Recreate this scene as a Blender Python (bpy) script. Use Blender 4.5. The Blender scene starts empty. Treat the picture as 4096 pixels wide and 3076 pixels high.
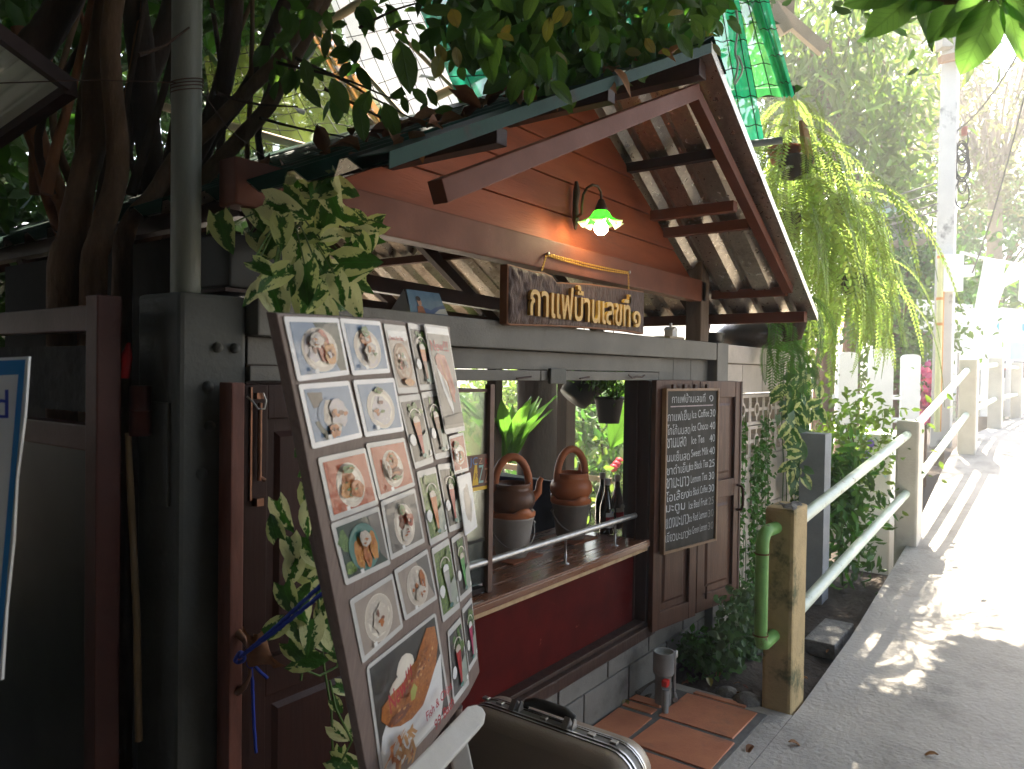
import bpy, bmesh, math, random
import numpy as np
from mathutils import Vector, Matrix, Quaternion
random.seed(11); RNG = np.random.default_rng(5)
S = bpy.context.scene
C = S.collection
R = math.radians
# ---------------------------------------------------------------- camera
FPX, YAW, PITCH, ROLL = 3015.0, .63861, .017496, .014321          # focal length in pixels of a 4096 px wide frame
EYE = Vector((0, 0, 1.65))
_fw = Vector((math.cos(YAW)*math.cos(PITCH), math.sin(YAW)*math.cos(PITCH), -math.sin(PITCH)))
_rt = Vector((math.sin(YAW), -math.cos(YAW), 0)); _up = _rt.cross(_fw)
RT = _rt*math.cos(ROLL)+_up*math.sin(ROLL); UP = _up*math.cos(ROLL)-_rt*math.sin(ROLL); FW = _fw
cam = bpy.data.cameras.new('camera'); co = bpy.data.objects.new('camera', cam); C.objects.link(co)
cam.sensor_width = 36; cam.lens = 36*FPX/4096; cam.clip_end = 600; cam.clip_start = .02
m = Matrix((RT, UP, -FW)).transposed().to_4x4(); m.translation = EYE; co.matrix_world = m
cam.dof.use_dof = True; cam.dof.focus_distance = 2.9; cam.dof.aperture_fstop = 7.0
S.camera = co
# ---------------------------------------------------------------- light
SUN_AZ, SUN_EL = R(24), R(60)                                     # azimuth counted from +X towards +Y
w = bpy.data.worlds.new('World'); S.world = w; w.use_nodes = True
nt = w.node_tree; bg = nt.nodes['Background']; sk = nt.nodes.new('ShaderNodeTexSky')
sk.sky_type = 'NISHITA'; sk.sun_disc = False; sk.sun_elevation = SUN_EL; sk.sun_rotation = R(90)-SUN_AZ
sk.air_density = 1.2; sk.dust_density = 3.0; sk.ozone_density = .6
nt.links.new(sk.outputs[0], bg.inputs[0]); bg.inputs[1].default_value = .10
sl = bpy.data.lights.new('sun', 'SUN'); sl.energy = 5.0; sl.angle = R(.53); sl.color = (1, .91, .76)
so = bpy.data.objects.new('sun', sl); C.objects.link(so)
sd = Vector((math.cos(SUN_EL)*math.cos(SUN_AZ), math.cos(SUN_EL)*math.sin(SUN_AZ), math.sin(SUN_EL)))
so.rotation_euler = (-sd).to_track_quat('-Z', 'Y').to_euler(); so.location = (0, 0, 12)
S.view_settings.view_transform = 'Standard'; S.view_settings.look = 'None'; S.view_settings.gamma = 1
S.view_settings.use_curve_mapping = False; S.view_settings.exposure = 2.95
S.render.engine = 'CYCLES'; S.cycles.use_denoising = True
S.cycles.max_bounces = 8; S.cycles.transparent_max_bounces = 12; S.cycles.sample_clamp_indirect = 8
# ---------------------------------------------------------------- measuring helpers: a sight line, met by a real plane of the place
K = 4096/2212
def ray(x, y): return RT*((x*K-2048)/FPX)-UP*((y*K-1538)/FPX)+FW
def at_y(x, y, Y): d = ray(x, y); return EYE+d*(Y/d.y)
def at_x(x, y, X): d = ray(x, y); return EYE+d*(X/d.x)
def at_z(x, y, Z): d = ray(x, y); return EYE+d*((Z-EYE.z)/d.z)
def at_d(x, y, D): return EYE+ray(x, y)*D
def at_pl(x, y, p, n): d = ray(x, y); return EYE+d*((p-EYE).dot(n)/d.dot(n))
V3 = lambda *a: Vector(a)
def to_px(p): d = p-EYE; z = d.dot(FW); return ((2048+FPX*d.dot(RT)/z)/K, (1538-FPX*d.dot(UP)/z)/K, z)
def inside(x, y, poly):
    c = False
    for (x0, y0), (x1, y1) in zip(poly, poly[1:]+poly[:1]):
        if (y0 > y) != (y1 > y) and x < (x1-x0)*(y-y0)/(y1-y0)+x0: c = not c
    return c
# ---------------------------------------------------------------- materials
MATS = {}
def _n(nt, t, **k):
    n = nt.nodes.new(t)
    for a, b in k.items(): setattr(n, a, b)
    return n
def rgba(c): return (c[0], c[1], c[2], 1)
def M(name, c1, c2=None, sc=6., rough=.6, bump=0., bsc=60., metal=0, spec=.22, st=(1, 1, 1), coat=0, coat_rough=.08, c3=None, c3sc=1.5, c3lo=.55, c3hi=.7,
      isl=0, trans=0, emit=0, det=5, alpha=1, glass=0, rvar=.12, wrinkle=0):
    if name in MATS: return MATS[name]
    mt = bpy.data.materials.new(name); mt.use_nodes = True; nt = mt.node_tree; L = nt.links.new
    p = nt.nodes['Principled BSDF']; out = nt.nodes['Material Output']
    tc = _n(nt, 'ShaderNodeTexCoord'); mp = _n(nt, 'ShaderNodeMapping'); mp.inputs['Scale'].default_value = st
    L(tc.outputs['Object'], mp.inputs[0])
    if c2 is None: c2 = tuple(x*.82 for x in c1)
    no = _n(nt, 'ShaderNodeTexNoise'); no.inputs['Scale'].default_value = sc; no.inputs['Detail'].default_value = det; no.inputs['Roughness'].default_value = .62
    L(mp.outputs[0], no.inputs['Vector'])
    mx = _n(nt, 'ShaderNodeMix', data_type='RGBA'); rm = _n(nt, 'ShaderNodeMapRange'); rm.inputs[1].default_value = .3; rm.inputs[2].default_value = .7
    L(no.outputs['Fac'], rm.inputs[0]); L(rm.outputs[0], mx.inputs['Factor']); mx.inputs['A'].default_value = rgba(c1); mx.inputs['B'].default_value = rgba(c2)
    col = mx.outputs['Result']
    if c3 is not None:
        n3 = _n(nt, 'ShaderNodeTexNoise'); n3.inputs['Scale'].default_value = c3sc; n3.inputs['Detail'].default_value = 7; n3.inputs['Roughness'].default_value = .7
        L(mp.outputs[0], n3.inputs['Vector'])
        r3 = _n(nt, 'ShaderNodeMapRange'); r3.inputs[1].default_value = c3lo; r3.inputs[2].default_value = c3hi; L(n3.outputs['Fac'], r3.inputs[0])
        m3 = _n(nt, 'ShaderNodeMix', data_type='RGBA'); L(r3.outputs[0], m3.inputs['Factor']); L(col, m3.inputs['A']); m3.inputs['B'].default_value = rgba(c3); col = m3.outputs['Result']
    if isl:
        ge = _n(nt, 'ShaderNodeNewGeometry'); oi = _n(nt, 'ShaderNodeObjectInfo')
        ad = _n(nt, 'ShaderNodeMath', operation='ADD'); L(ge.outputs['Random Per Island'], ad.inputs[0]); L(oi.outputs['Random'], ad.inputs[1])
        fr = _n(nt, 'ShaderNodeMath', operation='FRACT'); L(ad.outputs[0], fr.inputs[0])
        mr = _n(nt, 'ShaderNodeMapRange'); mr.inputs[3].default_value = 1-isl; mr.inputs[4].default_value = 1+isl; L(fr.outputs[0], mr.inputs[0])
        hs = _n(nt, 'ShaderNodeHueSaturation'); L(mr.outputs[0], hs.inputs['Value']); L(col, hs.inputs['Color'])
        mh = _n(nt, 'ShaderNodeMapRange'); mh.inputs[3].default_value = .485; mh.inputs[4].default_value = .515; L(fr.outputs[0], mh.inputs[0]); L(mh.outputs[0], hs.inputs['Hue'])
        col = hs.outputs[0]
    L(col, p.inputs['Base Color'])
    rr = _n(nt, 'ShaderNodeMapRange'); rr.inputs[3].default_value = max(.02, rough-rvar); rr.inputs[4].default_value = min(1, rough+rvar); L(no.outputs['Fac'], rr.inputs[0]); L(rr.outputs[0], p.inputs['Roughness'])
    p.inputs['Metallic'].default_value = metal; p.inputs['Specular IOR Level'].default_value = spec
    if coat: p.inputs['Coat Weight'].default_value = coat; p.inputs['Coat Roughness'].default_value = coat_rough
    if bump or wrinkle:
        nb = _n(nt, 'ShaderNodeTexNoise'); nb.inputs['Scale'].default_value = bsc; nb.inputs['Detail'].default_value = 6; L(mp.outputs[0], nb.inputs['Vector'])
        bu = _n(nt, 'ShaderNodeBump'); bu.inputs['Strength'].default_value = 1; bu.inputs['Distance'].default_value = bump or wrinkle; L(nb.outputs['Fac'], bu.inputs['Height'])
        if bump: L(bu.outputs[0], p.inputs['Normal'])
        if coat: L(bu.outputs[0], p.inputs['Coat Normal'])
    if emit: p.inputs['Emission Color'].default_value = rgba(c1); p.inputs['Emission Strength'].default_value = emit
    if glass: p.inputs['Transmission Weight'].default_value = glass
    if alpha < 1: p.inputs['Alpha'].default_value = alpha
    if trans:
        tr = _n(nt, 'ShaderNodeBsdfTranslucent'); ms = _n(nt, 'ShaderNodeMixShader'); ms.inputs[0].default_value = trans
        hv = _n(nt, 'ShaderNodeHueSaturation'); hv.inputs['Value'].default_value = 1.5; hv.inputs['Saturation'].default_value = 1.1; hv.inputs['Hue'].default_value = .492; L(col, hv.inputs['Color'])
        L(hv.outputs[0], tr.inputs[0]); L(p.outputs[0], ms.inputs[1]); L(tr.outputs[0], ms.inputs[2]); L(ms.outputs[0], out.inputs[0])
    MATS[name] = mt; return mt
def variegated(name, green, green2, cream, thr=.62):
    """a climbing-vine leaf: green heart with ragged cream margins, from the leaf's own UVs"""
    mt = bpy.data.materials.new(name); mt.use_nodes = True; nt = mt.node_tree; L = nt.links.new
    p = nt.nodes['Principled BSDF']; out = nt.nodes['Material Output']
    uv = _n(nt, 'ShaderNodeUVMap'); oi = _n(nt, 'ShaderNodeObjectInfo'); ge = _n(nt, 'ShaderNodeNewGeometry')
    rad = _n(nt, 'ShaderNodeMath', operation='ADD'); L(oi.outputs['Random'], rad.inputs[0]); L(ge.outputs['Random Per Island'], rad.inputs[1])
    rs = _n(nt, 'ShaderNodeMath', operation='MULTIPLY'); L(rad.outputs[0], rs.inputs[0]); rs.inputs[1].default_value = 37.
    cb = _n(nt, 'ShaderNodeCombineXYZ'); L(rs.outputs[0], cb.inputs[2]); L(rs.outputs[0], cb.inputs[1])
    ad = _n(nt, 'ShaderNodeVectorMath', operation='ADD'); L(uv.outputs[0], ad.inputs[0]); L(cb.outputs[0], ad.inputs[1])
    no = _n(nt, 'ShaderNodeTexNoise'); no.inputs['Scale'].default_value = 4.; no.inputs['Detail'].default_value = 5; no.inputs['Roughness'].default_value = .65; L(ad.outputs[0], no.inputs['Vector'])
    sx = _n(nt, 'ShaderNodeSeparateXYZ'); L(uv.outputs[0], sx.inputs[0])
    a = _n(nt, 'ShaderNodeMath', operation='SUBTRACT'); L(sx.outputs[0], a.inputs[0]); a.inputs[1].default_value = .5
    b = _n(nt, 'ShaderNodeMath', operation='ABSOLUTE'); L(a.outputs[0], b.inputs[0])
    c = _n(nt, 'ShaderNodeMath', operation='MULTIPLY_ADD'); L(b.outputs[0], c.inputs[0]); c.inputs[1].default_value = 1.0; L(no.outputs['Fac'], c.inputs[2])
    r1 = _n(nt, 'ShaderNodeMapRange'); r1.inputs[1].default_value = thr+.08; r1.inputs[2].default_value = thr+.12
    # the margin's width changes from leaf to leaf
    sh = _n(nt, 'ShaderNodeMath', operation='FRACT'); L(rs.outputs[0], sh.inputs[0])
    s2 = _n(nt, 'ShaderNodeMath', operation='MULTIPLY_ADD'); L(sh.outputs[0], s2.inputs[0]); s2.inputs[1].default_value = .22; L(c.outputs[0], s2.inputs[2]); L(s2.outputs[0], r1.inputs[0])
    mg = _n(nt, 'ShaderNodeMix', data_type='RGBA'); L(no.outputs['Fac'], mg.inputs['Factor']); mg.inputs['A'].default_value = rgba(green); mg.inputs['B'].default_value = rgba(green2)
    vb = _n(nt, 'ShaderNodeMapRange'); vb.inputs[1].default_value = .0; vb.inputs[2].default_value = .03; vb.inputs[3].default_value = 1; vb.inputs[4].default_value = 0; L(b.outputs[0], vb.inputs[0])
    mv = _n(nt, 'ShaderNodeMix', data_type='RGBA'); vm = _n(nt, 'ShaderNodeMath', operation='MULTIPLY'); L(vb.outputs[0], vm.inputs[0]); vm.inputs[1].default_value = .5
    L(vm.outputs[0], mv.inputs['Factor']); L(mg.outputs['Result'], mv.inputs['A']); mv.inputs['B'].default_value = rgba(tuple(x*2.2 for x in green))
    mm = _n(nt, 'ShaderNodeMix', data_type='RGBA'); L(r1.outputs[0], mm.inputs['Factor']); L(mv.outputs['Result'], mm.inputs['A']); mm.inputs['B'].default_value = rgba(cream)
    L(mm.outputs['Result'], p.inputs['Base Color']); p.inputs['Roughness'].default_value = .33
    wv = _n(nt, 'ShaderNodeTexNoise'); wv.inputs['Scale'].default_value = 7; L(ad.outputs[0], wv.inputs['Vector'])
    bu = _n(nt, 'ShaderNodeBump'); bu.inputs['Distance'].default_value = .004; L(wv.outputs['Fac'], bu.inputs['Height']); L(bu.outputs[0], p.inputs['Normal'])
    tr = _n(nt, 'ShaderNodeBsdfTranslucent'); ms = _n(nt, 'ShaderNodeMixShader'); ms.inputs[0].default_value = .35
    L(mm.outputs['Result'], tr.inputs[0]); L(p.outputs[0], ms.inputs[1]); L(tr.outputs[0], ms.inputs[2]); L(ms.outputs[0], out.inputs[0])
    MATS[name] = mt; return mt
def veined(name, c1, c2, trans=.45, rough=.4, isl=.3):
    """a broad tree leaf with midrib and side veins, from its UVs"""
    mt = bpy.data.materials.new(name); mt.use_nodes = True; nt = mt.node_tree; L = nt.links.new
    p = nt.nodes['Principled BSDF']; out = nt.nodes['Material Output']
    uv = _n(nt, 'ShaderNodeUVMap'); oi = _n(nt, 'ShaderNodeObjectInfo'); ge = _n(nt, 'ShaderNodeNewGeometry'); sx = _n(nt, 'ShaderNodeSeparateXYZ'); L(uv.outputs[0], sx.inputs[0])
    a = _n(nt, 'ShaderNodeMath', operation='SUBTRACT'); L(sx.outputs[0], a.inputs[0]); a.inputs[1].default_value = .5
    b = _n(nt, 'ShaderNodeMath', operation='ABSOLUTE'); L(a.outputs[0], b.inputs[0])
    q = _n(nt, 'ShaderNodeMath', operation='MULTIPLY_ADD'); L(b.outputs[0], q.inputs[0]); q.inputs[1].default_value = -.55; L(sx.outputs[1], q.inputs[2])
    f = _n(nt, 'ShaderNodeMath', operation='MULTIPLY'); L(q.outputs[0], f.inputs[0]); f.inputs[1].default_value = 9
    g = _n(nt, 'ShaderNodeMath', operation='FRACT'); L(f.outputs[0], g.inputs[0])
    g2 = _n(nt, 'ShaderNodeMapRange'); g2.inputs[1].default_value = .86; g2.inputs[2].default_value = .95; L(g.outputs[0], g2.inputs[0])
    mr = _n(nt, 'ShaderNodeMapRange'); mr.inputs[1].default_value = .01; mr.inputs[2].default_value = .035; mr.inputs[3].default_value = 1; mr.inputs[4].default_value = 0; L(b.outputs[0], mr.inputs[0])
    mxm = _n(nt, 'ShaderNodeMath', operation='MAXIMUM'); L(g2.outputs[0], mxm.inputs[0]); L(mr.outputs[0], mxm.inputs[1])
    ad = _n(nt, 'ShaderNodeMath', operation='ADD'); L(ge.outputs['Random Per Island'], ad.inputs[0]); L(oi.outputs['Random'], ad.inputs[1])
    fr = _n(nt, 'ShaderNodeMath', operation='FRACT'); L(ad.outputs[0], fr.inputs[0])
    m1 = _n(nt, 'ShaderNodeMix', data_type='RGBA'); L(fr.outputs[0], m1.inputs['Factor']); m1.inputs['A'].default_value = rgba(c1); m1.inputs['B'].default_value = rgba(c2)
    m2 = _n(nt, 'ShaderNodeMix', data_type='RGBA'); vm = _n(nt, 'ShaderNodeMath', operation='MULTIPLY'); L(mxm.outputs[0], vm.inputs[0]); vm.inputs[1].default_value = .35
    L(vm.outputs[0], m2.inputs['Factor']); L(m1.outputs['Result'], m2.inputs['A']); m2.inputs['B'].default_value = rgba(tuple(min(1, x*.5) for x in c1))
    L(m2.outputs['Result'], p.inputs['Base Color']); p.inputs['Roughness'].default_value = rough
    bu = _n(nt, 'ShaderNodeBump'); bu.inputs['Distance'].default_value = .003; L(mxm.outputs[0], bu.inputs['Height']); L(bu.outputs[0], p.inputs['Normal'])
    hv = _n(nt, 'ShaderNodeHueSaturation'); hv.inputs['Value'].default_value = 1.6; hv.inputs['Hue'].default_value = .488; L(m2.outputs['Result'], hv.inputs['Color'])
    tr = _n(nt, 'ShaderNodeBsdfTranslucent'); ms = _n(nt, 'ShaderNodeMixShader'); ms.inputs[0].default_value = trans
    L(hv.outputs[0], tr.inputs[0]); L(p.outputs[0], ms.inputs[1]); L(tr.outputs[0], ms.inputs[2]); L(ms.outputs[0], out.inputs[0])
    MATS[name] = mt; return mt
# ---------------------------------------------------------------- objects
ORG = {}
def tag(o, label=None, cat=None, group=None, kind=None):
    if label: o['label'] = label
    if cat: o['category'] = cat
    if group: o['group'] = group
    if kind: o['kind'] = kind
    return o
def thing(name, label, cat, loc=(0, 0, 0), group=None):
    o = bpy.data.objects.new(name, None); C.objects.link(o); o.location = loc; o.empty_display_size = .1
    ORG[o.name] = Vector(loc); return tag(o, label, cat, group)
def frame(d, up=V3(0, 0, 1)):
    d = d.normalized(); s = d.cross(up)
    if s.length < 1e-4: s = d.cross(V3(1, 0, 0))
    s.normalize(); return d, s, s.cross(d)
class MB:
    def __init__(self): self.v = []; self.f = []; self.mi = []; self.uv = None; self.k = 0; self.sm = []
    def add(self, vs, fs, smooth=False):
        n = len(self.v); self.v += [tuple(x) for x in vs]
        for f in fs: self.f.append(tuple(i+n for i in f)); self.mi.append(self.k); self.sm.append(smooth)
        return self
    def poly(self, *p): return self.add(p, [tuple(range(len(p)))])
    def hexa(self, b, t):     # bottom ring, top ring, 4 points each
        return self.add(list(b)+list(t), [(3, 2, 1, 0), (4, 5, 6, 7), (0, 1, 5, 4), (1, 2, 6, 5), (2, 3, 7, 6), (3, 0, 4, 7)])
    def box(self, a, b):
        x0, x1 = sorted((a[0], b[0])); y0, y1 = sorted((a[1], b[1])); z0, z1 = sorted((a[2], b[2]))
        return self.hexa([(x0, y0, z0), (x1, y0, z0), (x1, y1, z0), (x0, y1, z0)], [(x0, y0, z1), (x1, y0, z1), (x1, y1, z1), (x0, y1, z1)])
    def obox(self, c, ex, ey, ez):   # centre and half-extent vectors
        c = Vector(c); P = lambda i, j, k: c+ex*i+ey*j+ez*k
        return self.hexa([P(-1, -1, -1), P(1, -1, -1), P(1, 1, -1), P(-1, 1, -1)], [P(-1, -1, 1), P(1, -1, 1), P(1, 1, 1), P(-1, 1, 1)])
    def bar(self, a, b, w, h, up=V3(0, 0, 1)):
        a = Vector(a); b = Vector(b); d, s, u = frame(b-a, up); return self.obox((a+b)/2, (b-a)/2, s*(w/2), u*(h/2))
    def prism(self, pts, off):
        n = len(pts); off = Vector(off); q = [Vector(p)+off for p in pts]
        return self.add(list(pts)+q, [tuple(range(n-1, -1, -1)), tuple(range(n, 2*n))]+[(i, (i+1) % n, n+(i+1) % n, n+i) for i in range(n)])
    def tube(self, pts, r, n=8, cap=True):
        pts = [Vector(p) for p in pts]; m = len(pts); rs = list(r) if isinstance(r, (list, tuple)) else [r]*m; vs = []
        if len(rs) != m: rs = [float(x) for x in np.interp(np.linspace(0, 1, m), np.linspace(0, 1, len(rs)), rs)]
        prev = None
        for i, p in enumerate(pts):
            d = (pts[min(i+1, m-1)]-pts[max(i-1, 0)]).normalized()
            if prev is None: _, s, u = frame(d)
            else: s = (prev-d*prev.dot(d)).normalized(); u = s.cross(d)
            prev = s
            vs += [p+(s*math.cos(2*math.pi*j/n)+u*math.sin(2*math.pi*j/n))*rs[i] for j in range(n)]
        fs = [(i*n+j, i*n+(j+1) % n, (i+1)*n+(j+1) % n, (i+1)*n+j) for i in range(m-1) for j in range(n)]
        self.add(vs, fs, True)
        if cap: self.add(vs[:n], [tuple(range(n-1, -1, -1))]); self.add(vs[-n:], [tuple(range(n))])
        return self
    def lathe(self, prof, c=(0, 0, 0), n=24, ax=None, smooth=True):
        c = Vector(c); m = len(prof)
        A, X, Y = (V3(0, 0, 1), V3(1, 0, 0), V3(0, 1, 0)) if ax is None else (lambda f: (f[0], f[1], f[2]))(frame(ax, V3(.13, .2, .9)))
        vs = [c+A*z+(X*math.cos(2*math.pi*j/n)+Y*math.sin(2*math.pi*j/n))*r for r, z in prof for j in range(n)]
        return self.add(vs, [(i*n+j, i*n+(j+1) % n, (i+1)*n+(j+1) % n, (i+1)*n+j) for i in range(m-1) for j in range(n)], smooth)
    def grid(self, P, smooth=True):
        a = len(P); b = len(P[0]); return self.add([p for r in P for p in r], [(i*b+j, i*b+j+1, (i+1)*b+j+1, (i+1)*b+j) for i in range(a-1) for j in range(b-1)], smooth)
    def build(self, name, mats, parent=None, bevel=0, loc=None, label=None, kind=None, weld=False):
        if not isinstance(mats, (list, tuple)): mats = [mats]
        A = np.array(self.v, float)
        if parent is not None: o0 = ORG[parent.name]
        elif loc is not None: o0 = Vector(loc)
        else: o0 = V3((A[:, 0].min()+A[:, 0].max())/2, (A[:, 1].min()+A[:, 1].max())/2, A[:, 2].min())
        A = A-np.array(o0)
        me = bpy.data.meshes.new(name); me.from_pydata(A.tolist(), [], self.f); me.polygons.foreach_set('material_index', self.mi); me.polygons.foreach_set('use_smooth', self.sm)
        for x in mats: me.materials.append(x)
        if weld or bevel:
            bm = bmesh.new(); bm.from_mesh(me)
            bmesh.ops.remove_doubles(bm, verts=bm.verts, dist=1e-5)
            if bevel: bmesh.ops.bevel(bm, geom=[e for e in bm.edges if not e.smooth or e.calc_face_angle(0) > .5], offset=bevel, segments=2, affect='EDGES', clamp_overlap=True, profile=.6)
            bmesh.ops.recalc_face_normals(bm, faces=bm.faces); bm.to_mesh(me); bm.free()
        me.update()
        o = bpy.data.objects.new(name, me); C.objects.link(o); ORG[o.name] = Vector(o0)
        if parent is not None: o.parent = parent
        else: o.location = o0
        return tag(o, label, kind=kind)
def inst(name, me, parent, mat4, mtl=None):
    """another object on a shared mesh, placed in world space below an unrotated parent"""
    o = bpy.data.objects.new(name, me); C.objects.link(o)
    if parent is not None: o.parent = parent; o.matrix_local = Matrix.Translation(-ORG[parent.name]) @ mat4
    else: o.matrix_world = mat4
    ORG[o.name] = ORG[parent.name] if parent is not None else mat4.translation.copy()
    return o
def basis(o, ex, ey, ez, s=1.):
    m = Matrix((ex*s, ey*s, ez*s)).transposed().to_4x4(); m.translation = o; return m
def text_geo(s, extr=0, off=0, res=3):
    cu = bpy.data.curves.new('t', 'FONT'); cu.body = s; cu.extrude = extr; cu.offset = off; cu.resolution_u = res
    ob = bpy.data.objects.new('t', cu); C.objects.link(ob); dg = bpy.context.evaluated_depsgraph_get(); dg.update()
    me = bpy.data.meshes.new_from_object(ob.evaluated_get(dg)); bpy.data.objects.remove(ob); bpy.data.curves.remove(cu)
    v = np.array([x.co[:] for x in me.vertices]); f = [tuple(p.vertices) for p in me.polygons]; bpy.data.meshes.remove(me); return v, f
def text(mb, s, o, ex, ey, wd=None, ht=None, depth=0., off=0, fit=True):
    """lettering whose box starts at o and fills wd x ht along the unit directions ex, ey"""
    v, f = text_geo(s, .02 if depth else 0, off); a = v.min(0); b = v.max(0)
    sx = wd/(b[0]-a[0]) if wd else ht/(b[1]-a[1]); sy = ht/(b[1]-a[1]) if ht else sx
    ez = ex.cross(ey).normalized(); zs = depth/.04 if depth else 0
    mb.add([o+ex*((x-a[0])*sx)+ey*((y-a[1])*sy)+ez*((z-a[2])*zs) for x, y, z in v], f); return mb
def leaf_mesh(name, L, W, mat, kind='oval', curl=.15, fold=.12, rows=7, cols=5):
    vs = []; uv = []
    us = np.linspace(-1, 1, cols)
    for i in range(rows):
        t = i/(rows-1)
        if kind == 'heart': wd = W*.5*(math.sin(math.pi*min(1, t*.93+.07)**.62))**.8
        elif kind == 'lance': wd = W*.5*math.sin(math.pi*t**.85)**.9
        else: wd = W*.5*max(0, math.sin(math.pi*t**.9))**.72
        if i == rows-1: wd = 0
        for u in us:
            y = t*L-(L*.22*(1-t)**3*abs(u)**1.3 if kind == 'heart' else 0)
            z = -curl*L*t*t+fold*W*abs(u)*math.sin(math.pi*min(1, t+.12))+.02*L*math.sin(7*t+3*u)
            vs.append((u*wd, y, z)); uv.append(((u*wd/W)+.5, t))
    fs = [(i*cols+j, i*cols+j+1, (i+1)*cols+j+1, (i+1)*cols+j) for i in range(rows-1) for j in range(cols-1)]
    me = bpy.data.meshes.new(name); me.from_pydata(vs, [], fs); me.materials.append(mat)
    ul = me.uv_layers.new(name='UVMap')
    for lp in me.loops: ul.data[lp.index].uv = uv[lp.vertex_index]
    me.polygons.foreach_set('use_smooth', [True]*len(fs)); me.update(); return me
def rand_dirs(n, down=0., flat=0.):
    d = RNG.normal(size=(n, 3)); d[:, 2] = d[:, 2]*(1-flat)-down; return d/np.linalg.norm(d, axis=1)[:, None]
def foliage(name, pts, L, W, mat, parent=None, down=.5, lvar=.35, kind=None, label=None, flat=0., dirs=None):
    """many folded leaves (4 triangles each) through a crown's volume, one mesh"""
    pts = np.asarray(pts, float); n = len(pts); d = rand_dirs(n, down, flat) if dirs is None else dirs
    r = RNG.normal(size=(n, 3)); s = np.cross(d, r); s /= np.linalg.norm(s, axis=1)[:, None]; u = np.cross(s, d)
    l = (L*(1+lvar*RNG.uniform(-1, 1, n)))[:, None]; wv = l*(W/L)
    rows = [pts, pts+d*l*.3+s*wv*.46+u*wv*.14, pts+d*l*.68+s*wv*.4+u*wv*.1, pts+d*l-u*l*.1, pts+d*l*.68-s*wv*.4+u*wv*.1, pts+d*l*.3-s*wv*.46+u*wv*.14]
    v = np.stack(rows, 1).reshape(-1, 3)
    o0 = np.array(ORG[parent.name]) if parent is not None else np.array([v[:, 0].mean(), v[:, 1].mean(), v[:, 2].min()])
    v = v-o0
    b = (np.arange(n)*6)[:, None]; f = np.concatenate([b+np.array([[0, 1, 2, 3]]), b+np.array([[0, 3, 4, 5]])], 1).reshape(-1)
    me = bpy.data.meshes.new(name); me.vertices.add(n*6); me.vertices.foreach_set('co', v.reshape(-1))
    me.loops.add(n*8); me.loops.foreach_set('vertex_index', f.astype(np.int32)); me.polygons.add(n*2)
    me.polygons.foreach_set('loop_start', np.arange(0, n*8, 4, dtype=np.int32)); me.polygons.foreach_set('loop_total', np.full(n*2, 4, dtype=np.int32))
    me.materials.append(mat); uvl = me.uv_layers.new(name='UVMap')
    uvp = np.tile(np.array([[.5, 0], [.95, .3], [.9, .68], [.5, 1], [.5, 0], [.5, 1], [.1, .68], [.05, .3]], float), (n, 1)); uvl.data.foreach_set('uv', uvp.reshape(-1))
    me.update(calc_edges=True); me.validate()
    o = bpy.data.objects.new(name, me); C.objects.link(o); ORG[o.name] = Vector(o0)
    if parent is not None: o.parent = parent
    else: o.location = o0
    return tag(o, label, kind=kind)
def clumps(n, c, r, k=30, cr=.35, shell=.5):
    """n points gathered in k clumps inside an ellipsoid"""
    c = np.array(c); r = np.array(r); a = RNG.normal(size=(k, 3)); a /= np.linalg.norm(a, axis=1)[:, None]
    ctr = a*(RNG.uniform(shell, 1, (k, 1))**.6)*r+c; i = RNG.integers(0, k, n); sz = RNG.uniform(.6, 1.3, k)[i][:, None]
    return ctr[i]+RNG.normal(size=(n, 3))*cr*.5*sz
def twist(o, rng=.06):
    return o
# ================================================================ materials
GREY = M('grey_paint', (.165, .152, .128), (.125, .115, .098), sc=5, rough=.62, bump=.0015, bsc=90, c3=(.10, .09, .075), c3sc=4, c3lo=.58, c3hi=.75)
GREYD = M('grey_paint_post', (.075, .075, .064), (.055, .055, .048), sc=4, rough=.55, bump=.0015, bsc=70, c3=(.3, .28, .25), c3sc=14, c3lo=.72, c3hi=.76)
BLOCKM = M('grey_block', (.185, .175, .155), (.145, .137, .12), sc=9, rough=.7, bump=.002, bsc=120, c3=(.08, .072, .06), c3sc=3, c3lo=.55, c3hi=.72)
SHUT = M('brown_wood', (.10, .040, .021), (.058, .024, .013), sc=5, st=(6, 6, .6), rough=.5, bump=.001, bsc=18, c3=(.16, .085, .055), c3sc=3, c3lo=.6, c3hi=.75)
DOORM = M('dark_door', (.034, .011, .007), (.02, .007, .005), sc=4, st=(5, 5, .5), spec=.12, rough=.42, bump=.0008, bsc=18)
DOORE = M('door_edge', (.16, .055, .035), (.09, .03, .02), sc=9, st=(4, 4, .8), rough=.5, bump=.001, bsc=18)
JAMB = M('jamb_wood', (.05, .024, .016), (.03, .014, .010), sc=5, st=(6, 6, .6), rough=.5, bump=.001, bsc=20)
STEEL = M('red_oxide_steel', (.165, .046, .018), (.11, .03, .013), sc=7, rough=.6, bump=.0006, bsc=60, c3=(.24, .17, .14), c3sc=9, c3lo=.70, c3hi=.74)
STEELD = M('dark_steel', (.055, .022, .015), (.035, .016, .012), sc=7, rough=.5)
ORANGE = M('orange_plank', (.30, .072, .024), (.22, .052, .018), sc=3, st=(.7, 1, 5), rough=.6, bump=.0014, bsc=30, c3=(.16, .045, .02), c3sc=2.2, c3lo=.55, c3hi=.75)
CONC = M('path_concrete', (.41, .38, .34), (.33, .305, .27), sc=2.5, det=12, rough=.8, bump=.008, bsc=38, c3=(.22, .205, .18), c3sc=1.5, c3lo=.52, c3hi=.66)
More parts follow.
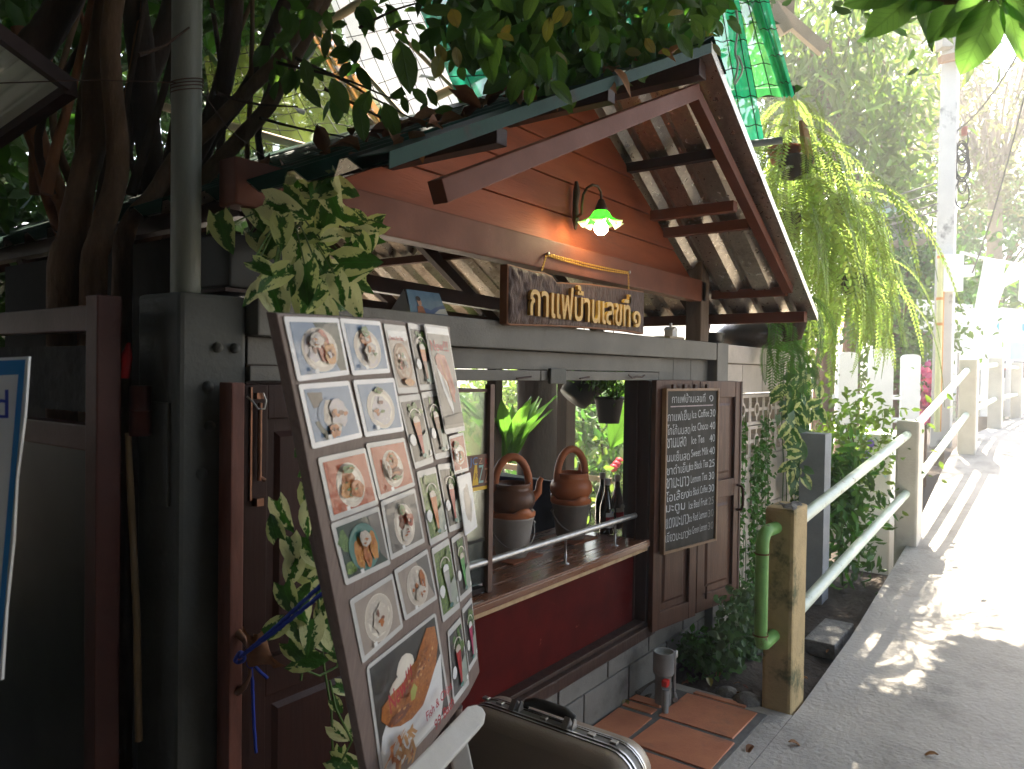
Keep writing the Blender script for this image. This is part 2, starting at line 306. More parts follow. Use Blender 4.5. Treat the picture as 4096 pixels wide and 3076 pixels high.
POSTM = M('post_concrete', (.46, .33, .16), (.35, .26, .13), sc=7, rough=.8, bump=.004, bsc=60, c3=(.10, .10, .045), c3sc=3.2, c3lo=.52, c3hi=.62)
CAPM = M('rough_concrete', (.22, .21, .19), (.09, .085, .08), sc=18, rough=.9, bump=.01, bsc=60)
WCON = M('pale_concrete', (.62, .58, .50), (.5, .46, .4), sc=5, rough=.8, bump=.003, bsc=60)
TILE = M('terracotta_tile', (.52, .20, .10), (.42, .15, .08), sc=8, rough=.55, bump=.0015, bsc=60, c3=(.27, .13, .09), c3sc=5, c3lo=.55, c3hi=.75, coat=.15, coat_rough=.4)
GROUT = M('grout', (.17, .165, .15), (.11, .105, .10), sc=14, rough=.9, bump=.003, bsc=70)
SOIL = M('soil', (.055, .04, .028), (.03, .022, .016), sc=10, rough=.95, bump=.02, bsc=30)
ZINC = M('galvanised_underside', (.62, .55, .46), (.42, .36, .29), sc=40, rough=.30, bump=.0010, bsc=300, metal=.9, c3=(.16, .10, .06), c3sc=2.4, c3lo=.56, c3hi=.74)
RGREEN = M('green_roof_paint', (.006, .045, .028), (.004, .03, .02), sc=6, rough=.55, bump=.0005, bsc=60, c3=(.035, .026, .018), c3sc=3, c3lo=.55, c3hi=.66, spec=.15)
COUNTER = M('varnished_wood', (.20, .075, .035), (.12, .045, .022), sc=5, st=(.6, 6, 6), rough=.28, bump=.0006, bsc=22, coat=.4, coat_rough=.2)
REDP = M('red_board', (.085, .004, .003), (.05, .003, .002), sc=5, spec=.05, rough=.6, bump=.0005, bsc=30, c3=(.24, .08, .06), c3sc=18, c3lo=.66, c3hi=.71)
PALEW = M('pale_edge', (.5, .36, .20), (.35, .22, .12), sc=18, rough=.7)
WALLB = M('cream_block', (.52, .45, .385), (.44, .38, .32), sc=6, rough=.8, bump=.003, bsc=90, c3=(.32, .28, .23), c3sc=2.5, c3lo=.55, c3hi=.75)
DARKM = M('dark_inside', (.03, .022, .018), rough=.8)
CHROME = M('worn_chrome', (.42, .41, .39), (.28, .26, .24), sc=25, rough=.42, metal=.8)
RAILP = M('mint_pipe', (.52, .58, .50), (.42, .50, .42), sc=9, rough=.38, bump=.0006, c3=(.18, .10, .055), c3sc=9, c3lo=.62, c3hi=.66, coat=.1)
GPIPE = M('green_pipe', (.22, .42, .12), (.16, .34, .09), sc=9, rough=.4, c3=(.13, .09, .05), c3sc=9, c3lo=.60, c3hi=.68)
WHITE = M('white_paint', (.78, .77, .74), (.68, .67, .64), sc=6, rough=.55, bump=.0008, bsc=70, c3=(.45, .43, .38), c3sc=5, c3lo=.66, c3hi=.78)
# ================================================================ setting: ground, path, apron
b = MB(); b.poly((-80, -80, -.16), (160, -80, -.16), (160, 90, -.16), (-80, 90, -.16)); tag(b.build('ground', SOIL, loc=(0, 0, 0)), kind='structure')
def pz(x):
    st = [(-6, 0), (3.9, 0), (5, .06), (7, .30), (8.3, .57), (9.6, .86), (10.8, .94), (80, .94)]
    for (a, za), (c, zc) in zip(st, st[1:]):
        if a <= x <= c: return za+(zc-za)*(x-a)/(c-a)
    return .94
xs = [-6, -3, 0, 2, 3.62]+[3.9+.25*i for i in range(29)]+[12, 14, 18, 24, 34]
b = MB(); rows = []
for x in xs:
    e = 1.05 if x < 9 else 1.05-.03*(x-9)
    rows.append([(x, -2.6, pz(x)), (x, -1.2, pz(x)), (x, 0, pz(x)), (x, e, pz(x)), (x, e+.015, pz(x)-.3)])
b.grid(rows, False); tag(b.build('path', CONC, loc=(0, 0, 0)), kind='structure')
b = MB(); b.box((-6, 1.0525, -.2), (3.74, 1.755, 0)); tag(b.build('apron_slab', CONC, loc=(0, 0, 0)), kind='structure')
apron = bpy.data.objects['apron_slab']
bx_ = MB(); bx_.box((1.9, 1.15, .0), (3.660, 1.753, .004)); bx_.build('grout_bed', GROUT, apron)
def tile(x0, y0, x1, y1, dz=0):
    j = lambda: random.uniform(-.006, .006)
    b = MB(); z0, z1 = .001, .0085+dz
    b.hexa([(x0, y0, z0), (x1, y0, z0), (x1, y1, z0), (x0, y1, z0)], [(x0+j(), y0+j(), z1), (x1+j(), y0+j(), z1), (x1+j(), y1+j(), z1), (x0+j(), y1+j(), z1)])
    return b.build('tile', TILE, apron, bevel=.0015)
for a in ((3.315, 1.19, 3.64, 1.555), (2.99, 1.17, 3.285, 1.54), (2.99, 1.57, 3.275, 1.752), (3.31, 1.59, 3.372, 1.752), (3.395, 1.59, 3.462, 1.752), (3.662, 1.26, 3.70, 1.53),
          (2.67, 1.17, 2.96, 1.54), (2.67, 1.57, 2.96, 1.752), (2.35, 1.17, 2.64, 1.54), (2.35, 1.57, 2.64, 1.752), (2.03, 1.17, 2.32, 1.54), (2.03, 1.57, 2.32, 1.752)): tile(*a, dz=random.uniform(0, .003))
b = MB()   # bare soil strip between the apron, the kerb of the path and the wall
P = []
for i in range(30):
    x = 3.46+i*.12; P.append([(x, 1.055+.74*j/8 if x > 3.7 else 1.59+.17*j/8, -.02+random.uniform(-.02, .02)+.012*(j % 3)-(0 if x < 4.4 else .04)) for j in range(9)])
b.grid(P); tag(b.build('soil_bed', SOIL, loc=(0, 0, 0)), kind='structure')
# ================================================================ coffee stall
Y0 = 1.76
stall = thing('coffee_stall', 'small timber coffee stall with orange gable, tin roof and serving window', 'stall', (2.8, 1.76, 0))
def part(name, mb, mats, parent=stall, **k): return mb.build(name, mats, parent, **k)
bx = lambda a, b: MB().box(a, b)
# lower block wall, each block its own piece
courses = [(-.10, .02, .16), (.02, .176, 0), (.180, .285, .23)]
for r, (z0, z1, off) in enumerate([(-.1, .170, 0), (.178, .292, .22)]):
    x = 1.22-off
    while x < 4.42:
        x1 = min(x+.43, 4.42)
        if x1-max(x, 1.22) > .05: part('block', bx((max(x, 1.22)+.003, Y0+random.uniform(0, .004), z0), (x1-.004, Y0+.12, z1)), BLOCKM, bevel=.004)
        x += .437
part('mortar', bx((1.2, Y0+.012, -.1), (4.43, Y0+.115, .3)), GROUT)
b = MB(); b.box((1.9, Y0-.045, .294), (3.60, Y0+.10, .352)); part('sill', b, JAMB, bevel=.006)
part('sill', bx((1.9, Y0-.02, .352), (3.56, Y0+.10, .372)), JAMB, bevel=.004)
part('front_board', bx((1.9, Y0+.035, .372), (3.488, Y0+.06, .735)), REDP)
# counter of separate planks with a pale lower edge
for i, (y0, y1) in enumerate(((Y0-.06, Y0+.07), (Y0+.074, Y0+.21), (Y0+.214, Y0+.35), (Y0+.354, Y0+.50))):
    part('plank', bx((1.92, y0, .772), (3.488, y1, .797+random.uniform(0, .002))), COUNTER, bevel=.003)
part('counter_edge', bx((1.92, Y0-.045, .748), (3.488, Y0+.02, .770)), PALEW, bevel=.002)
part('counter_rail', bx((1.92, Y0-.055, .797), (3.488, Y0-.035, .806)), COUNTER, bevel=.002)
# jambs and head
part('jamb', bx((3.505, Y0-.03, .375), (3.56, Y0+.082, 1.612)), JAMB, bevel=.004)
part('jamb', bx((3.490, Y0+.03, .373), (3.503, Y0+.075, 1.612)), JAMB, bevel=.003)
part('jamb', bx((1.92, Y0+.0, .295), (2.03, Y0+.12, 1.612)), JAMB, bevel=.004)
for i, (x0, x1) in enumerate(((1.19, 2.55), (2.555, 3.62))): part('head_board', bx((x0, Y0-.012, 1.614), (x1, Y0+.10, 1.655)), GREY, bevel=.003)
part('head_board', bx((1.19, Y0+.0, 1.658), (3.70, Y0+.10, 1.732)), GREY, bevel=.003)
for x0, x1, z0 in ((3.56, 3.70, .295), (3.703, 3.88, .295), (3.883, 4.12, .295), (4.123, 4.40, .295)): part('wall_board', bx((x0, Y0+.012, z0), (x1, Y0+.10, 1.656 if x0 < 3.7 else 1.735)), GREY, bevel=.003)
part('wall_board', bx((1.19, Y0+.005, -.1), (1.918, Y0+.115, 1.734)), DOORM)
part('lintel_beam', bx((1.19, Y0-.045, 1.735), (4.37, Y0+.16, 1.838)), GREY, bevel=.006)
part('pilaster', bx((4.372, Y0-.05, -.1), (4.55, Y0+.16, 1.84)), GREY, bevel=.006)
part('hasp', bx((2.60, Y0-.03, 1.60), (2.72, Y0-.014, 1.665)), GREYD, bevel=.004)
b = MB(); b.tube([(2.36, Y0-.03, 1.622), (2.45, Y0-.035, 1.63)], .004); b.tube([(2.83, Y0-.03, 1.622), (2.90, Y0-.035, 1.63)], .004); b.tube([(3.28, Y0-.03, 1.64), (3.32, Y0-.03, 1.626), (3.36, Y0-.03, 1.634), (3.42, Y0-.03, 1.63), (3.45, Y0-.03, 1.64)], .004); part('hook', b, STEELD)
# gable
GY = Y0+.03; RX, RZ = 2.93, 2.955; EL, ELZ, ER, ERZ = 1.165, 2.098, 4.60, 1.975; YV, YB = 1.20, 4.7
def roofz(x): return RZ+(ELZ-RZ)*(RX-x)/(RX-EL) if x < RX else RZ+(ERZ-RZ)*(x-RX)/(ER-RX)
part('tie_beam', bx((1.12, Y0-.045, 2.066), (4.19, Y0+.03, 2.188)), STEEL, bevel=.006)
zs = [2.19, 2.335, 2.48, 2.625, 2.77, 2.93]
for i in range(5):
    z0, z1 = zs[i], zs[i+1]-.004; off = .0
    def xr(z): return RX+(z+.05-RZ)/(ERZ-RZ)*(ER-RX)
    def xl(z): return RX-(RX-EL)*(RZ-z-.05)/(RZ-ELZ)
    pts = [(xl(z0), GY-.007, z0), (xr(z0), GY-.007, z0), (xr(z1), GY, z1), (xl(z1), GY, z1)]
    part('plank', MB().prism(pts, (0, .03, 0)), ORANGE, bevel=.002)
# corrugated sheets: raised ribs running down the slope every 0.2 m
def corrug(x0, z0, x1, z1, y0, y1, up, dz):
    d = V3(x1-x0, 0, z1-z0); nrm = V3(-(z1-z0), 0, x1-x0).normalized(); nrm = nrm if nrm.z > 0 else -nrm
    prof = []; y = y0; pitch = .192
    while y < y1:
        for a, h in ((0, 0), (.092, 0), (.128, .034), (.152, .034), (.188, 0)):
            prof.append((y+a, h))
        y += pitch
    P = []
    for i in range(9):
        t = i/8; P.append([V3(x0, 0, z0)+d*t+V3(0, yy, 0)+nrm*(h+dz) for yy, h in prof])
    b = MB(); b.grid(P, False); return b
yv = YV-.0
for a in ((EL, ELZ, RX, RZ), (RX, RZ, ER, ERZ)):
    rs = part('roof_sheet', corrug(*a, yv, YB, 1, .003), RGREEN)
    us = corrug(*a, yv+.001, YB, 1, -.001).build('underside', ZINC, rs)
# green verge flashing along the front of both slopes, ridge cap
b = MB(); b.prism([(EL-.01, YV-.004, roofz(EL-.01)-.008), (RX, YV-.004, RZ-.008), (RX, YV-.004, RZ+.03), (EL-.01, YV-.004, roofz(EL-.01)+.026)], (0, .004, 0)); b.prism([(EL-.01, YV-.004, roofz(EL-.01)+.026), (RX, YV-.004, RZ+.03), (RX, YV+.10, RZ+.036), (EL-.01, YV+.10, roofz(EL-.01)+.032)], (0, 0, .003)); part('verge', b, RGREEN)
b = MB(); b.prism([(RX, YV-.003, RZ-.006), (ER, YV-.003, ERZ-.006), (ER, YV-.003, ERZ+.036), (RX, YV-.003, RZ+.04)], (0, .005, 0)); part('verge', b, ZINC)
b = MB(); b.prism([(RX-.15, YV-.01, roofz(RX-.15)+.045), (RX, YV-.01, RZ+.062), (RX+.15, YV-.01, roofz(RX+.15)+.045), (RX+.15, YV-.01, roofz(RX+.15)+.042), (RX, YV-.01, RZ+.058), (RX-.15, YV-.01, roofz(RX-.15)+.042)], (0, YB-YV+.02, 0)); part('ridge_cap', b, RGREEN)
# steel frame under the overhang, outlookers, purlins, rafters
FY = 1.285
A = at_y(945, 415, FY); T = at_y(1497, 200, FY); Bq = at_y(1703, 626, FY)
b = MB(); b.bar(A, T+(T-A).normalized()*.02, .05, .06); part('barge_rafter', b, STEEL, bevel=.003)
b = MB(); b.bar(T+V3(.012, .0, -.01), Bq, .05, .05); part('barge_rafter', b, STEEL, bevel=.003)
def outl(p, q, w=.05, h=.05, mt=STEEL, y1=GY): part('outlooker', MB().bar(p, q, w, h), mt, bevel=.003)
for (x, y), (x2, y2) in (((1395, 466), (1600, 447)), ((1535, 638), (1703, 629))):
    p = at_y(x, y, Y0-.02); q = at_y(x2, y2, FY+.02); q = V3(p.x*.5+q.x*.5, q.y, p.z*.5+q.z*.5); outl(V3(q.x, p.y, q.z), q)
for x, w in ((3.78, .05), (4.50, .06), (2.95, .07), (2.35, .05), (1.72, .05), (1.25, .05), (3.35, .045)):
    z = roofz(x)-.045; part('purlin', MB().bar((x, YV+.04 if x > 2.8 and x < 3.1 or x > 4 else (FY+.04 if x > 1.3 else Y0+.1), z), (x, YB-.05, z), w, w), STEELD if x < 3.4 else STEEL, bevel=.003)
for y in (1.84, 2.6, 3.4, 4.2):
    for x1, z1 in ((ER-.1, roofz(ER-.1)), (EL+.1, roofz(EL+.1))): part('rafter', MB().bar((RX, y, RZ-.11), (x1, y, z1-.11), .05, .07), STEELD)
for y in (2.6, 3.4): part('tie_bar', MB().bar((1.3, y, 2.07), (4.4, y, 2.0), .05, .07), STEELD)
part('post', bx((4.12, Y0-.045, 1.838), (4.24, Y0+.05, 2.37)), M('weathered_post', (.17, .12, .085), (.10, .07, .05), sc=6, st=(5, 5, .6), rough=.8, bump=.003, bsc=20), bevel=.008)
part('post', bx((4.25, 3.3, -.1), (4.33, 3.38, 2.0)), JAMB)
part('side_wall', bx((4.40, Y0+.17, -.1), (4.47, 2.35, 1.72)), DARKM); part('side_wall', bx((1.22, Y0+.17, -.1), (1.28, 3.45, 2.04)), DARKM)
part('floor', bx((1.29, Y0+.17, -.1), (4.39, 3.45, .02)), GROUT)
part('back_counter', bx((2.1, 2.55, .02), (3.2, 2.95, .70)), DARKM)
# bifold shutter swung to the right of the window, and the dark door on the left
SA = R(9.3); SX = V3(math.cos(SA), -math.sin(SA), 0); SN = V3(-math.sin(SA), -math.cos(SA), 0); SO = V3(3.515, 1.722, 0)
def shp(u, z, o=0): return SO+SX*u+V3(0, 0, z)+SN*o
def panel_leaf(name, u0, u1, z0, z1, mats, parent, O=shp, th=.03, rails=(.09, .12, .5)):
    """stile-and-rail leaf with two sunk panels"""
    fr = MB(); s = .07; zm = z0+(z1-z0)*.52
    e = lambda a, c, d, f, o0, o1: fr.hexa([O(a, d, o0), O(c, d, o0), O(c, d, o1), O(a, d, o1)], [O(a, f, o0), O(c, f, o0), O(c, f, o1), O(a, f, o1)])
    e(u0, u0+s, z0, z1, 0, th); e(u1-s, u1, z0, z1, 0, th); e(u0+s, u1-s, z0, z0+.09, 0, th-.001); e(u0+s, u1-s, z1-.09, z1, 0, th-.001); e(u0+s, u1-s, zm-.05, zm+.05, 0, th-.001)
    f = fr.build(name, mats, parent, bevel=.003)
    for d0, d1 in ((z0+.09, zm-.05), (zm+.05, z1-.09)):
        p = MB(); a, c = u0+s, u1-s
        p.hexa([O(a, d0, .004), O(c, d0, .004), O(c, d0, .012), O(a, d0, .012)], [O(a, d1, .004), O(c, d1, .004), O(c, d1, .012), O(a, d1, .012)])
        i = .035; p.hexa([O(a+i, d0+i, .012), O(c-i, d0+i, .012), O(c-i-.015, d0+i+.015, .02), O(a+i+.015, d0+i+.015, .02)], [O(a+i, d1-i, .012), O(c-i, d1-i, .012), O(c-i-.015, d1-i-.015, .02), O(a+i+.015, d1-i-.015, .02)])
        p.build('panel', mats, f)
    return f
panel_leaf('shutter', .0, .405, .325, 1.615, SHUT, stall)
sh2 = panel_leaf('shutter', .412, .86, .335, 1.61, SHUT, stall)
b = MB(); b.tube([shp(.825, .86, .03), shp(.825, .865, .06), shp(.828, .89, .068), shp(.828, .98, .068), shp(.825, 1.0, .06), shp(.825, 1.005, .03)], .008); b.build('handle', STEELD, sh2)
b = MB(); b.hexa([shp(.845, .335, .0305), shp(.862, .335, .0305), shp(.862, .335, .034), shp(.845, .335, .034)], [shp(.845, 1.61, .0305), shp(.862, 1.61, .0305), shp(.862, 1.61, .034), shp(.845, 1.61, .034)]); b.build('edge_strip', STEELD, sh2)
b = MB(); b.tube([shp(.50, .47, .036), shp(.50, .40, .036)], .006); b.build('bolt', STEELD, sh2)
dp = lambda u, z, o=0: V3(1.098+u, Y0-.045-o, z)
dr = panel_leaf('door', .03, .80, .0, 1.606, DOORM, stall, dp, .035)
b = MB(); b.box((1.088, Y0-.085, .0), (1.126, Y0-.03, 1.612)); b.build('door_edge', DOORE, dr, bevel=.004)
b = MB(); b.box((1.142, Y0-.087, 1.31), (1.147, Y0-.081, 1.60)); b.tube([(1.165, Y0-.092, 1.56), (1.165, Y0-.092, 1.36)], .006); b.tube([(1.165, Y0-.092, 1.37), (1.178, Y0-.098, 1.36)], .005); b.box((1.155, Y0-.098, 1.295), (1.175, Y0-.081, 1.315)); b.box((1.155, Y0-.094, 1.57), (1.175, Y0-.081, 1.585)); b.build('bolt', CHROME if 0 else M('old_brass', (.25, .12, .07), (.14, .07, .045), sc=20, rough=.4, metal=.7), dr)
p = at_y(548, 866, Y0-.085); b = MB(); b.tube([p+V3(-.02, 0, .012), p+V3(-.012, -.012, .0), p+V3(.0, -.02, -.02), p+V3(.018, -.02, -.02), p+V3(.026, -.016, .0), p+V3(.018, -.014, .02)], .0025, 6); b.build('hook', CHROME, dr)
p = at_y(512, 1430, Y0-.08); b = MB()
b.tube([p+V3(0, .0, .075), p+V3(.006, -.022, .06), p+V3(.014, -.034, .03), p+V3(.014, -.034, -.03), p+V3(.006, -.022, -.06), p+V3(0, .0, -.075)], [.012, .008, .005, .005, .008, .012], 8); b.build('handle', MATS['old_brass'], dr)
# ================================================================ grey gate post, gate, pole
b = MB(); b.box((1.0, Y0, -.1), (1.186, 1.965, 1.836)); gp = b.build('gate_post', GREYD, bevel=.012); tag(gp, 'square dark grey concrete post between the gate and the stall door', 'post')
for z in (1.60, 1.38): b = MB(); b.lathe([(.0, .012), (.012, .010), (.016, 0)], (1.06 if z < 1.5 else 1.075, Y0-.001, z), 10, ax=V3(0, -1, 0)); b.build('bolt_head', GREYD, gp)
for x, z in ((1.10, 1.70), (1.15, 1.70), (1.08, 1.50)): b = MB(); b.lathe([(.0, .014), (.012, .010), (.014, 0)], (x, Y0-.001, z), 10, ax=V3(0, -1, 0)); b.build('bolt_head', GREYD, gp)
b = MB(); b.box((.992, 1.80, 1.30), (1.0, 1.90, 1.56)); b.build('hinge_plate', GREYD, gp, bevel=.003)
b = MB(); b.tube([(1.066, 1.85, 1.83), (1.064, 1.85, 3.3)], .037, 20); pl = b.build('metal_pole', M('painted_pole', (.27, .27, .22), (.21, .21, .17), sc=6, st=(3, 3, .7), rough=.45, bump=.0006, c3=(.17, .06, .04), c3sc=7, c3lo=.68, c3hi=.73)); tag(pl, 'pale round metal pole standing on the grey gate post', 'pole')
b = MB()
for dz in (0, .008, .016, -.01): b.tube([(1.066+.040*math.cos(t), 1.85+.040*math.sin(t), 2.37+dz+.012*math.cos(t)) for t in [i*.35 for i in range(19)]], .0016, 5)
b.tube([(1.03, 1.84, 2.37), (.90, 2.0, 2.37), (.70, 2.3, 2.36)], .0016, 5); b.tube([(1.10, 1.84, 2.37), (1.35, 2.1, 2.38), (1.8, 2.5, 2.44)], .0016, 5); b.build('wire_tie', M('rusty_wire', (.12, .06, .04), rough=.7), pl)
GATEM = M('gate_paint', (.08, .022, .014), (.055, .016, .011), sc=6, rough=.5, bump=.0006, c3=(.2, .14, .12), c3sc=12, c3lo=.74, c3hi=.78)
gt = thing('gate', 'dark red brown framed gate standing open beside the grey post', 'gate', (.91, 2.4, 0))
GX = .93
def gz(y, z0): return z0
b = MB(); b.box((GX-.06, 1.905, -.02), (GX, 1.965, 1.823)); b.build('stile', GATEM, gt, bevel=.004)
b = MB(); b.box((GX-.055, 1.965, 1.735), (GX-.005, 3.3, 1.80)); b.build('top_rail', GATEM, gt, bevel=.004)
b = MB(); b.box((GX-.055, 1.965, 1.435), (GX-.005, 3.3, 1.50)); b.build('mid_rail', GATEM, gt, bevel=.004)
b = MB(); b.box((GX-.035, 1.99, 1.53), (GX-.025, 3.3, 1.70))
for i in range(60): y = random.uniform(2.0, 3.2); z = random.uniform(1.54, 1.69); s = random.uniform(.008, .025); b.lathe([(s, 0), (s*.8, .006), (0, .009)], (GX-.025, y, z), 7, ax=V3(1, 0, 0))
b.build('stone_panel', M('dark_stone', (.05, .045, .04), (.025, .022, .02), sc=14, rough=.9, bump=.01, bsc=25), gt)
b = MB(); b.box((GX-.04, 1.965, .02), (GX-.02, 3.3, 1.435)); b.build('sheet', M('black_sheet', (.018, .015, .013), (.012, .01, .009), sc=4, rough=.35), gt)
b = MB(); b.box((GX-.036, 2.02, .05), (GX+.002, 2.07, 1.42)); b.build('stile', M('black_stile', (.03, .018, .016), rough=.5), gt)
b = MB(); b.lathe([(0, 0), (.026, 0), (.026, .06), (.028, .06), (.028, .064), (.026, .064), (.026, .125), (0, .125)], (.965, 1.88, 1.475), 16); b.build('hinge', GATEM, gt)
b = MB(); P = [at_y(275, 930, 1.93)+V3(.0, 0, 0)]
b.tube([at_y(276, 935, 1.9), at_y(283, 1080, 1.89), at_y(289, 1200, 1.88), at_y(295, 1330, 1.87), at_y(300, 1600, 1.86)], [.007, .009, .009, .009, .009], 10); tag(b.build('bamboo_stick', M('bamboo', (.22, .14, .06), (.12, .075, .035), sc=8, st=(4, 4, .8), rough=.6)), 'thin tan bamboo stick wedged between the gate and grey post', 'stick')
b = MB(); q = at_y(268, 800, 1.92); b.tube([q+V3(0, 0, -.02), q+V3(.004, 0, .03), q+V3(.012, 0, .07)], [.012, .016, .004], 8); tag(b.build('rag', M('red_cloth', (.35, .01, .01), rough=.8)), 'scrap of red cloth stuck between the gate and grey post', 'cloth')
# ================================================================ block wall right of the stall with pierced blocks
wall = thing('block_wall', 'cream block wall with pierced blocks, right of the stall under creepers', 'wall', (5.2, Y0, 0))
XW0, XW1 = 4.553, 6.35
b = MB(); b.box((XW0, Y0-.02, 1.722), (XW1, Y0+.14, 1.838)); b.build('coping', WALLB, wall, bevel=.006)
bands = [(-.12, .16, 'b'), (.163, .44, 'b'), (.443, .72, 'b'), (.723, 1.08, 'b'), (1.083, 1.30, 'p'), (1.303, 1.525, 'p'), (1.528, 1.72, 'b')]
pm = {}
for r, (z0, z1, k) in enumerate(bands):
    if k == 'b':
        wd = .40; x = XW0-(.2 if r % 2 else 0)
        while x < XW1:
            a, c = max(x, XW0), min(x+wd, XW1)
            if c-a > .04: bx((a+.003, Y0+random.uniform(0, .004), z0), (c-.003, Y0+.10, z1-.003)).build('block', WALLB, wall, bevel=.004)
            x += wd
    else:
        wd = .28; x = XW0; h = z1-z0
        while x < XW1-.05:
            c = min(x+wd, XW1)
            if (c-x) not in pm:
                # pierced block: frame plus a flower of ribs, four lobes open
                b = MB(); W2 = c-x-.005; H2 = h-.005; fr = .022
                b.box((0, 0, 0), (W2, .09, fr)); b.box((0, 0, H2-fr), (W2, .09, H2)); b.box((0, .001, fr), (fr, .089, H2-fr)); b.box((W2-fr, .001, fr), (W2, .089, H2-fr))
                cx, cz = W2/2, H2/2
                b.box((cx-.011, .002, fr), (cx+.011, .088, cz-.045)); b.box((cx-.011, .002, cz+.045), (cx+.011, .088, H2-fr)); b.box((fr, .003, cz-.011), (cx-.05, .087, cz+.011)); b.box((cx+.05, .003, cz-.011), (W2-fr, .087, cz+.011))
                n = 14; vs = []
                for yy in (.0, .09):
                    for rr in (.034, .052): vs += [(cx+rr*1.0*math.cos(2*math.pi*i/n), yy, cz+rr*math.sin(2*math.pi*i/n)) for i in range(n)]
                f = []
                for i in range(n):
                    j = (i+1) % n; f += [(i, j, n+j, n+i), (2*n+i, 3*n+i, 3*n+j, 2*n+j), (i, 2*n+i, 2*n+j, j), (n+i, n+j, 3*n+j, 3*n+i)]
                b.add(vs, f); o = b.build('pierced_block', WALLB, wall, loc=None); pm[c-x] = o.data; bpy.data.objects.remove(o)
                me = pm[c-x]
                for v in me.vertices: v.co += ORG[wall.name]
            inst('pierced_block', pm[c-x], wall, Matrix.Translation((x+.0025, Y0+.002, z0)))
            x += wd
b = MB(); b.box((XW0, Y0+.02, -.12), (XW1, Y0+.085, 1.079)); b.build('mortar', GROUT, wall); b = MB(); b.box((XW0, Y0+.02, 1.529), (XW1, Y0+.085, 1.72)); b.build('mortar', GROUT, wall)
b = MB(); b.box((5.80, 1.44, -.1), (5.98, 1.62, 1.22)); tag(b.build('pillar', M('blue_grey_render', (.27, .28, .29), (.2, .21, .22), sc=5, rough=.8, bump=.003)), 'blue grey rendered pillar behind the first railing post', 'pillar')
b = MB(); b.box((4.75, 1.10, -.05), (5.25, 1.28, .045)); tag(b.build('kerb_stone', CAPM, bevel=.01), 'weathered flat stone slab lying beside the path edge', 'stone')
# ================================================================ railing along the path
rail = thing('railing', 'pipe handrail on square concrete posts climbing along the path edge', 'railing', (7, 1.06, 0))
def cpost(x, y, z0, z1, w, d, mt, cap=True):
    b = MB(); n = 5; hw = w/2; hd = d/2
    b.box((x-hw, y-hd, z0-.3), (x+hw, y+hd, z1)); o = b.build('post', mt, rail, bevel=.018)
    if cap:
        b = MB(); g = []
        for i in range(6): g.append([(x-hw+.006+(w-.012)*i/5, y-hd+.006+(d-.012)*j/5, z1-.01+random.uniform(0, .028)*(1 if 0 < i < 5 and 0 < j < 5 else .3)) for j in range(6)])
        b.grid(g, False); b.build('broken_top', CAPM, o)
    return o
P1 = cpost(3.86, 1.135, 0, 1.0, .235, .145, POSTM); tag(P1, 'ochre concrete post with a broken top and green pipe loop')
pts = [(6.95, 1.06), (9.58, .90), (12.65, .86), (16.5, .80)]
for i, (x, y) in enumerate(pts): cpost(x, y, pz(x), pz(x)+1.0, .26, .17, WCON, False)
def railz(h):
    l = [(3.98, 1.135, h-.02)]+[(x, y, pz(x)+h) for x, y in pts]
    return l
for h, mt in ((.90, RAILP), (.42, RAILP)):
    L = railz(h)
    for a, c in zip(L, L[1:]): MB().tube([a, c], .033, 14).build('pipe', mt, rail)
x, y = 3.74, 1.15
b = MB(); b.tube([(x+.02, y, .90), (x-.10, y+.012, .90), (x-.135, y+.014, .885), (x-.15, y+.016, .85), (x-.15, y+.016, .50), (x-.15, y+.016, .40), (x-.135, y+.014, .365), (x-.10, y+.012, .355), (x+.02, y, .37)], .031, 14); b.build('pipe_loop', GPIPE, rail)
b = MB(); b.lathe([(.036, -.004), (.036, .004)], (x-.15, y+.016, .80), 14); b.lathe([(.036, -.004), (.036, .004)], (x-.15, y+.016, .41), 14); b.build('pipe_collar', M('rust', (.16, .07, .03), rough=.8), rail)

# ================================================================ unseen walls and roof added behind and left of the viewer to block sky light
nh = thing('sky_blocker', 'dark boarded house standing across the lane behind the viewer', 'house', (-.5, -2.9, 0))
HB = M('dark_boards', (.07, .05, .04), (.05, .036, .03), sc=3, st=(1, 1, 6), rough=.8)
bx((-7, -3.1, -.15), (2.2, -2.7, 5.6)).build('wall', HB, nh); bx((-3.4, -2.69, -.15), (-3.2, 4.5, 5.0)).build('wall', HB, nh)
b = MB(); b.hexa([(-7.3, -5.5, 6.6), (2.4, -5.5, 6.6), (2.4, -2.2, 5.61), (-7.3, -2.2, 5.61)], [(-7.3, -5.5, 6.68), (2.4, -5.5, 6.68), (2.4, -2.2, 5.69), (-7.3, -2.2, 5.69)]); b.build('roof', ZINC, nh)
# ================================================================ carved sign on chain
SY = 1.672
sg = thing('name_sign', 'dark carved wooden sign with raised yellow Thai letters hung on a chain', 'sign', (2.75, SY, 1.84))
SGM = M('carved_wood', (.10, .05, .034), (.05, .027, .02), sc=9, st=(3, 1, 1.2), rough=.55, bump=.008, bsc=24)
rim = M('sign_rim', (.30, .12, .05), (.2, .08, .035), sc=9, rough=.6)
xa, xb, za, zb = 2.214, 3.316, 1.832, 2.045
top = [(xa, zb)]+[(xa+(xb-xa)*t, zb+dz) for t, dz in ((.07, -.003), (.16, -.008), (.22, -.004), (.27, -.012), (.30, -.034), (.34, -.030), (.42, -.024), (.52, -.014), (.64, -.010), (.78, -.005), (.9, -.002))]+[(xb, zb)]
bot = [(xb, za+.006), (xb-.15, za+.012), (xb-.4, za+.010), (xb-.7, za+.004), (xb-.9, za-.004), (xa+.02, za-.012), (xa, za-.006)]
o2 = [(x, z) for x, z in top+bot]
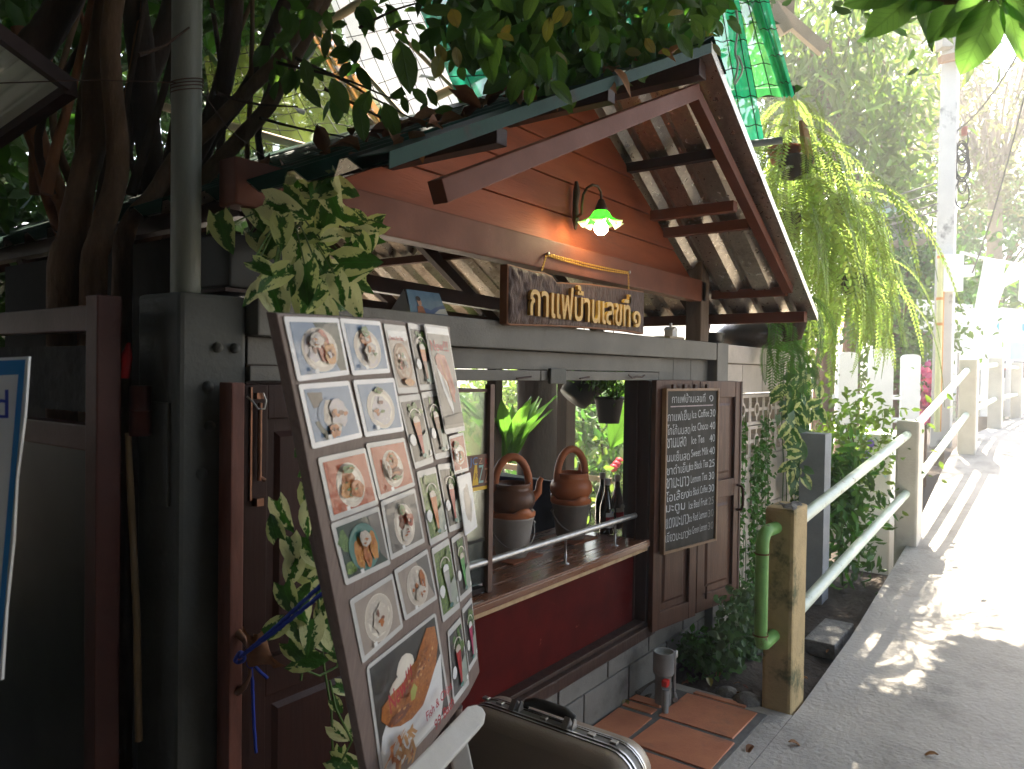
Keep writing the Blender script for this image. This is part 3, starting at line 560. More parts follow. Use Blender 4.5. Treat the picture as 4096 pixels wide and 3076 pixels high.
b = MB(); b.prism([(x, SY, z) for x, z in o2], (0, .035, 0)); bd = b.build('board', rim, sg, bevel=.003)
# the chiselled face: a relief grid a little proud of the board
def topz(x):
    for (x0, z0), (x1, z1) in zip(top, top[1:]):
        if x0 <= x <= x1: return z0+(z1-z0)*(x-x0)/(x1-x0)
    return zb
def botz(x):
    l = sorted(bot)
    for (x0, z0), (x1, z1) in zip(l, l[1:]):
        if x0 <= x <= x1 and x1 > x0: return z0+(z1-z0)*(x-x0)/(x1-x0)
    return za
from mathutils import noise
P = []
for i in range(111):
    x = xa+.006+(xb-xa-.012)*i/110; t1 = topz(x)-.006; t0 = botz(x)+.006; row = []
    for j in range(26):
        z = t0+(t1-t0)*j/25; e = 0 if i in (0, 110) or j in (0, 25) else 1
        amp = .010 if x < xa+.30 else .005
        row.append((x, SY-.002-e*amp*(.5+noise.noise(V3(x*45+z*8, 3, z*22-x*9)))-.0005, z))
    P.append(row)
b = MB(); b.grid(P); b.build('carved_face', SGM, sg)
LET = M('yellow_letter', (.62, .38, .10), (.5, .29, .07), sc=12, rough=.45, bump=.0006)
o0 = at_y(1143, 667, SY-.012); b = MB()
ex = V3(1, 0, 0); ez = V3(0, 0, 1)
def islands(v, f):
    par = list(range(len(v)))
    def fd(a):
        while par[a] != a: par[a] = par[par[a]]; a = par[a]
        return a
    key = {}
    for i, p in enumerate(v):
        k = tuple(round(c, 4) for c in p)
        if k in key: par[fd(i)] = fd(key[k])
        else: key[k] = i
    for q in f:
        for i in q[1:]: par[fd(i)] = fd(q[0])
    g = {}
    for q in f: g.setdefault(fd(q[0]), []).append(q)
    return list(g.values())
def letters(s, o, ex, ey, wd, ht, depth, mt, parent, off=.012):
    v, f = text_geo(s, .02, off); a = v.min(0); c = v.max(0); sx = wd/(c[0]-a[0]); sy = ht/(c[1]-a[1]); nz = ex.cross(ey)
    pos = [o+ex*((p[0]-a[0])*sx)+ey*((p[1]-a[1])*sy)+nz*((p[2]-a[2])*depth/.04) for p in v]
    for fs in islands(v, f):
        ids = sorted({i for q in fs for i in q}); mp = {i: k for k, i in enumerate(ids)}
        MB().add([pos[i] for i in ids], [tuple(mp[i] for i in q) for q in fs]).build('letter', mt, parent)
la = at_y(1141, 672, SY-.014); lb = at_y(1356, 714, SY-.014)
letters('กาแฟบ้านเลขที่', V3(la.x, SY-.010, 1.862), ex, ez, at_y(1358, 700, SY-.014).x-la.x, .150, .014, LET, sg, .014)
letters('๑', V3(at_y(1364, 700, SY-.014).x, SY-.010, 1.866), ex, ez, .075, .075, .014, LET, sg, .014)
chain = M('brass_chain', (.8, .48, .10), (.6, .34, .06), sc=60, rough=.3, metal=.8)
n0 = at_y(1181, 548, Y0-.052); n1 = at_y(1357, 588, Y0-.052); e0 = V3(at_y(1172, 580, SY).x, SY+.004, 2.045); e1 = V3(at_y(1360, 610, SY).x, SY+.004, 2.045)
def chain_run(a, c, sag=0):
    b = MB(); L = (c-a).length; n = int(L/.0085); d, s, u = frame(c-a)
    for i in range(n):
        t = (i+.5)/n; p = a+(c-a)*t-V3(0, 0, sag*4*t*(1-t)); q, r = (s, u) if i % 2 else (u, s)
        b.tube([p+d*.0062*math.cos(k)+q*.0034*math.sin(k) for k in [j*math.pi/3 for j in range(7)]], .0013, 4, False)
    return b
for a, c, g in ((e0, n0, 0), (n0, n1, .004), (n0+V3(0, 0, -.006), n1+V3(0, 0, -.006), .010), (n1, e1, 0)): chain_run(a, c, g).build('chain', chain, sg)
for p in (n0, n1): b = MB(); b.lathe([(0, .012), (.007, .011), (.007, .006), (.003, .006), (.003, -.02)], p+V3(0, -.0, 0), 10, ax=V3(0, -1, 0)); b.build('nail', CHROME, sg)
# ================================================================ lamp
lp = thing('wall_lamp', 'lit wall lamp with fluted green glass shade on a swan neck', 'lamp', at_y(1245, 480, GY-.02))
BR = M('lamp_bronze', (.09, .055, .03), (.05, .03, .018), sc=18, rough=.45, metal=.5, bump=.002)
LY = 1.60
q0 = at_y(1245, 392, GY-.03); q1 = at_y(1243, 496, GY-.03)
b = MB(); b.tube([q0, q0*.8+q1*.2+V3(.004, 0, 0), q0*.5+q1*.5-V3(.004, 0, 0), q0*.2+q1*.8, q1], [.008, .016, .013, .016, .005], 10); b.build('bracket', BR, lp)
pp = [(1256, 462, 1.69), (1257, 440, 1.66), (1260, 420, 1.64), (1268, 406, 1.62), (1280, 399, 1.60), (1291, 402, 1.60), (1298, 414, 1.60), (1299, 432, 1.60)]
b = MB(); b.tube([at_y(1246, 470, GY-.03)]+[at_y(*p) for p in pp], .0055, 8); b.build('swan_neck', BR, lp)
tp = at_y(1299, 430, LY); bt = at_y(1297, 486, LY); hh = tp.z-bt.z
b = MB(); b.lathe([(.004, .0), (.012, -.002), (.018, -.018), (.026, -.036), (.028, -.05), (.024, -.052)], tp, 16); b.build('holder', BR, lp)
def flute(r0, r1, z0, z1, amp, inner=0):
    g = []
    for i in range(13):
        t = i/12; row = []
        for j in range(73):
            a = 2*math.pi*j/72; rr = r0+(r1-r0)*(t**.8*.62+.38*max(0, t-.55)/.45) ; w = amp*t**3
            row.append((tp.x+(rr-inner)*math.cos(a)*(1+w*.6*math.cos(8*a)), tp.y+(rr-inner)*math.sin(a)*(1+w*.6*math.cos(8*a)), tp.z+z0+(z1-z0)*t+.010*t**4*math.cos(8*a)))
        g.append(row)
    b = MB(); b.grid(g); return b
GG = bpy.data.materials.new('green_glass'); GG.use_nodes = True; nt = GG.node_tree; p = nt.nodes['Principled BSDF']; p.inputs['Roughness'].default_value = .15
tc = _n(nt, 'ShaderNodeTexCoord'); sx = _n(nt, 'ShaderNodeSeparateXYZ'); nt.links.new(tc.outputs['Object'], sx.inputs[0]); mr = _n(nt, 'ShaderNodeMapRange'); zl = tp.z-.05-ORG[lp.name].z
mr.inputs[1].default_value = zl-.056; mr.inputs[2].default_value = zl-.044; nt.links.new(sx.outputs[2], mr.inputs[0])
mx = _n(nt, 'ShaderNodeMix', data_type='RGBA'); nt.links.new(mr.outputs[0], mx.inputs['Factor']); mx.inputs['A'].default_value = (.5, .52, .38, 1); mx.inputs['B'].default_value = (.012, .22, .012, 1); nt.links.new(mx.outputs['Result'], p.inputs['Base Color'])
tr = _n(nt, 'ShaderNodeBsdfTranslucent'); nt.links.new(mx.outputs['Result'], tr.inputs[0]); ms = _n(nt, 'ShaderNodeMixShader'); ms.inputs[0].default_value = .32; nt.links.new(p.outputs[0], ms.inputs[1]); nt.links.new(tr.outputs[0], ms.inputs[2]); nt.links.new(ms.outputs[0], nt.nodes['Material Output'].inputs[0])
flute(.024, .088, -.045, -.108, .25).build('shade', GG, lp)
BU = M('lit_bulb', (1, .80, .48), (1, .80, .48), emit=21)
b = MB(); c = V3(tp.x, tp.y, tp.z-.122); b.lathe([(0, -.030), (.012, -.0275), (.022, -.02), (.029, -.008), (.030, .002), (.027, .013), (.018, .026), (.012, .04), (.012, .055)], c, 20); b.build('bulb', BU, lp)
# ================================================================ chalkboard menu on the shutter
cb = thing('chalkboard', 'framed chalk menu board with prices hanging on the brown shutter', 'chalkboard', shp(.32, .71, .06))
def cbp(x, y, o=.062): return at_pl(x, y, SO+SN*o, SN)
q = [cbp(1442, 838), cbp(1556, 840), cbp(1546, 1166), cbp(1431, 1202)]
u0 = min((p-SO).dot(SX) for p in q); u1 = max((p-SO).dot(SX) for p in q); z0 = (q[2].z+q[3].z)/2; z1 = (q[0].z+q[1].z)/2
u0 = ((q[0]-SO).dot(SX)+(q[3]-SO).dot(SX))/2; u1 = ((q[1]-SO).dot(SX)+(q[2]-SO).dot(SX))/2
def slab(mb, a, c, d, f, o0, o1): return mb.hexa([shp(a, d, o0), shp(c, d, o0), shp(c, d, o1), shp(a, d, o1)], [shp(a, f, o0), shp(c, f, o0), shp(c, f, o1), shp(a, f, o1)])
b = MB(); slab(b, u0+.008, u1-.008, z0+.008, z1-.008, .040, .054); b.build('slate', M('blackboard', (.045, .04, .032), (.03, .027, .022), sc=6, st=(3, 3, 1), rough=.75, c3=(.075, .068, .058), c3sc=4, c3lo=.52, c3hi=.75), cb)
FRM = M('pale_frame', (.30, .19, .11), (.18, .11, .065), sc=8, rough=.55)
b = MB(); k = .013; slab(b, u0, u0+k, z0, z1, .036, .064); slab(b, u1-k, u1, z0, z1, .036, .064); slab(b, u0+k, u1-k, z0, z0+k, .036, .063); slab(b, u0+k, u1-k, z1-k, z1, .036, .063); b.build('frame', FRM, cb, bevel=.002)
b = MB()
for u in (.15, .35, .55, .78): slab(b, u0+(u1-u0)*u-.012, u0+(u1-u0)*u+.012, z1-.004, z1+.022, .045, .060)
b.build('clip', STEELD, cb, bevel=.003)
CH = M('chalk', (.62, .62, .60), (.34, .34, .33), sc=70, rough=.95); CH2 = M('chalk_faint', (.30, .28, .25), (.17, .16, .14), sc=60, rough=.95); CHP = M('chalk_pink', (.55, .45, .44), (.34, .28, .27), sc=50, rough=.95)
W = u1-u0; H = z1-z0; rot = .0
def ctext(s, ua, ub, ya, yb, mt, slope=0.0):
    b = MB(); o = shp(u0+W*ua, z1-H*yb, .0552); d = SX.copy(); d = (SX+V3(0, 0, slope)).normalized(); text(b, s, o, d, V3(0, 0, 1), W*(ub-ua), H*(yb-ya), off=-.002); b.build('lettering', mt, cb)
ctext('กาแฟบ้านเลขที่', .12, .74, .030, .088, CH); ctext('๑', .82, .90, .045, .085, CH)
b = MB(); slab(b, u0+W*.10, u0+W*.90, z1-H*.113, z1-H*.106, .0541, .0550); b.build('underline', CHP, cb)
rows = [('กาแฟเย็น', 'Ice Coffee', '30'), ('โกโก้นมสด', 'Ice Choco', '40'), ('ชานมสด', 'Ice Tea', '40'), ('นมเย็นสด', 'Sweet Milk', '40'), ('ชาดำเย็น', 'Ice Black Tea', '25'), ('ชามะนาว', 'Lemon Tea', '30'), ('โอเลี้ยง', 'Ice Black Coffee', '30'), ('มะตูม', 'Ice Beal Fruit', '25'), ('แดงมะนาว', 'Ice Red Lemon', '30'), ('เขียวมะนาว', 'Ice Green Lemon', '30')]
for i, (a, e, pr) in enumerate(rows):
    y = .135+i*.0815; hgt = .057; la_ = .41 if len(a) > 6 else .34
    ctext(a, .05, .05+la_, y, y+hgt+.006, CH, -.02 if i % 2 else .01)
    ctext(e, .49 if len(e) < 13 else .46, min(.82, .50+.034*len(e)), y+.004, y+hgt-.004, CH, .03)
    ctext(pr, .84, .95, y+.002, y+hgt-.006, CH if i < 7 else CH2, .02)
# ================================================================ things on the beam
cd = thing('picture_card', 'small folded card with a woman and a blue wave printed on it', 'card', (1.93, 1.8, 1.838))
b = MB(); b.k = 0; z0, z1 = 1.839, 1.925
F = lambda u, w, o=0: V3(1.835+.19*u, 1.79+.035*w-o, z0+(z1-z0)*w)
b.poly(F(0, 0), F(1, 0), F(.93, 1), F(.06, 1)); b.k = 1; b.poly(F(.25, .10, .001), F(1, .08, .001), F(.97, .5, .001), F(.7, .36, .001), F(.55, .22, .001), F(.42, .30, .001)); b.k = 2; b.poly(F(.62, .1, .0015), F(1, .1, .0015), F(.98, .36, .0015), F(.8, .30, .0015))
b.k = 3; b.poly(F(.18, 0, .002), F(.40, 0, .002), F(.36, .36, .002), F(.22, .36, .002)); b.k = 4; b.poly(*[F(.30+.055*math.cos(t), .52+.17*math.sin(t), .002) for t in [i*.628 for i in range(10)]]); b.k = 5; b.poly(*[F(.29+.06*math.cos(t), .66+.10*math.sin(t), .0025) for t in [i*.628 for i in range(10)]])
b.build('print', [M('card_blue', (.06, .12, .18), (.10, .17, .22), sc=30, rough=.5), M('card_wave', (.03, .07, .17), rough=.5), M('card_foam', (.35, .35, .32), rough=.5), M('card_dress', (.25, .08, .03), rough=.5), M('card_skin', (.35, .18, .11), rough=.5), M('card_hair', (.02, .01, .01), rough=.5)], cd)
b = MB(); b.poly(V3(1.835, 1.792, z0), V3(1.84, 1.83, z1), V3(1.80, 1.86, z0)); b.poly(V3(1.835+.06*.19, 1.826, z1), V3(1.835+.93*.19, 1.826, z1), V3(2.025, 1.87, z0), V3(1.835, 1.87, z0)); b.build('back_flap', M('card_back', (.35, .34, .32), rough=.7), cd)
h = thing('toy_house', 'little white candle house standing on a pale tray on the beam', 'ornament', at_y(1440, 735, 1.80)); hc = at_y(1448, 735, 1.82); s = .0
b = MB(); b.box((hc.x-.09, 1.78, 1.8395), (hc.x+.10, 1.88, 1.858)); b.build('tray', M('pale_wood', (.5, .40, .28), sc=8, rough=.6), h, bevel=.003)
b = MB(); x, y = hc.x+.015, 1.825; b.box((x-.03, y-.025, 1.858), (x+.03, y+.025, 1.895)); b.prism([(x-.036, y-.03, 1.895), (x+.036, y-.03, 1.895), (x, y-.03, 1.915)], (0, .06, 0)); b.box((x-.006, y-.006, 1.905), (x+.006, y+.006, 1.935)); b.build('body', WHITE, h)
cu = thing('black_pot', 'low black metal pot behind the short wooden post', 'pot', at_y(1520, 738, 1.86)); c = at_y(1526, 740, 1.87); c.z = 1.8395
BLK = M('black_enamel', (.02, .018, .017), (.012, .011, .01), sc=8, rough=.35)
b = MB(); b.lathe([(0, 0), (.09, 0), (.105, .015), (.108, .065), (.113, .07), (.104, .072), (.10, .02), (0, .012)], c, 24); b.build('body', BLK, cu)
b = MB(); b.tube([c+V3(.10, -.03, .05), c+V3(.14, -.04, .05), c+V3(.15, -.04, .03), c+V3(.12, -.035, .012)], .006, 8); b.build('handle', WHITE, cu)
tpz = thing('teapot', 'big blackened clay teapot standing on the wall coping', 'teapot', V3(5.32, 1.84, 1.84)); c = V3(5.30, 1.84, 1.8385)
CLB = M('blackened_clay', (.075, .052, .038), (.045, .033, .027), sc=6, rough=.3, bump=.001, bsc=40, c3=(.14, .10, .075), c3sc=4, c3lo=.55, c3hi=.7)
b = MB(); b.lathe([(0, 0), (.12, 0), (.20, .03), (.235, .075), (.225, .12), (.17, .17), (.10, .195), (.09, .21), (.04, .225), (0, .227)], c, 28); b.build('body', CLB, tpz)
b = MB(); b.tube([c+V3(.18, -.04, .06), c+V3(.25, -.06, .10), c+V3(.30, -.07, .16), c+V3(.33, -.075, .18)], [.04, .03, .022, .018], 12); b.build('spout', CLB, tpz)
b = MB(); b.tube([c+V3(-.09, 0, .19), c+V3(-.09, 0, .27), c+V3(-.04, 0, .33), c+V3(.04, 0, .33), c+V3(.09, 0, .27), c+V3(.09, 0, .19)], .012, 8); b.build('handle', CLB, tpz)
b = MB(); g = []
for i in range(17): g.append([(2.35+i*.025, 1.745+.02*j, 1.8395+.012*abs(noise.noise(V3(i*.7, j*.9, 2)))+(.02 if i < 3 else 0)*(j == 2)) for j in range(4)])
b.grid(g); tag(b.build('plastic_bag', M('black_plastic', (.02, .02, .02), rough=.25)), 'crumpled black plastic sheet lying on the beam under the sign', 'bag')
# ================================================================ counter: stoves, kettles, bottles, rail, glass case
CLAY = M('red_clay', (.42, .135, .05), (.33, .10, .04), sc=4, rough=.42, bump=.0008, bsc=50, c3=(.17, .06, .03), c3sc=4, c3lo=.56, c3hi=.75)
CLAYD = M('scorched_clay', (.17, .075, .04), (.09, .045, .028), sc=4, rough=.38, bump=.0008, bsc=50, c3=(.03, .022, .018), c3sc=3, c3lo=.5, c3hi=.7)
TIN = M('old_zinc', (.36, .32, .28), (.25, .22, .19), sc=6, rough=.5, metal=.1, bump=.001, bsc=40, c3=(.12, .085, .06), c3sc=5, c3lo=.55, c3hi=.7)
TIN2 = M('rusty_zinc', (.24, .20, .16), (.15, .125, .10), sc=6, rough=.6, metal=.2, bump=.001, bsc=40, c3=(.30, .27, .23), c3sc=7, c3lo=.55, c3hi=.7)
def stove(c, s, label, tin):
    t = thing('clay_stove', label, 'stove', c, 'charcoal stoves on the counter')
    b = MB(); b.lathe([(.001, 0), (.068*s, 0), (.070*s, .012), (.075*s, .02), (.082*s, .08*s), (.098*s, .175*s), (.101*s, .178*s), (.099*s, .186*s)], c, 28); b.build('bucket', tin, t)
    g = []
    for rr, dz in ((.099, .184), (.105, .190), (.106, .204), (.098, .212), (.088, .206), (.080, .18), (.06, .13), (0.001, .12)):
        g.append([(c.x+rr*s*math.cos(a), c.y+rr*s*math.sin(a), c.z+dz*s+(.022*s*max(0, math.cos(3*a-.6))*(1 if dz > .2 else 0))) for a in [2*math.pi*i/36 for i in range(37)]])
    b = MB(); b.grid(g); b.build('clay_rim', CLAY, t)
    b = MB(); d = V3(-math.sin(.6), -math.cos(.6), 0); e = V3(math.cos(.6), -math.sin(.6), 0); q = []
    for i in range(13):
        a = math.pi*i/12; q.append(c+V3(math.cos(a)*e.x, math.cos(a)*e.y, 0)*.104*s+V3(0, 0, .15*s-.105*s*math.sin(a))+V3(-.5, -.85, 0).normalized()*.075*s*math.sin(a))
    b.tube(q, .0035, 6); b.build('handle', M('wire', (.25, .23, .2), rough=.45, metal=.6), t)
    for i in (0, 12): b = MB(); b.lathe([(0, .008), (.008, .006), (.01, 0)], q[i], 8, ax=V3(-.3, -1, 0)); b.build('rivet', MATS['wire'], t)
def kettle(c, s, label, mt, hm, ang, spang):
    t = thing('clay_kettle', label, 'kettle', c, 'clay kettles on the stoves')
    b = MB(); b.lathe([(r*s, z*s) for r, z in [(.0, 0), (.05, .0), (.078, .014), (.094, .042), (.097, .066), (.090, .088), (.077, .100), (.073, .104), (.074, .120), (.079, .128), (.073, .129), (.068, .115), (.066, .09), (0, .08)]], c, 32); b.build('body', mt, t)
    e = V3(math.cos(ang), math.sin(ang), 0); q = []
    for i in range(15):
        a = math.pi*i/14; q.append(c+e*(.070*s*math.cos(a)*(1.08 if 0 < i < 14 else 1.0))+V3(0, 0, s*(.085+.150*math.sin(a)**.8)))
    b = MB(); b.tube(q, [s*(.0165 if 0 < i < 14 else .021) for i in range(15)], 12); b.build('handle', hm, t)
    d = V3(math.cos(spang), math.sin(spang), 0)
    b = MB(); b.tube([c+d*s*.075+V3(0, 0, .055*s), c+d*s*.112+V3(0, 0, .09*s), c+d*s*.115+V3(0, 0, .13*s), c+d*s*.125+V3(0, 0, .148*s)], [s*.022, s*.016, s*.012, s*.010], 10); b.build('spout', hm, t)
S1 = at_z(1105, 1202, .798); S2 = at_z(1232, 1163, .798)
S1 = V3(S1.x, S1.y, .798); S2 = V3(S2.x, S2.y, .798)
stove(S1, 1.02, 'grey tin clay stove with a bail handle, nearer the glass case', TIN); stove(S2, 1.0, 'brown rusty tin clay stove with a bail handle, nearer the bottles', TIN2)
kettle(S1+V3(-.005, .0, .197), 1.12, 'smoke darkened brown clay kettle with black rim on the grey stove', CLAYD, CLAY, -.63, -.75)
kettle(S2+V3(.0, .0, .196), 1.12, 'plain orange clay kettle with tall loop handle on the brown stove', CLAY, CLAY, -.45, .2)
for c in (S1, S2): b = MB(); b.box((c.x-.12, c.y-.10, .7975), (c.x+.11, c.y+.11, .8035)); o = b.build('stove_mat', M('clay_mat', (.28, .10, .05), sc=9, rough=.7), loc=None); tag(o, 'thin red brown board under the '+('grey stove' if c is S1 else 'brown stove'), 'mat', 'boards under the stoves')
GLD = M('dark_syrup_glass', (.012, .006, .005), (.008, .005, .004), rough=.08, coat=1, spec=.8); GLR = M('red_syrup_glass', (.10, .004, .004), (.05, .003, .003), rough=.08, coat=1, spec=.8); GLG = M('green_syrup_glass', (.01, .03, .012), rough=.08, coat=1)
CAPW = M('plastic_cap', (.55, .53, .55), rough=.4)
def bottle(x, y, label, gm, s=1., lab=True, pic=False):
    c = at_z(x, y, .798); c = V3(c.x, c.y, .798)
    t = thing('syrup_bottle', label, 'bottle', c, 'syrup bottles on the counter')
    b = MB(); b.lathe([(r*s, z*s) for r, z in [(0, 0), (.034, 0), (.037, .006), (.037, .125), (.034, .15), (.022, .195), (.0145, .225), (.0135, .262), (.015, .264), (.015, .27), (0, .27)]], c, 20); b.build('glass', gm, t)
    b = MB(); b.lathe([(.0165*s, .258*s), (.0165*s, .288*s), (.015*s, .291*s), (0, .291*s)], c, 14); b.build('cap', CAPW, t)
    if lab:
        def band(z0, z1, mt, r=.0376, a0=-2.75, a1=-.55, name='label'):
            g = [[(c.x+r*s*math.cos(a), c.y+r*s*math.sin(a), c.z+z*s) for a in [a0+(a1-a0)*i/14 for i in range(15)]] for z in (z0, z1)]
            b = MB(); b.grid(g); b.build(name, mt, t)
        lw = M('label_white', (.62, .60, .57), rough=.5); band(.035, .115, lw)
        band(.062, .092, M('label_red', (.42, .008, .02), rough=.5), .0378)
        # round top of the label and its script word
        d = V3(math.cos(-1.72), math.sin(-1.72), 0); sdir = V3(-d.y, d.x, 0)
        b = MB(); b.add([c+d*(.0382*s)+sdir*(.020*s*math.cos(a))+V3(0, 0, s*(.115+.022*math.sin(a))) for a in [math.pi*i/10 for i in range(11)]], [tuple(range(11))]); b.k = 1
        if pic:
            b.add([c+d*(.0386*s)+sdir*(u*s)+V3(0, 0, v*s) for u, v in ((-.006, .108), (-.001, .122), (.003, .122), (.008, .108), (.003, .116))], [(0, 1, 2, 3, 4)]); b.k = 2; b.add([c+d*(.0387*s)+sdir*(u*s)+V3(0, 0, v*s) for u, v in ((-.004, .122), (-.002, .132), (.004, .133), (.006, .124))], [(0, 1, 2, 3)])
            b.build('label_top', [lw, M('label_blue', (.08, .14, .5), rough=.5), M('label_green', (.2, .45, .05), rough=.5)], t)
            b = MB(); text(b, "Hale's", c+d*(.0392*s)-sdir*(.024*s)+V3(0, 0, .066*s), sdir, V3(0, 0, 1), .048*s, .022*s); b.build('lettering', lw, t)
        else: b.build('label_top', [lw, lw], t)
bottle(1310, 1152, 'dark syrup bottle with red and white label, foremost of the bottles', GLD, 1.0, True, True)
bottle(1332, 1140, 'red syrup bottle beside the window jamb', GLR, 1.0, True); bottle(1300, 1136, 'green syrup bottle behind the labelled dark one', GLG, 1.02, False)
rl = thing('counter_rail_bar', 'worn chrome bar on short stands along the counter edge', 'rail', (2.75, Y0-.03, .80))
ry = Y0+.03
a = at_y(1005, 1216, ry); c = at_y(1352, 1122, ry); hz = (at_y(1222, 1160, ry).z)
b = MB(); b.tube([(2.0, ry, hz), (3.49, ry, hz)], .014, 14); b.build('bar', CHROME, rl)
for x in (2.06, at_y(1222, 1175, ry).x, 3.28): b = MB(); b.lathe([(.018, .0), (.018, .004), (.006, .006), (.006, hz-.798), (.017, hz-.798)], (x, ry, .798), 12); b.build('stand', CHROME, rl)
gc = thing('glass_case', 'brown framed glass display case with bottles and stickers on the counter', 'display case', (2.12, 1.85, .8))
cxx = at_y(1062, 900, Y0+.02).x
CF = M('case_frame', (.16, .085, .06), (.10, .055, .04), sc=6, rough=.5)
fx = (1.60, cxx); fy = (Y0+.03, Y0+.36)
for x in fx:
    for y in fy: bx((x-.014, y-.014, .80), (x+.014, y+.014, 1.60)).build('post', CF, gc, bevel=.002)
for z in (.803, 1.0, 1.57): bx((fx[0]+.015, fy[0]+.0, z), (fx[1]-.015, fy[1]-.0, z+.012 if z > .9 else z+.02)).build('shelf', DARKM if z < 1.2 else CF, gc)
GLASS = bpy.data.materials.new('case_glass'); GLASS.use_nodes = True; nt = GLASS.node_tree; gl = _n(nt, 'ShaderNodeBsdfGlossy'); gl.inputs['Roughness'].default_value = .06; tb = _n(nt, 'ShaderNodeBsdfTransparent'); tb.inputs[0].default_value = (.85, .9, .86, 1); fr = _n(nt, 'ShaderNodeFresnel'); fr.inputs[0].default_value = 1.28; ms = _n(nt, 'ShaderNodeMixShader'); nt.links.new(fr.outputs[0], ms.inputs[0]); nt.links.new(tb.outputs[0], ms.inputs[1]); nt.links.new(gl.outputs[0], ms.inputs[2]); nt.links.new(ms.outputs[0], nt.nodes['Material Output'].inputs[0])
bx((fx[0]+.015, fy[0]-.002, .84), (fx[1]-.015, fy[0]+.002, 1.568)).build('pane', GLASS, gc)
bx((fx[1]-.002, fy[0]+.015, .84), (fx[1]+.002, fy[1]-.015, 1.568)).build('pane', GLASS, gc)
for (x, h, mt) in ((2.02, .26, GLG), (2.12, .22, M('brown_jar', (.16, .08, .045), rough=.3, coat=1)), (1.93, .2, GLD)):
    b = MB(); b.lathe([(0, 0), (.045, 0), (.047, .01), (.047, h*.6), (.03, h*.75), (.018, h*.85), (.018, h), (0, h)], (x, 1.93, 1.013), 16); o = b.build('case_bottle', mt); tag(o, {.26: 'tall green bottle inside the glass case', .22: 'brown jar inside the glass case', .2: 'dark bottle inside the glass case behind the menu board'}[h], 'bottle')
# stickers on the case front
sk_ = MB(); y = fy[0]-.0035; st0 = at_y(1012, 985, y); st1 = at_y(1055, 1030, y)
X0, X1, ZA, ZB = st0.x-.02, st1.x+.005, st1.z-.045, st0.z
Fq = lambda u, v, o=0: V3(X0+(X1-X0)*u, y-o, ZA+(ZB-ZA)*v)
cols = [M('sticker_brown', (.14, .06, .035), (.09, .04, .03), sc=20, rough=.4), M('sticker_yellow', (.7, .42, .03), rough=.4), M('sticker_blue', (.10, .22, .45), rough=.4), M('sticker_teal', (.25, .42, .38), rough=.4), M('sticker_red', (.45, .03, .02), rough=.4), M('sticker_peach', (.5, .25, .15), rough=.4)]
def qd(u0, v0, u1, v1, k, o): sk_.k = k; sk_.poly(Fq(u0, v0, o), Fq(u1, v0, o), Fq(u1, v1, o), Fq(u0, v1, o))
qd(0, 0, 1, 1, 0, 0); qd(0, 0, 1, .10, 1, .0004); sk_.k = 1; sk_.poly(Fq(.30, .16, .0006), Fq(.55, .16, .0006), Fq(.47, .78, .0006), Fq(.40, .78, .0006))
sk_.k = 2; text(sk_, 'JC', Fq(.18, .66, .0008), ex, ez, (X1-X0)*.32, (ZB-ZA)*.28); sk_.k = 3; text(sk_, 'Z', Fq(.55, .20, .0008), ex, ez, (X1-X0)*.20, (ZB-ZA)*.50); sk_.k = 4; text(sk_, 'JC', Fq(.78, .64, .0008), ex, ez, (X1-X0)*.2, (ZB-ZA)*.24); sk_.k = 0; text(sk_, 'JC', Fq(.38, .32, .001), ex, ez, (X1-X0)*.2, (ZB-ZA)*.18); sk_.k = 2; text(sk_, 'I', Fq(.04, .18, .0008), ex, ez, (X1-X0)*.1, (ZB-ZA)*.3); sk_.k = 5; text(sk_, 'Z', Fq(.80, .18, .0008), ex, ez, (X1-X0)*.18, (ZB-ZA)*.42); text(sk_, 'Z', Fq(.56, .74, .0008), ex, ez, (X1-X0)*.14, (ZB-ZA)*.16)
sk_.build('sticker', cols, gc)
b = MB(); cx_ = at_y(1160, 1075, 2.5); b.hexa([(2.95, 2.45, .70), (3.75, 2.45, .70), (3.75, 2.95, .70), (2.95, 2.95, .70)], [(2.75, 2.5, 1.16), (3.75, 2.42, 1.0), (3.75, 2.95, 1.02), (2.75, 2.95, 1.2)]); tag(b.build('cloth_cover', M('navy_cloth', (.015, .02, .045), (.01, .012, .03), sc=5, rough=.6, bump=.006, bsc=8)), 'dark blue cloth draped over a box behind the kettles', 'cloth cover')
# ================================================================ suitcase
sc = thing('suitcase', 'old brown hard shell suitcase with metal rims standing in front of the wall', 'suitcase', (2.06, 1.36, .012))
SCM = M('suitcase_shell', (.33, .26, .20), (.27, .21, .16), sc=3, rough=.34, bump=.0006, bsc=160, coat=.2, coat_rough=.25, c3=(.14, .105, .08), c3sc=3, c3lo=.6, c3hi=.8)
SCD = M('suitcase_edge', (.19, .175, .155), (.15, .14, .125), sc=5, rough=.4); RIM = M('rim_metal', (.55, .54, .52), (.40, .38, .36), sc=20, rough=.32, metal=.8); RUB = M('rim_rubber', (.03, .03, .03), rough=.5)
ya, yb, zt, zb_, rc = 1.0, 1.665, .515, .012, .10
def rr(x, inset=0, n=7):
    pts = []
    y0, y1, z0, z1 = ya+inset, yb-inset, zb_+inset, zt-inset; r = max(.01, rc-inset)
    for cy, cz, a0 in ((y0+r, z1-r, math.pi), (y1-r, z1-r, math.pi/2), (y1-r, z0+r, 0), (y0+r, z0+r, -math.pi/2)):
        for i in range(n): a = a0-math.pi/2*i/(n-1); pts.append(V3(x, cy+r*math.cos(a), cz+r*math.sin(a)))
    return pts
def loft(seq, mt, name, caps=(1, 1)):
    b = MB(); g = [rr(x, i)+[rr(x, i)[0]] for x, i in seq]; b.grid(g)
    for k, on in zip((0, -1), caps):
        if on: b.add(g[k][:-1], [tuple(range(len(g[k])-1))])
    return b.build(name, mt, sc)
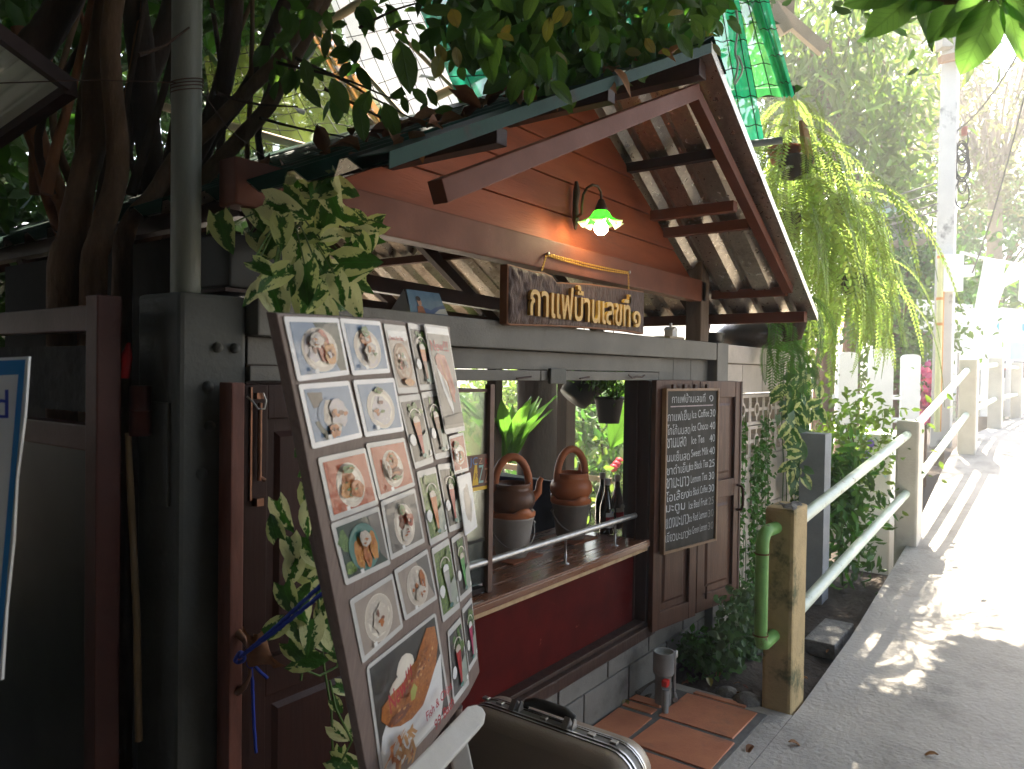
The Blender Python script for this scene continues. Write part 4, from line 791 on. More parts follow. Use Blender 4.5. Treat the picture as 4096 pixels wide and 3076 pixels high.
loft([(1.935, .04), (1.945, .022), (1.965, .006), (1.992, .0015)], SCM, 'shell', (1, 0)); loft([(2.068, .0015), (2.10, .004), (2.125, .018), (2.14, .04)], SCM, 'shell', (0, 1))
def hoop(x0, x1, ins, mt, name):
    b = MB(); A = rr(x0, ins); B_ = rr(x1, ins); b.grid([A+[A[0]], B_+[B_[0]]]); return b.build(name, mt, sc)
for x0, x1, i, mt in ((1.9925, 2.000, -.002, RIM), (2.000, 2.010, .002, RUB), (2.010, 2.018, -.003, RIM), (2.018, 2.049, .001, SCD), (2.049, 2.054, -.003, RIM), (2.054, 2.060, .001, RUB), (2.060, 2.0675, -.002, RIM)): hoop(x0, x1, i, mt, 'rim' if mt in (RIM,) else 'band')
for y in (1.255, 1.465):
    b = MB(); b.prism([(2.016, y-.012, zt), (2.05, y-.012, zt), (2.045, y-.012, zt+.028), (2.035, y-.012, zt+.034)], (0, .006, 0)); b.prism([(2.010, y+.004, zt+.004), (2.052, y+.004, zt+.004), (2.034, y+.004, zt+.034)], (0, .022, 0)); b.build('latch', CHROME, sc, bevel=.002)
for y in (1.18, 1.36, 1.54, 1.60, 1.10): b = MB(); b.box((2.024, y-.012, zt), (2.042, y+.012, zt+.008)); b.build('catch', RIM, sc, bevel=.002)
b = MB(); b.tube([(2.062, 1.265, zt-.004), (2.068, 1.268, zt+.018), (2.068, 1.30, zt+.026), (2.068, 1.36, zt+.027), (2.068, 1.42, zt+.026), (2.068, 1.452, zt+.018), (2.062, 1.455, zt-.004)], [.010, .013, .017, .018, .017, .013, .010], 12); b.build('handle', M('black_handle', (.03, .026, .022), sc=8, rough=.45), sc)
# ================================================================ white easel foot in front of the board
es = thing('easel', 'white painted wooden easel foot holding the menu board from below', 'easel', at_d(960, 1700, 1.42))
EZ = M('easel_paint', (.66, .63, .58), (.56, .53, .48), sc=8, rough=.5, bump=.001, bsc=50, c3=(.30, .26, .22), c3sc=9, c3lo=.66, c3hi=.74)
a = at_d(885, 1700, 1.36); c = at_d(1022, 1552, 1.58); d, s_, u_ = frame(c-a, V3(-.45, -.6, .65))
b = MB(); w_ = .024; t_ = .014
prof = [a+s_*w_, c+s_*w_, c+d*.022+s_*w_*.6, c+d*.030, c+d*.022-s_*w_*.6, c-s_*w_, a-s_*w_]
b.prism([p+u_*t_ for p in prof], u_*(-2*t_)); b.build('bar', EZ, es, bevel=.005)
a2 = at_d(985, 1592, 1.55); c2 = at_d(1012, 1720, 1.50); c2 = a2+(c2-a2)*((a2.z)/(a2.z-c2.z)); d2, s2_, u2_ = frame(c2-a2, V3(-.6, -.7, .2)); b = MB(); b.obox((a2+c2)/2, (c2-a2)/2, s2_*.020, u2_*.012); b.build('leg', EZ, es, bevel=.004)
# ================================================================ menu board with laminated sheets
BP0 = V3(.620, .845, 1.721); BE1 = V3(.967, .254, .029); BE2 = V3(.372, .205, -.905); BN = BE1.cross(BE2).normalized()
if BN.y > 0: BN = -BN
def bp(x, y, o=0.): return at_pl(x, y, BP0+BN*o, BN)
mb_ = thing('menu_board', 'tall leaning brown menu board covered with laminated food pictures', 'menu board', bp(850, 1740, -.02))
BRD = M('board_laminate', (.20, .15, .13), (.15, .11, .095), sc=3, st=(60, 60, .4), rough=.42, c3=(.12, .085, .07), c3sc=2, c3lo=.55, c3hi=.75)
out = [(597, 676), (700, 681), (830, 689), (972, 706), (986, 890), (1003, 1080), (1019, 1276), (1036, 1452), (1012, 1500), (870, 1692), (805, 1735), (745, 1411), (697, 1168), (648, 919)]
b = MB(); b.prism([bp(*p) for p in out], -BN*.018); b.build('panel', BRD, mb_, bevel=.002)
PL = dict(rough=.4, coat=.7, coat_rough=.04, wrinkle=.006, bsc=9, rvar=.05)
LAM = M('laminate_edge', (.60, .59, .57), (.48, .47, .45), sc=6, **PL); LAMB = M('laminate_paper', (.80, .80, .81), (.72, .72, .74), sc=6, **PL)
def pm_(name, a, c=None, sc=14):
    k = dict(c3=tuple(min(.7, x*1.9+.03) for x in a), c3sc=sc*1.7, c3lo=.60, c3hi=.66) if sc >= 40 else {}
    return M('print_'+name, a, c, sc=sc, **PL, **k)
pr = dict(blue=pm_('blue', (.16, .24, .36), (.12, .2, .32)), dgreen=pm_('dark_green', (.012, .045, .035), (.01, .025, .02)), orange=pm_('orange', (.42, .10, .045), (.33, .075, .035)), dark=pm_('dark', (.03, .028, .026), (.06, .055, .05)),  # blue and orange: reflections on the laminate put into the print colour
          beige=pm_('beige', (.36, .30, .25), (.27, .22, .19)), grey=pm_('grey', (.10, .095, .09), (.17, .155, .14)), plate=pm_('plate', (.76, .71, .60), (.68, .62, .53)), teal=pm_('teal', (.07, .20, .17), (.05, .16, .14)), white=pm_('white', (.76, .76, .74), (.66, .66, .65)),
          food1=pm_('spaghetti', (.38, .05, .015), (.2, .03, .012), 180), food2=pm_('macaroni', (.50, .22, .03), (.38, .13, .02), 180), food3=pm_('fried', (.45, .15, .03), (.28, .07, .018), 210), food4=pm_('rice', (.55, .50, .44), (.42, .36, .30), 210), food5=pm_('brown_meat', (.22, .08, .04), (.12, .04, .025), 180),
          food6=pm_('lilac', (.44, .40, .46), (.5, .46, .42), 150), leafp=pm_('herb', (.10, .2, .05), (.04, .10, .02), 150), leafp2=pm_('greens', (.16, .26, .05), (.03, .06, .02), 120), pizza=pm_('crust', (.18, .08, .04), (.28, .14, .06), 120), cheese=pm_('cheese', (.45, .40, .28), (.30, .12, .06), 120),
          fish=pm_('crumb', (.42, .15, .03), (.24, .07, .016), 120), fry=pm_('fries', (.60, .32, .12), (.50, .24, .08), 30), rib=pm_('ribs', (.38, .09, .045), (.26, .05, .03), 120), amber=pm_('amber', (.50, .17, .02), (.40, .06, .012), 20), red=pm_('red_drink', (.38, .015, .015), (.25, .01, .012), 20), tea=pm_('tea', (.22, .06, .02), (.10, .03, .015), 20),
          green=pm_('green_drink', (.03, .30, .05), (.02, .2, .03), 20), pink=pm_('pink_drink', (.42, .03, .12), (.35, .02, .08), 20), foam=pm_('foam', (.58, .52, .44), (.5, .43, .36), 40), txt=pm_('red_text', (.42, .006, .02)), napkin=pm_('napkin', (.34, .38, .32), (.25, .28, .24)), lime=pm_('lime', (.35, .36, .08)), clear=pm_('pale_drink', (.40, .40, .38), (.2, .21, .2), 24))
PN = list(pr); PM = [LAM, LAMB]+[pr[k] for k in PN]
PI = {k: i+2 for i, k in enumerate(PN)}
def ell(cu, cw, ru, rw, n=20, jit=0, a0=0.):
    return [(cu+ru*math.cos(a0+2*math.pi*i/n)*(1+random.uniform(-jit, jit)), cw+rw*math.sin(a0+2*math.pi*i/n)*(1+random.uniform(-jit, jit))) for i in range(n)]
def sheet(c, draw, base=1, lift=0.001, inset=(.06, .07, .06, .09), lab=None, tilt=0.):
    P = [bp(*p, lift) for p in c]
    for i, k in enumerate((0, 0, 1, 1)): P[i] = P[i]+BN*(tilt*k)
    Q = lambda u, w, o=0.: (P[0]*(1-u)+P[1]*u)*(1-w)+(P[3]*(1-u)+P[2]*u)*w+BN*o
    b = MB(); b.k = base
    r = .035; ring = []
    for (cu, cw), (sx, sy) in zip(((r, r), (1-r, r), (1-r, 1-r), (r, 1-r)), ((-1, -1), (1, -1), (1, 1), (-1, 1))):
        pts = [(cu+sx*r*math.cos(t), cw+sy*r*math.sin(t)) for t in (0, .8, 1.57)]
        if sx*sy < 0: pts = pts[::-1]
        ring += pts
    b.prism([Q(u, w) for u, w in ring], BN*.0012)
    st = {'o': .0016}
    l, t, r_, bt = inset
    def D(k, pts):
        b.k = PI[k] if isinstance(k, str) else k
        b.add([Q(l+(1-l-r_)*u, t+(1-t-bt)*w, st['o']) for u, w in pts], [tuple(range(len(pts)))]); st['o'] += .00022
    def Tx(s, k, u, w, wd, ht, sl=0.):
        b.k = PI[k]; o = Q(l+(1-l-r_)*u, t+(1-t-bt)*w, st['o']+.0002); a = Q(l+(1-l-r_)*(u+wd), t+(1-t-bt)*(w-sl), st['o']+.0002); up = Q(l+(1-l-r_)*u, t+(1-t-bt)*(w-ht), st['o']+.0002)
        text(b, s, o, (a-o).normalized(), (up-o).normalized(), (a-o).length, (up-o).length, off=.012)
    draw(D, Tx); o = b.build('laminated_sheet', PM, mb_, label=lab); return o
sq = [(0, 0), (1, 0), (1, 1), (0, 1)]
def tagno(D): D('white', [(.30, .90), (.36, .90), (.36, .98), (.30, .98)])
def dish(bgk, foods, plate='plate', pc=(.5, .54), prr=(.38, .44), extra=()):
    def f(D, Tx):
        D(bgk, sq)
        for e in extra: D(*e)
        D(plate, ell(*pc, *prr, 28)); D('foam' if plate == 'plate' else plate, ell(pc[0], pc[1], prr[0]*.97, prr[1]*.97, 24)); D('plate' if plate == 'plate' else plate, ell(pc[0], pc[1], prr[0]*.78, prr[1]*.78, 24))
        fk = [q[0] for q in foods]
        for k, cu, cw, ru, rw in foods:
            D(k, ell(cu, cw, ru, rw, 15, .2))
            for _ in range(7): a = random.uniform(0, 6.28); D(random.choice(fk+['food5', 'food3', k]), ell(cu+ru*.75*random.random()*math.cos(a), cw+rw*.75*random.random()*math.sin(a), ru*random.uniform(.12, .34), rw*random.uniform(.10, .26), 8, .4))
        D('white', [(.22, .88), (.30, .88), (.30, .97), (.22, .97)])
    return f
def drink(k, foamk='foam', k2=None, bgk='dark'):
    def f(D, Tx):
        D(bgk, sq)
        for i in range(9): u = random.uniform(.3, .95); w = random.uniform(.02, .36); D('leafp2' if i % 2 else 'leafp', ell(u, w, random.uniform(.06, .18), random.uniform(.04, .10), 9, .35))
        D('white', ell(.12, .62, .16, .10, 12, .1)); D('napkin', [(.55, .62), (1, .50), (1, .96), (.60, 1)])
        arc = [(.50+.30*math.cos(t), .24+.12*math.sin(t)) for t in [math.pi+i*math.pi/10 for i in range(11)]]
        D('plate', arc+[(u+(.03 if u < .5 else -.03), w+.014) for u, w in reversed(arc)])
        D(foamk, ell(.50, .30, .17, .055, 12, .08)); D(k, [(.32, .32), (.68, .32), (.64, .55), (.56, .88), (.46, .88), (.38, .55)])
        if k2: D(k2, [(.375, .56), (.635, .56), (.56, .88), (.46, .88)])
        D(foamk, [(.33, .30), (.67, .30), (.665, .345), (.335, .345)]); D('teal', ell(.51, .92, .12, .035, 12)); D('white', [(.84, .88), (.95, .86), (.95, .94), (.84, .96)])
    return f
def poster(D, Tx):
    D('dark', sq); D('white', [(.20, 1), (1, .38), (1, .40), (.93, .86), (.86, 1)]); D('white', [(.04, .62), (.16, .50), (.5, .30), (.9, .5), (.9, .9), (.62, 1), (.0, 1), (.0, .74)])
    D('plate', ell(.46, .22, .13, .11, 14, .08)); D('plate', ell(.36, .34, .16, .09, 14, .1))
    D('fish', [(.84, .04), (.97, .08), (.98, .26), (.90, .44), (.74, .60), (.62, .70), (.44, .72), (.28, .68), (.14, .60), (.05, .48), (.08, .38), (.24, .34), (.40, .33), (.52, .26), (.62, .24), (.72, .14)])
    D('food5', ell(.30, .58, .16, .05, 14, .2))
    for _ in range(60):
        t_ = random.random(); cu = .16+.66*t_+random.uniform(-.09, .09); cw = .52-.30*t_+random.uniform(-.08, .10)*(1-.4*t_); D(random.choice(('food3', 'food5', 'fish', 'fry')), ell(cu, cw, random.uniform(.008, .026), random.uniform(.006, .018), 6, .4))
    D('lime', [(.40, .40), (.46, .36), (.50, .42), (.44, .50), (.39, .49)])
    for i in range(34):
        u = random.uniform(.03, .36); w = random.uniform(.66, .96); a = random.uniform(-1.2, 1.2); L = random.uniform(.09, .17)
        du, dw = math.sin(a)*L, math.cos(a)*L*.9; D('fry' if i % 3 else 'food3', [(u-.018, w), (u+.018, w-.006), (u+du+.018, w+dw), (u+du-.016, w+dw+.006)])
    Tx('New!!!', 'txt', .06, .40, .34, .17, .10); Tx('Fish & Chips', 'txt', .52, .80, .44, .12, .06); Tx('99 Bath', 'txt', .62, .95, .34, .11, .05)
def pizza(D, Tx):
    D('beige', sq); D('white', [(0, 0), (1, 0), (1, .14), (0, .14)]); Tx('Cheese Ham Pizza', 'txt', .04, .17, .74, .075); D('white', [(.72, .06), (.95, .05), (.95, .16), (.72, .17)])
    D('pizza', ell(.5, .56, .44, .36, 24, .04)); D('cheese', ell(.5, .55, .34, .28, 22, .08))
    for i in range(16): a = random.uniform(0, 6.28); rr_ = random.uniform(.1, .27); D(('food1', 'leafp', 'white', 'food5')[i % 4], ell(.5+rr_*math.cos(a), .55+rr_*.85*math.sin(a), .05, .03, 8, .3))
    D('dgreen', ell(.52, .55, .08, .06, 10, .1)); D('food2', ell(.55, .90, .26, .07, 14, .1))
def ribs(D, Tx):
    D('grey', sq); D('white', [(0, 0), (1, 0), (1, .06), (0, .06)]); Tx('New!!!', 'txt', .06, .22, .80, .10)
    D('white', [(.12, .36), (.42, .30), (.62, .80), (.56, .86), (.30, .62)]); D('rib', [(.14, .28), (.30, .24), (.44, .25), (.62, .26), (.74, .38), (.82, .52), (.86, .62), (.78, .66), (.76, .74), (.66, .72), (.50, .52), (.30, .44), (.18, .38)])
    D('food3', [(.34, .30), (.42, .30), (.64, .62), (.58, .64)]); D('food1', [(.56, .30), (.64, .32), (.80, .56), (.74, .58)]); D('foam', [(.30, .46), (.36, .46), (.58, .70), (.54, .72)]); D('dark', [(0, .88), (1, .84), (1, .96), (0, .96)])
SH = [
 ([(611, 683), (730, 687), (754, 809), (642, 824)], dish('blue', [('food6', .36, .5, .18, .30), ('food1', .56, .46, .14, .30), ('food2', .66, .62, .12, .22), ('food4', .40, .34, .14, .16)], extra=[('dgreen', [(.46, 0), (1, 0), (1, 1), (.86, 1)])]), 'pale sheet with a plate of red spaghetti and macaroni', 1),
 ([(732, 687), (820, 694), (842, 805), (761, 811)], dish('blue', [('food6', .5, .6, .26, .30), ('food3', .46, .3, .16, .14), ('leafp', .48, .16, .10, .12), ('food4', .5, .62, .16, .22)]), 'faded sheet with a pale plate and lettuce', 1),
 ([(827, 699), (874, 704), (903, 848), (859, 850)], pizza, 'narrow sheet with a round pizza', 0),
 ([(879, 697), (915, 703), (941, 841), (906, 843)], drink('amber', k2='tea'), 'narrow sheet with an orange drink in a tall glass, top row', 0),
 ([(643, 830), (753, 822), (782, 944), (674, 970)], dish('blue', [('food4', .5, .55, .22, .34), ('food6', .6, .5, .2, .26), ('food3', .42, .84, .12, .14)], prr=(.34, .36), plate='blue', extra=[('dark', [(.04, .06), (.36, .08), (.34, .34), (.12, .36)]), ('dgreen', [(.08, .62), (.30, .58), (.36, .96), (.24, 1)])]), 'pale blue sheet with a washed out dish and dark reflections', 1),  # dark patches are reflections painted into the print
 ([(761, 821), (850, 816), (872, 931), (788, 944)], dish('blue', [('food6', .5, .58, .26, .32), ('leafp2', .5, .14, .12, .07)]), 'pale blue sheet with a lilac heap on a white plate', 1),
 ([(858, 856), (905, 850), (936, 998), (896, 1013)], drink('amber', k2='red'), 'narrow sheet with an orange to red drink', 0),
 ([(908, 848), (943, 842), (972, 986), (940, 993)], drink('tea', k2='dark'), 'narrow sheet with a brown iced drink', 0),
 ([(685, 989), (788, 967), (817, 1089), (714, 1127)], dish('orange', [('food3', .46, .42, .16, .18), ('food2', .40, .62, .16, .16), ('food3', .58, .62, .15, .18), ('leafp', .46, .2, .14, .08)], prr=(.32, .44)), 'orange sheet with fried pieces on a pale plate', 0),
 ([(789, 958), (872, 945), (896, 1049), (818, 1081)], dish('orange', [('food3', .5, .36, .16, .22), ('food5', .5, .62, .22, .12), ('leafp', .5, .74, .14, .05), ('food4', .3, .5, .06, .2)], prr=(.30, .42)), 'orange sheet with grilled meat on a pale plate', 0),
 ([(713, 1131), (817, 1093), (843, 1218), (746, 1265)], dish('dgreen', [('food2', .36, .62, .10, .30), ('food3', .52, .60, .10, .34), ('food2', .68, .56, .09, .30), ('food4', .5, .36, .12, .16)], plate='teal', prr=(.36, .46), extra=[('leafp', ell(.1, .3, .12, .2, 10, .3)), ('leafp2', ell(.12, .84, .14, .12, 10, .3)), ('grey', [(.72, 0), (1, 0), (1, 1), (.86, .8)])]), 'dark sheet with a teal plate of fried strips', 0),
 ([(821, 1083), (895, 1054), (917, 1171), (843, 1210)], dish('grey', [('food5', .5, .46, .18, .2), ('food4', .5, .72, .16, .16), ('leafp', .46, .2, .1, .1), ('food1', .62, .44, .1, .14)], prr=(.32, .44)), 'dark sheet with brown meat over rice on a white plate', 0),
 ([(899, 1019), (940, 1008), (967, 1158), (929, 1179)], drink('amber', bgk='leafp2'), 'narrow sheet with an amber drink', 0),
 ([(944, 1003), (980, 999), (998, 1138), (970, 1150)], drink('red'), 'narrow sheet with a red drink in a tapered glass', 0),
 ([(754, 1296), (847, 1238), (870, 1355), (782, 1434)], dish('beige', [('food4', .5, .5, .28, .34), ('foam', .52, .56, .2, .28)], prr=(.36, .46)), 'beige sheet with pale noodles on a plate', 0),
 ([(850, 1232), (922, 1185), (944, 1293), (874, 1341)], dish('beige', [('food4', .44, .5, .2, .34), ('food3', .66, .46, .09, .24), ('foam', .5, .7, .16, .2)], prr=(.34, .46), extra=[('grey', [(.6, 0), (1, 0), (1, 1), (.84, .6)])]), 'beige sheet with a pale plate and an orange slice', 0),
 ([(931, 1185), (968, 1162), (993, 1312), (956, 1345)], drink('clear', foamk='white', bgk='leafp2'), 'narrow shiny sheet with a clear drink', 0),
 ([(974, 1163), (999, 1145), (1019, 1276), (993, 1301)], drink('green'), 'narrow sheet with a green drink', 0),
 ([(790, 1440), (940, 1322), (973, 1530), (825, 1698)], poster, 'big poster of battered fish with chips and red lettering', 0),
 ([(966, 1364), (994, 1332), (1013, 1477), (979, 1523)], drink('red', k2='red'), 'narrow sheet with an orange red drink, bottom row', 0),
 ([(997, 1316), (1018, 1290), (1030, 1422), (1012, 1452)], drink('pink', foamk='white'), 'narrow sheet with a pink drink at the board edge', 0),
]
for i, (c, d, lab, base) in enumerate(SH): sheet(c, d, base, lift=.001+.0007*(i % 2), lab=lab, inset=(.07, .08, .05, .09) if i not in (18,) else (.03, .03, .03, .03))
sheet([(968, 943), (1000, 933), (1012, 1016), (981, 1025)], dish('rib', [('food3', .5, .6, .3, .2), ('leafp', .3, .2, .2, .1), ('white', .2, .5, .12, .2)], prr=(.4, .3)), 0, lift=.006, lab='small sheet with a red dish sticking out past the edge')
sheet([(914, 699), (966, 706), (1004, 930), (961, 938)], ribs, 0, lift=.009, inset=(.04, .02, .04, .05), lab='tall sheet with red ribs and red lettering, hanging out at the edge')
sheet([(986, 1030), (1015, 1020), (1030, 1138), (1004, 1158)], lambda D, Tx: (D('white', sq), D('food4', ell(.5, .5, .26, .36, 14, .2)), D('foam', ell(.5, .5, .16, .2, 12, .2))), 1, lift=.010, inset=(.03, .02, .03, .04), lab='blank looking white sheet hanging out past the edge')
# stand behind and below the board
b = MB(); q = bp(900, 1560, -.05); b.bar(bp(690, 1150, -.028), bp(820, 1735, -.03), .03, .02, BN); b.bar(bp(960, 1150, -.028), bp(1000, 1500, -.03), .03, .02, BN); b.build('back_batten', BRD, mb_)
for x, y in ((830, 1725), (985, 1525)):
    q = bp(x, y, -.03); MB().tube([q, V3(q.x+.12, q.y+.12, .0)], .016, 8).build('leg', BRD, mb_)
# ================================================================ blue cord, dry leaf
RPM = M('blue_cord', (.02, .045, .32), (.012, .03, .22), sc=200, rough=.8, bump=.001, bsc=400)
rp = thing('blue_cord', 'blue cord tying the menu board to the brass door handle', 'cord', at_y(520, 1430, Y0-.10))
def rope(pts, r, n=10):
    b = MB(); P = [Vector(p) for p in pts]; Q = []
    for a, c in zip(P, P[1:]): k = max(2, int((c-a).length/.012)); Q += [a+(c-a)*(i/k) for i in range(k)]
    Q.append(P[-1]); b.tube([q+V3(math.sin(i*1.7), math.cos(i*2.1), math.sin(i))*.0005 for i, q in enumerate(Q)], r, 7); return b
H0 = at_y(518, 1420, Y0-.115)
for (x, y), (x2, y2) in (((640, 1306), (724, 1236)), ((645, 1325), (728, 1256))): rope([H0, (H0+bp(x2, y2, -.01))/2+V3(0, 0, -.004), bp(x2, y2, -.012)], .0042).build('strand', RPM, rp)
b = rope([H0+V3(.012*math.cos(t), .004*math.sin(2*t), .012*math.sin(t)) for t in [i*.5 for i in range(26)]], .005); b.build('knot', RPM, rp); b = rope([H0+V3(.03+.009*math.cos(t), -.006, -.02+.010*math.sin(t)) for t in [i*.6 for i in range(20)]], .005); b.build('knot', RPM, rp)
rope([H0+V3(.03, 0, -.02), at_y(545, 1470, Y0-.11), at_y(548, 1560, Y0-.10), at_y(553, 1626, Y0-.10)], .0042).build('tail', RPM, rp); rope([H0+V3(.03, 0, -.02), at_y(556, 1445, Y0-.13), at_y(577, 1464, Y0-.13)], .0042).build('tail', RPM, rp)
DRY = M('dry_leaf', (.26, .12, .05), (.14, .06, .03), sc=14, rough=.7, isl=.3, trans=.15)
b = MB(); c = at_y(545, 1405, Y0-.15); g = []
for i in range(15):
    t = i/14; g.append([c+V3(-.03+.085*t+.012*math.sin(9*t+j), -.01*j+.022*math.sin(5*t+j*1.3), .055-.10*t+.022*(j-2)*math.sin(math.pi*t)+.010*math.sin(11*t+2*j)) for j in range(5)])
b.grid(g); tag(b.build('dry_leaf', DRY), 'curled brown dry leaf caught on the blue cord by the door handle', 'leaf')
# ================================================================ planter with trailing variegated vine
POTH = variegated('variegated_leaf', (.03, .12, .012), (.055, .16, .016), (.80, .80, .40), .68); POTH2 = variegated('greener_leaf', (.028, .11, .012), (.06, .15, .02), (.60, .64, .24), .76); STEM = M('vine_stem', (.09, .16, .035), (.06, .11, .025), rough=.5)
px0 = at_y(474, 560, 1.83); px1 = at_y(612, 560, 1.83)
pt = thing('planter', 'black plastic planter with a big trailing variegated vine', 'planter', (1.25, 1.86, 1.84))
b = MB(); x0, x1 = px0.x, px1.x
b.hexa([(x0+.01, 1.80, 1.865), (x1-.01, 1.80, 1.865), (x1-.01, 1.98, 1.865), (x0+.01, 1.98, 1.865)], [(x0, 1.785, 2.005), (x1, 1.785, 2.005), (x1, 1.995, 2.005), (x0, 1.995, 2.005)]); b.build('pot', M('black_plastic_pot', (.03, .032, .033), (.05, .048, .042), sc=7, rough=.5, c3=(.12, .11, .07), c3sc=6, c3lo=.58, c3hi=.72), pt, bevel=.006)
b = MB(); b.box((x0-.02, 1.77, 1.848), (x1+.04, 2.0, 1.858)); b.build('tray', STEELD, pt)
HM = [leaf_mesh('vine_leaf', .090, .066, m_, 'heart', c_, f_) for m_, c_, f_ in ((POTH, .22, .10), (POTH, .34, .16), (POTH2, .16, .13), (POTH2, .4, .06))]
view = -FW
def put_leaf(me, base, d, parent, s=1., roll=None, nz=None, name='leaf'):
    d = Vector(d).normalized(); n = (nz if nz is not None else view)+V3(random.uniform(-.5, .5), random.uniform(-.4, .4), random.uniform(-.2, .6)); n = n-d*n.dot(d)
    if n.length < .1: n = d.orthogonal()
    n.normalize(); x = d.cross(n); return inst(name, me, parent, basis(base, x, d, n, s))
stems = []
spec = [(555, 455, 20, 1.25), (618, 452, 70, 1.15), (575, 530, 40, 1.1), (482, 508, 10, 1.0), (476, 470, 160, .8), (785, 515, 100, 1.25), (780, 565, 95, 1.2), (765, 605, 80, 1.15), (640, 570, -5, 1.2), (715, 430, 10, 1.2), (745, 410, 70, 1.0), (660, 660, 0, 1.2), (600, 655, 20, 1.1), (720, 650, 60, 1.1), (640, 445, 50, 1.0), (700, 500, -20, 1.1), (740, 470, 40, 1.0), (550, 630, -60, .9), (700, 590, 30, 1.2), (660, 520, -30, 1.1)]
for i in range(48):
    a = random.uniform(0, 6.28); r_ = math.sqrt(random.random()); spec.append((684+128*r_*math.cos(a), 545+146*r_*math.sin(a), random.gauss(15, 65), random.uniform(.5, 1.1)))
root = V3((x0+x1)/2+.06, 1.85, 2.0)
for i, (x, y, ang, s) in enumerate(spec):
    yy = 1.60-.12*math.sin(i*2.3)-.06*(y > 560)+(.12 if x < 560 else 0); t = R(ang)
    tip = at_y(x, y, yy); d = (RT*math.sin(t)-UP*math.cos(t))+view*random.uniform(-.35, .35); base = tip-d.normalized()*.045*s
    put_leaf(HM[i % 4], base, d, pt, s)
    if i % 2 == 0: q = root*.5+base*.5+V3(0, -.05, .06); stems.append([root+V3(random.uniform(-.1, .1), random.uniform(-.05, .05), -.01), q, base])
b = MB()
for s_ in stems: b.tube(s_, [.0032, .0026, .0018], 5)
b.build('stem', STEM, pt)
# the strands that trail down behind the menu board
vn = thing('trailing_vine', 'long hanging strands of variegated vine in front of the dark door', 'vine', at_y(660, 1500, 1.60))
strands = [[(575, 650), (600, 720), (640, 860), (660, 970), (664, 1050), (665, 1180), (672, 1300), (660, 1400), (650, 1470)], [(590, 690), (690, 980), (688, 1100), (682, 1230), (690, 1330), (700, 1440), (716, 1540), (719, 1650), (721, 1800)], [(640, 1440), (690, 1460), (728, 1440), (738, 1380), (740, 1300)], [(712, 1470), (725, 1530), (760, 1600), (735, 1650)]]
b = MB()
for k, st in enumerate(strands): b.tube([at_y(x, y, 1.62-.03*k) for x, y in st], .0032, 6)
b.build('stem', STEM, vn)
hl = [(612, 1120, 20, 1.15), (590, 1135, -160, .8), (672, 1090, 10, 1.1), (660, 1130, -20, 1.1), (630, 1195, 10, 1.0), (668, 1195, 15, 1.05), (700, 1160, -20, 1.0), (690, 1210, 40, 1.0), (630, 1240, -15, 1.0), (680, 1250, 60, 1.0), (625, 1300, 20, 1.05), (650, 1330, -10, 1.1), (700, 1290, 30, 1.1), (580, 1365, -60, .9), (640, 1365, 30, .9), (672, 1380, 0, 1.15), (700, 1390, 40, .9), (640, 1415, 40, .9), (672, 1425, 90, 1.15), (720, 1385, 15, 1.15), (745, 1360, 40, .9), (740, 1420, 60, .8), (650, 970, -40, .7), (655, 1020, -70, .6), (745, 1490, 60, .7), (730, 1530, 30, .6), (765, 1470, 30, .5), (735, 1590, 40, .8), (758, 1575, -10, .8), (735, 1640, 0, .7), (740, 1655, 60, .9), (770, 1650, 60, .9), (690, 1330, -30, .9), (706, 1350, 60, .9), (655, 1280, 150, .8), (700, 1240, 120, .8), (716, 1300, -40, .8)]
for i, (x, y, ang, s) in enumerate(hl):
    t = R(ang); d = (RT*math.sin(t)-UP*math.cos(t))+view*random.uniform(-.15, .3); put_leaf(HM[(i*3) % 4], at_y(x, y, 1.58-.02*(i % 4))-d.normalized()*.04*s, d, vn, s*.86)
for me_ in HM: pass
# ================================================================ left edge: sign board and awning
ls = thing('info_sign', 'white sign board with blue border at the left edge', 'sign', at_d(0, 1500, 1.05))
TR_, BR_, TL_, BL_ = at_d(62, 770, 1.2), at_d(3, 1470, 1.08), at_d(-260, 785, 1.2), at_d(-310, 1480, 1.08)
LQ = lambda u, w, o=0.: (TL_*(1-u)+TR_*u)*(1-w)+(BL_*(1-u)+BR_*u)*w-FW*o
b = MB(); b.prism([LQ(0, 0), LQ(1, 0), LQ(1, .2)+RT*.0015, LQ(1, .4)-RT*.003, LQ(1, .6), LQ(1, .8)-RT*.002, LQ(1, 1), LQ(0, 1)], FW*.006); b.build('board', WHITE, ls)
BL2 = M('sign_blue', (.03, .22, .50), rough=.4); b = MB(); b.poly(LQ(0, .01, .0006), LQ(.982, .01, .0006), LQ(.982, .06, .0006), LQ(0, .06, .0006)); b.poly(LQ(.942, .06, .0006), LQ(.982, .06, .0006), LQ(.982, 1, .0006), LQ(.942, 1, .0006)); b.build('border', BL2, ls)
b = MB(); b2 = at_d(2, 902, 1.178); text(b, 'd', at_d(-14, 903, 1.17)-FW*.004, RT, UP, .026, .044); b.build('lettering', M('sign_text', (.03, .06, .42), rough=.4), ls)
b = MB(); b.bar(LQ(.5, 1), V3(LQ(.5, 1).x, LQ(.5, 1).y, -.02), .04, .04, V3(1, 0, 0)); b.build('leg', STEELD, ls)
aw = thing('awning', 'grey corrugated awning of the neighbouring house with dark steel edge', 'awning', at_d(60, 180, 2.0))
c0, c1, c2 = at_d(152, 186, 2.0), at_d(-260, -120, 1.7), at_d(-200, 430, 2.6); g = []
for i in range(13):
    row = []
    for j in range(61): row.append(c0+(c1-c0)*(j/60)+(c2-c0)*(i/12)+V3(0, 0, .012*math.cos(j*1.3)))
    g.append(row)
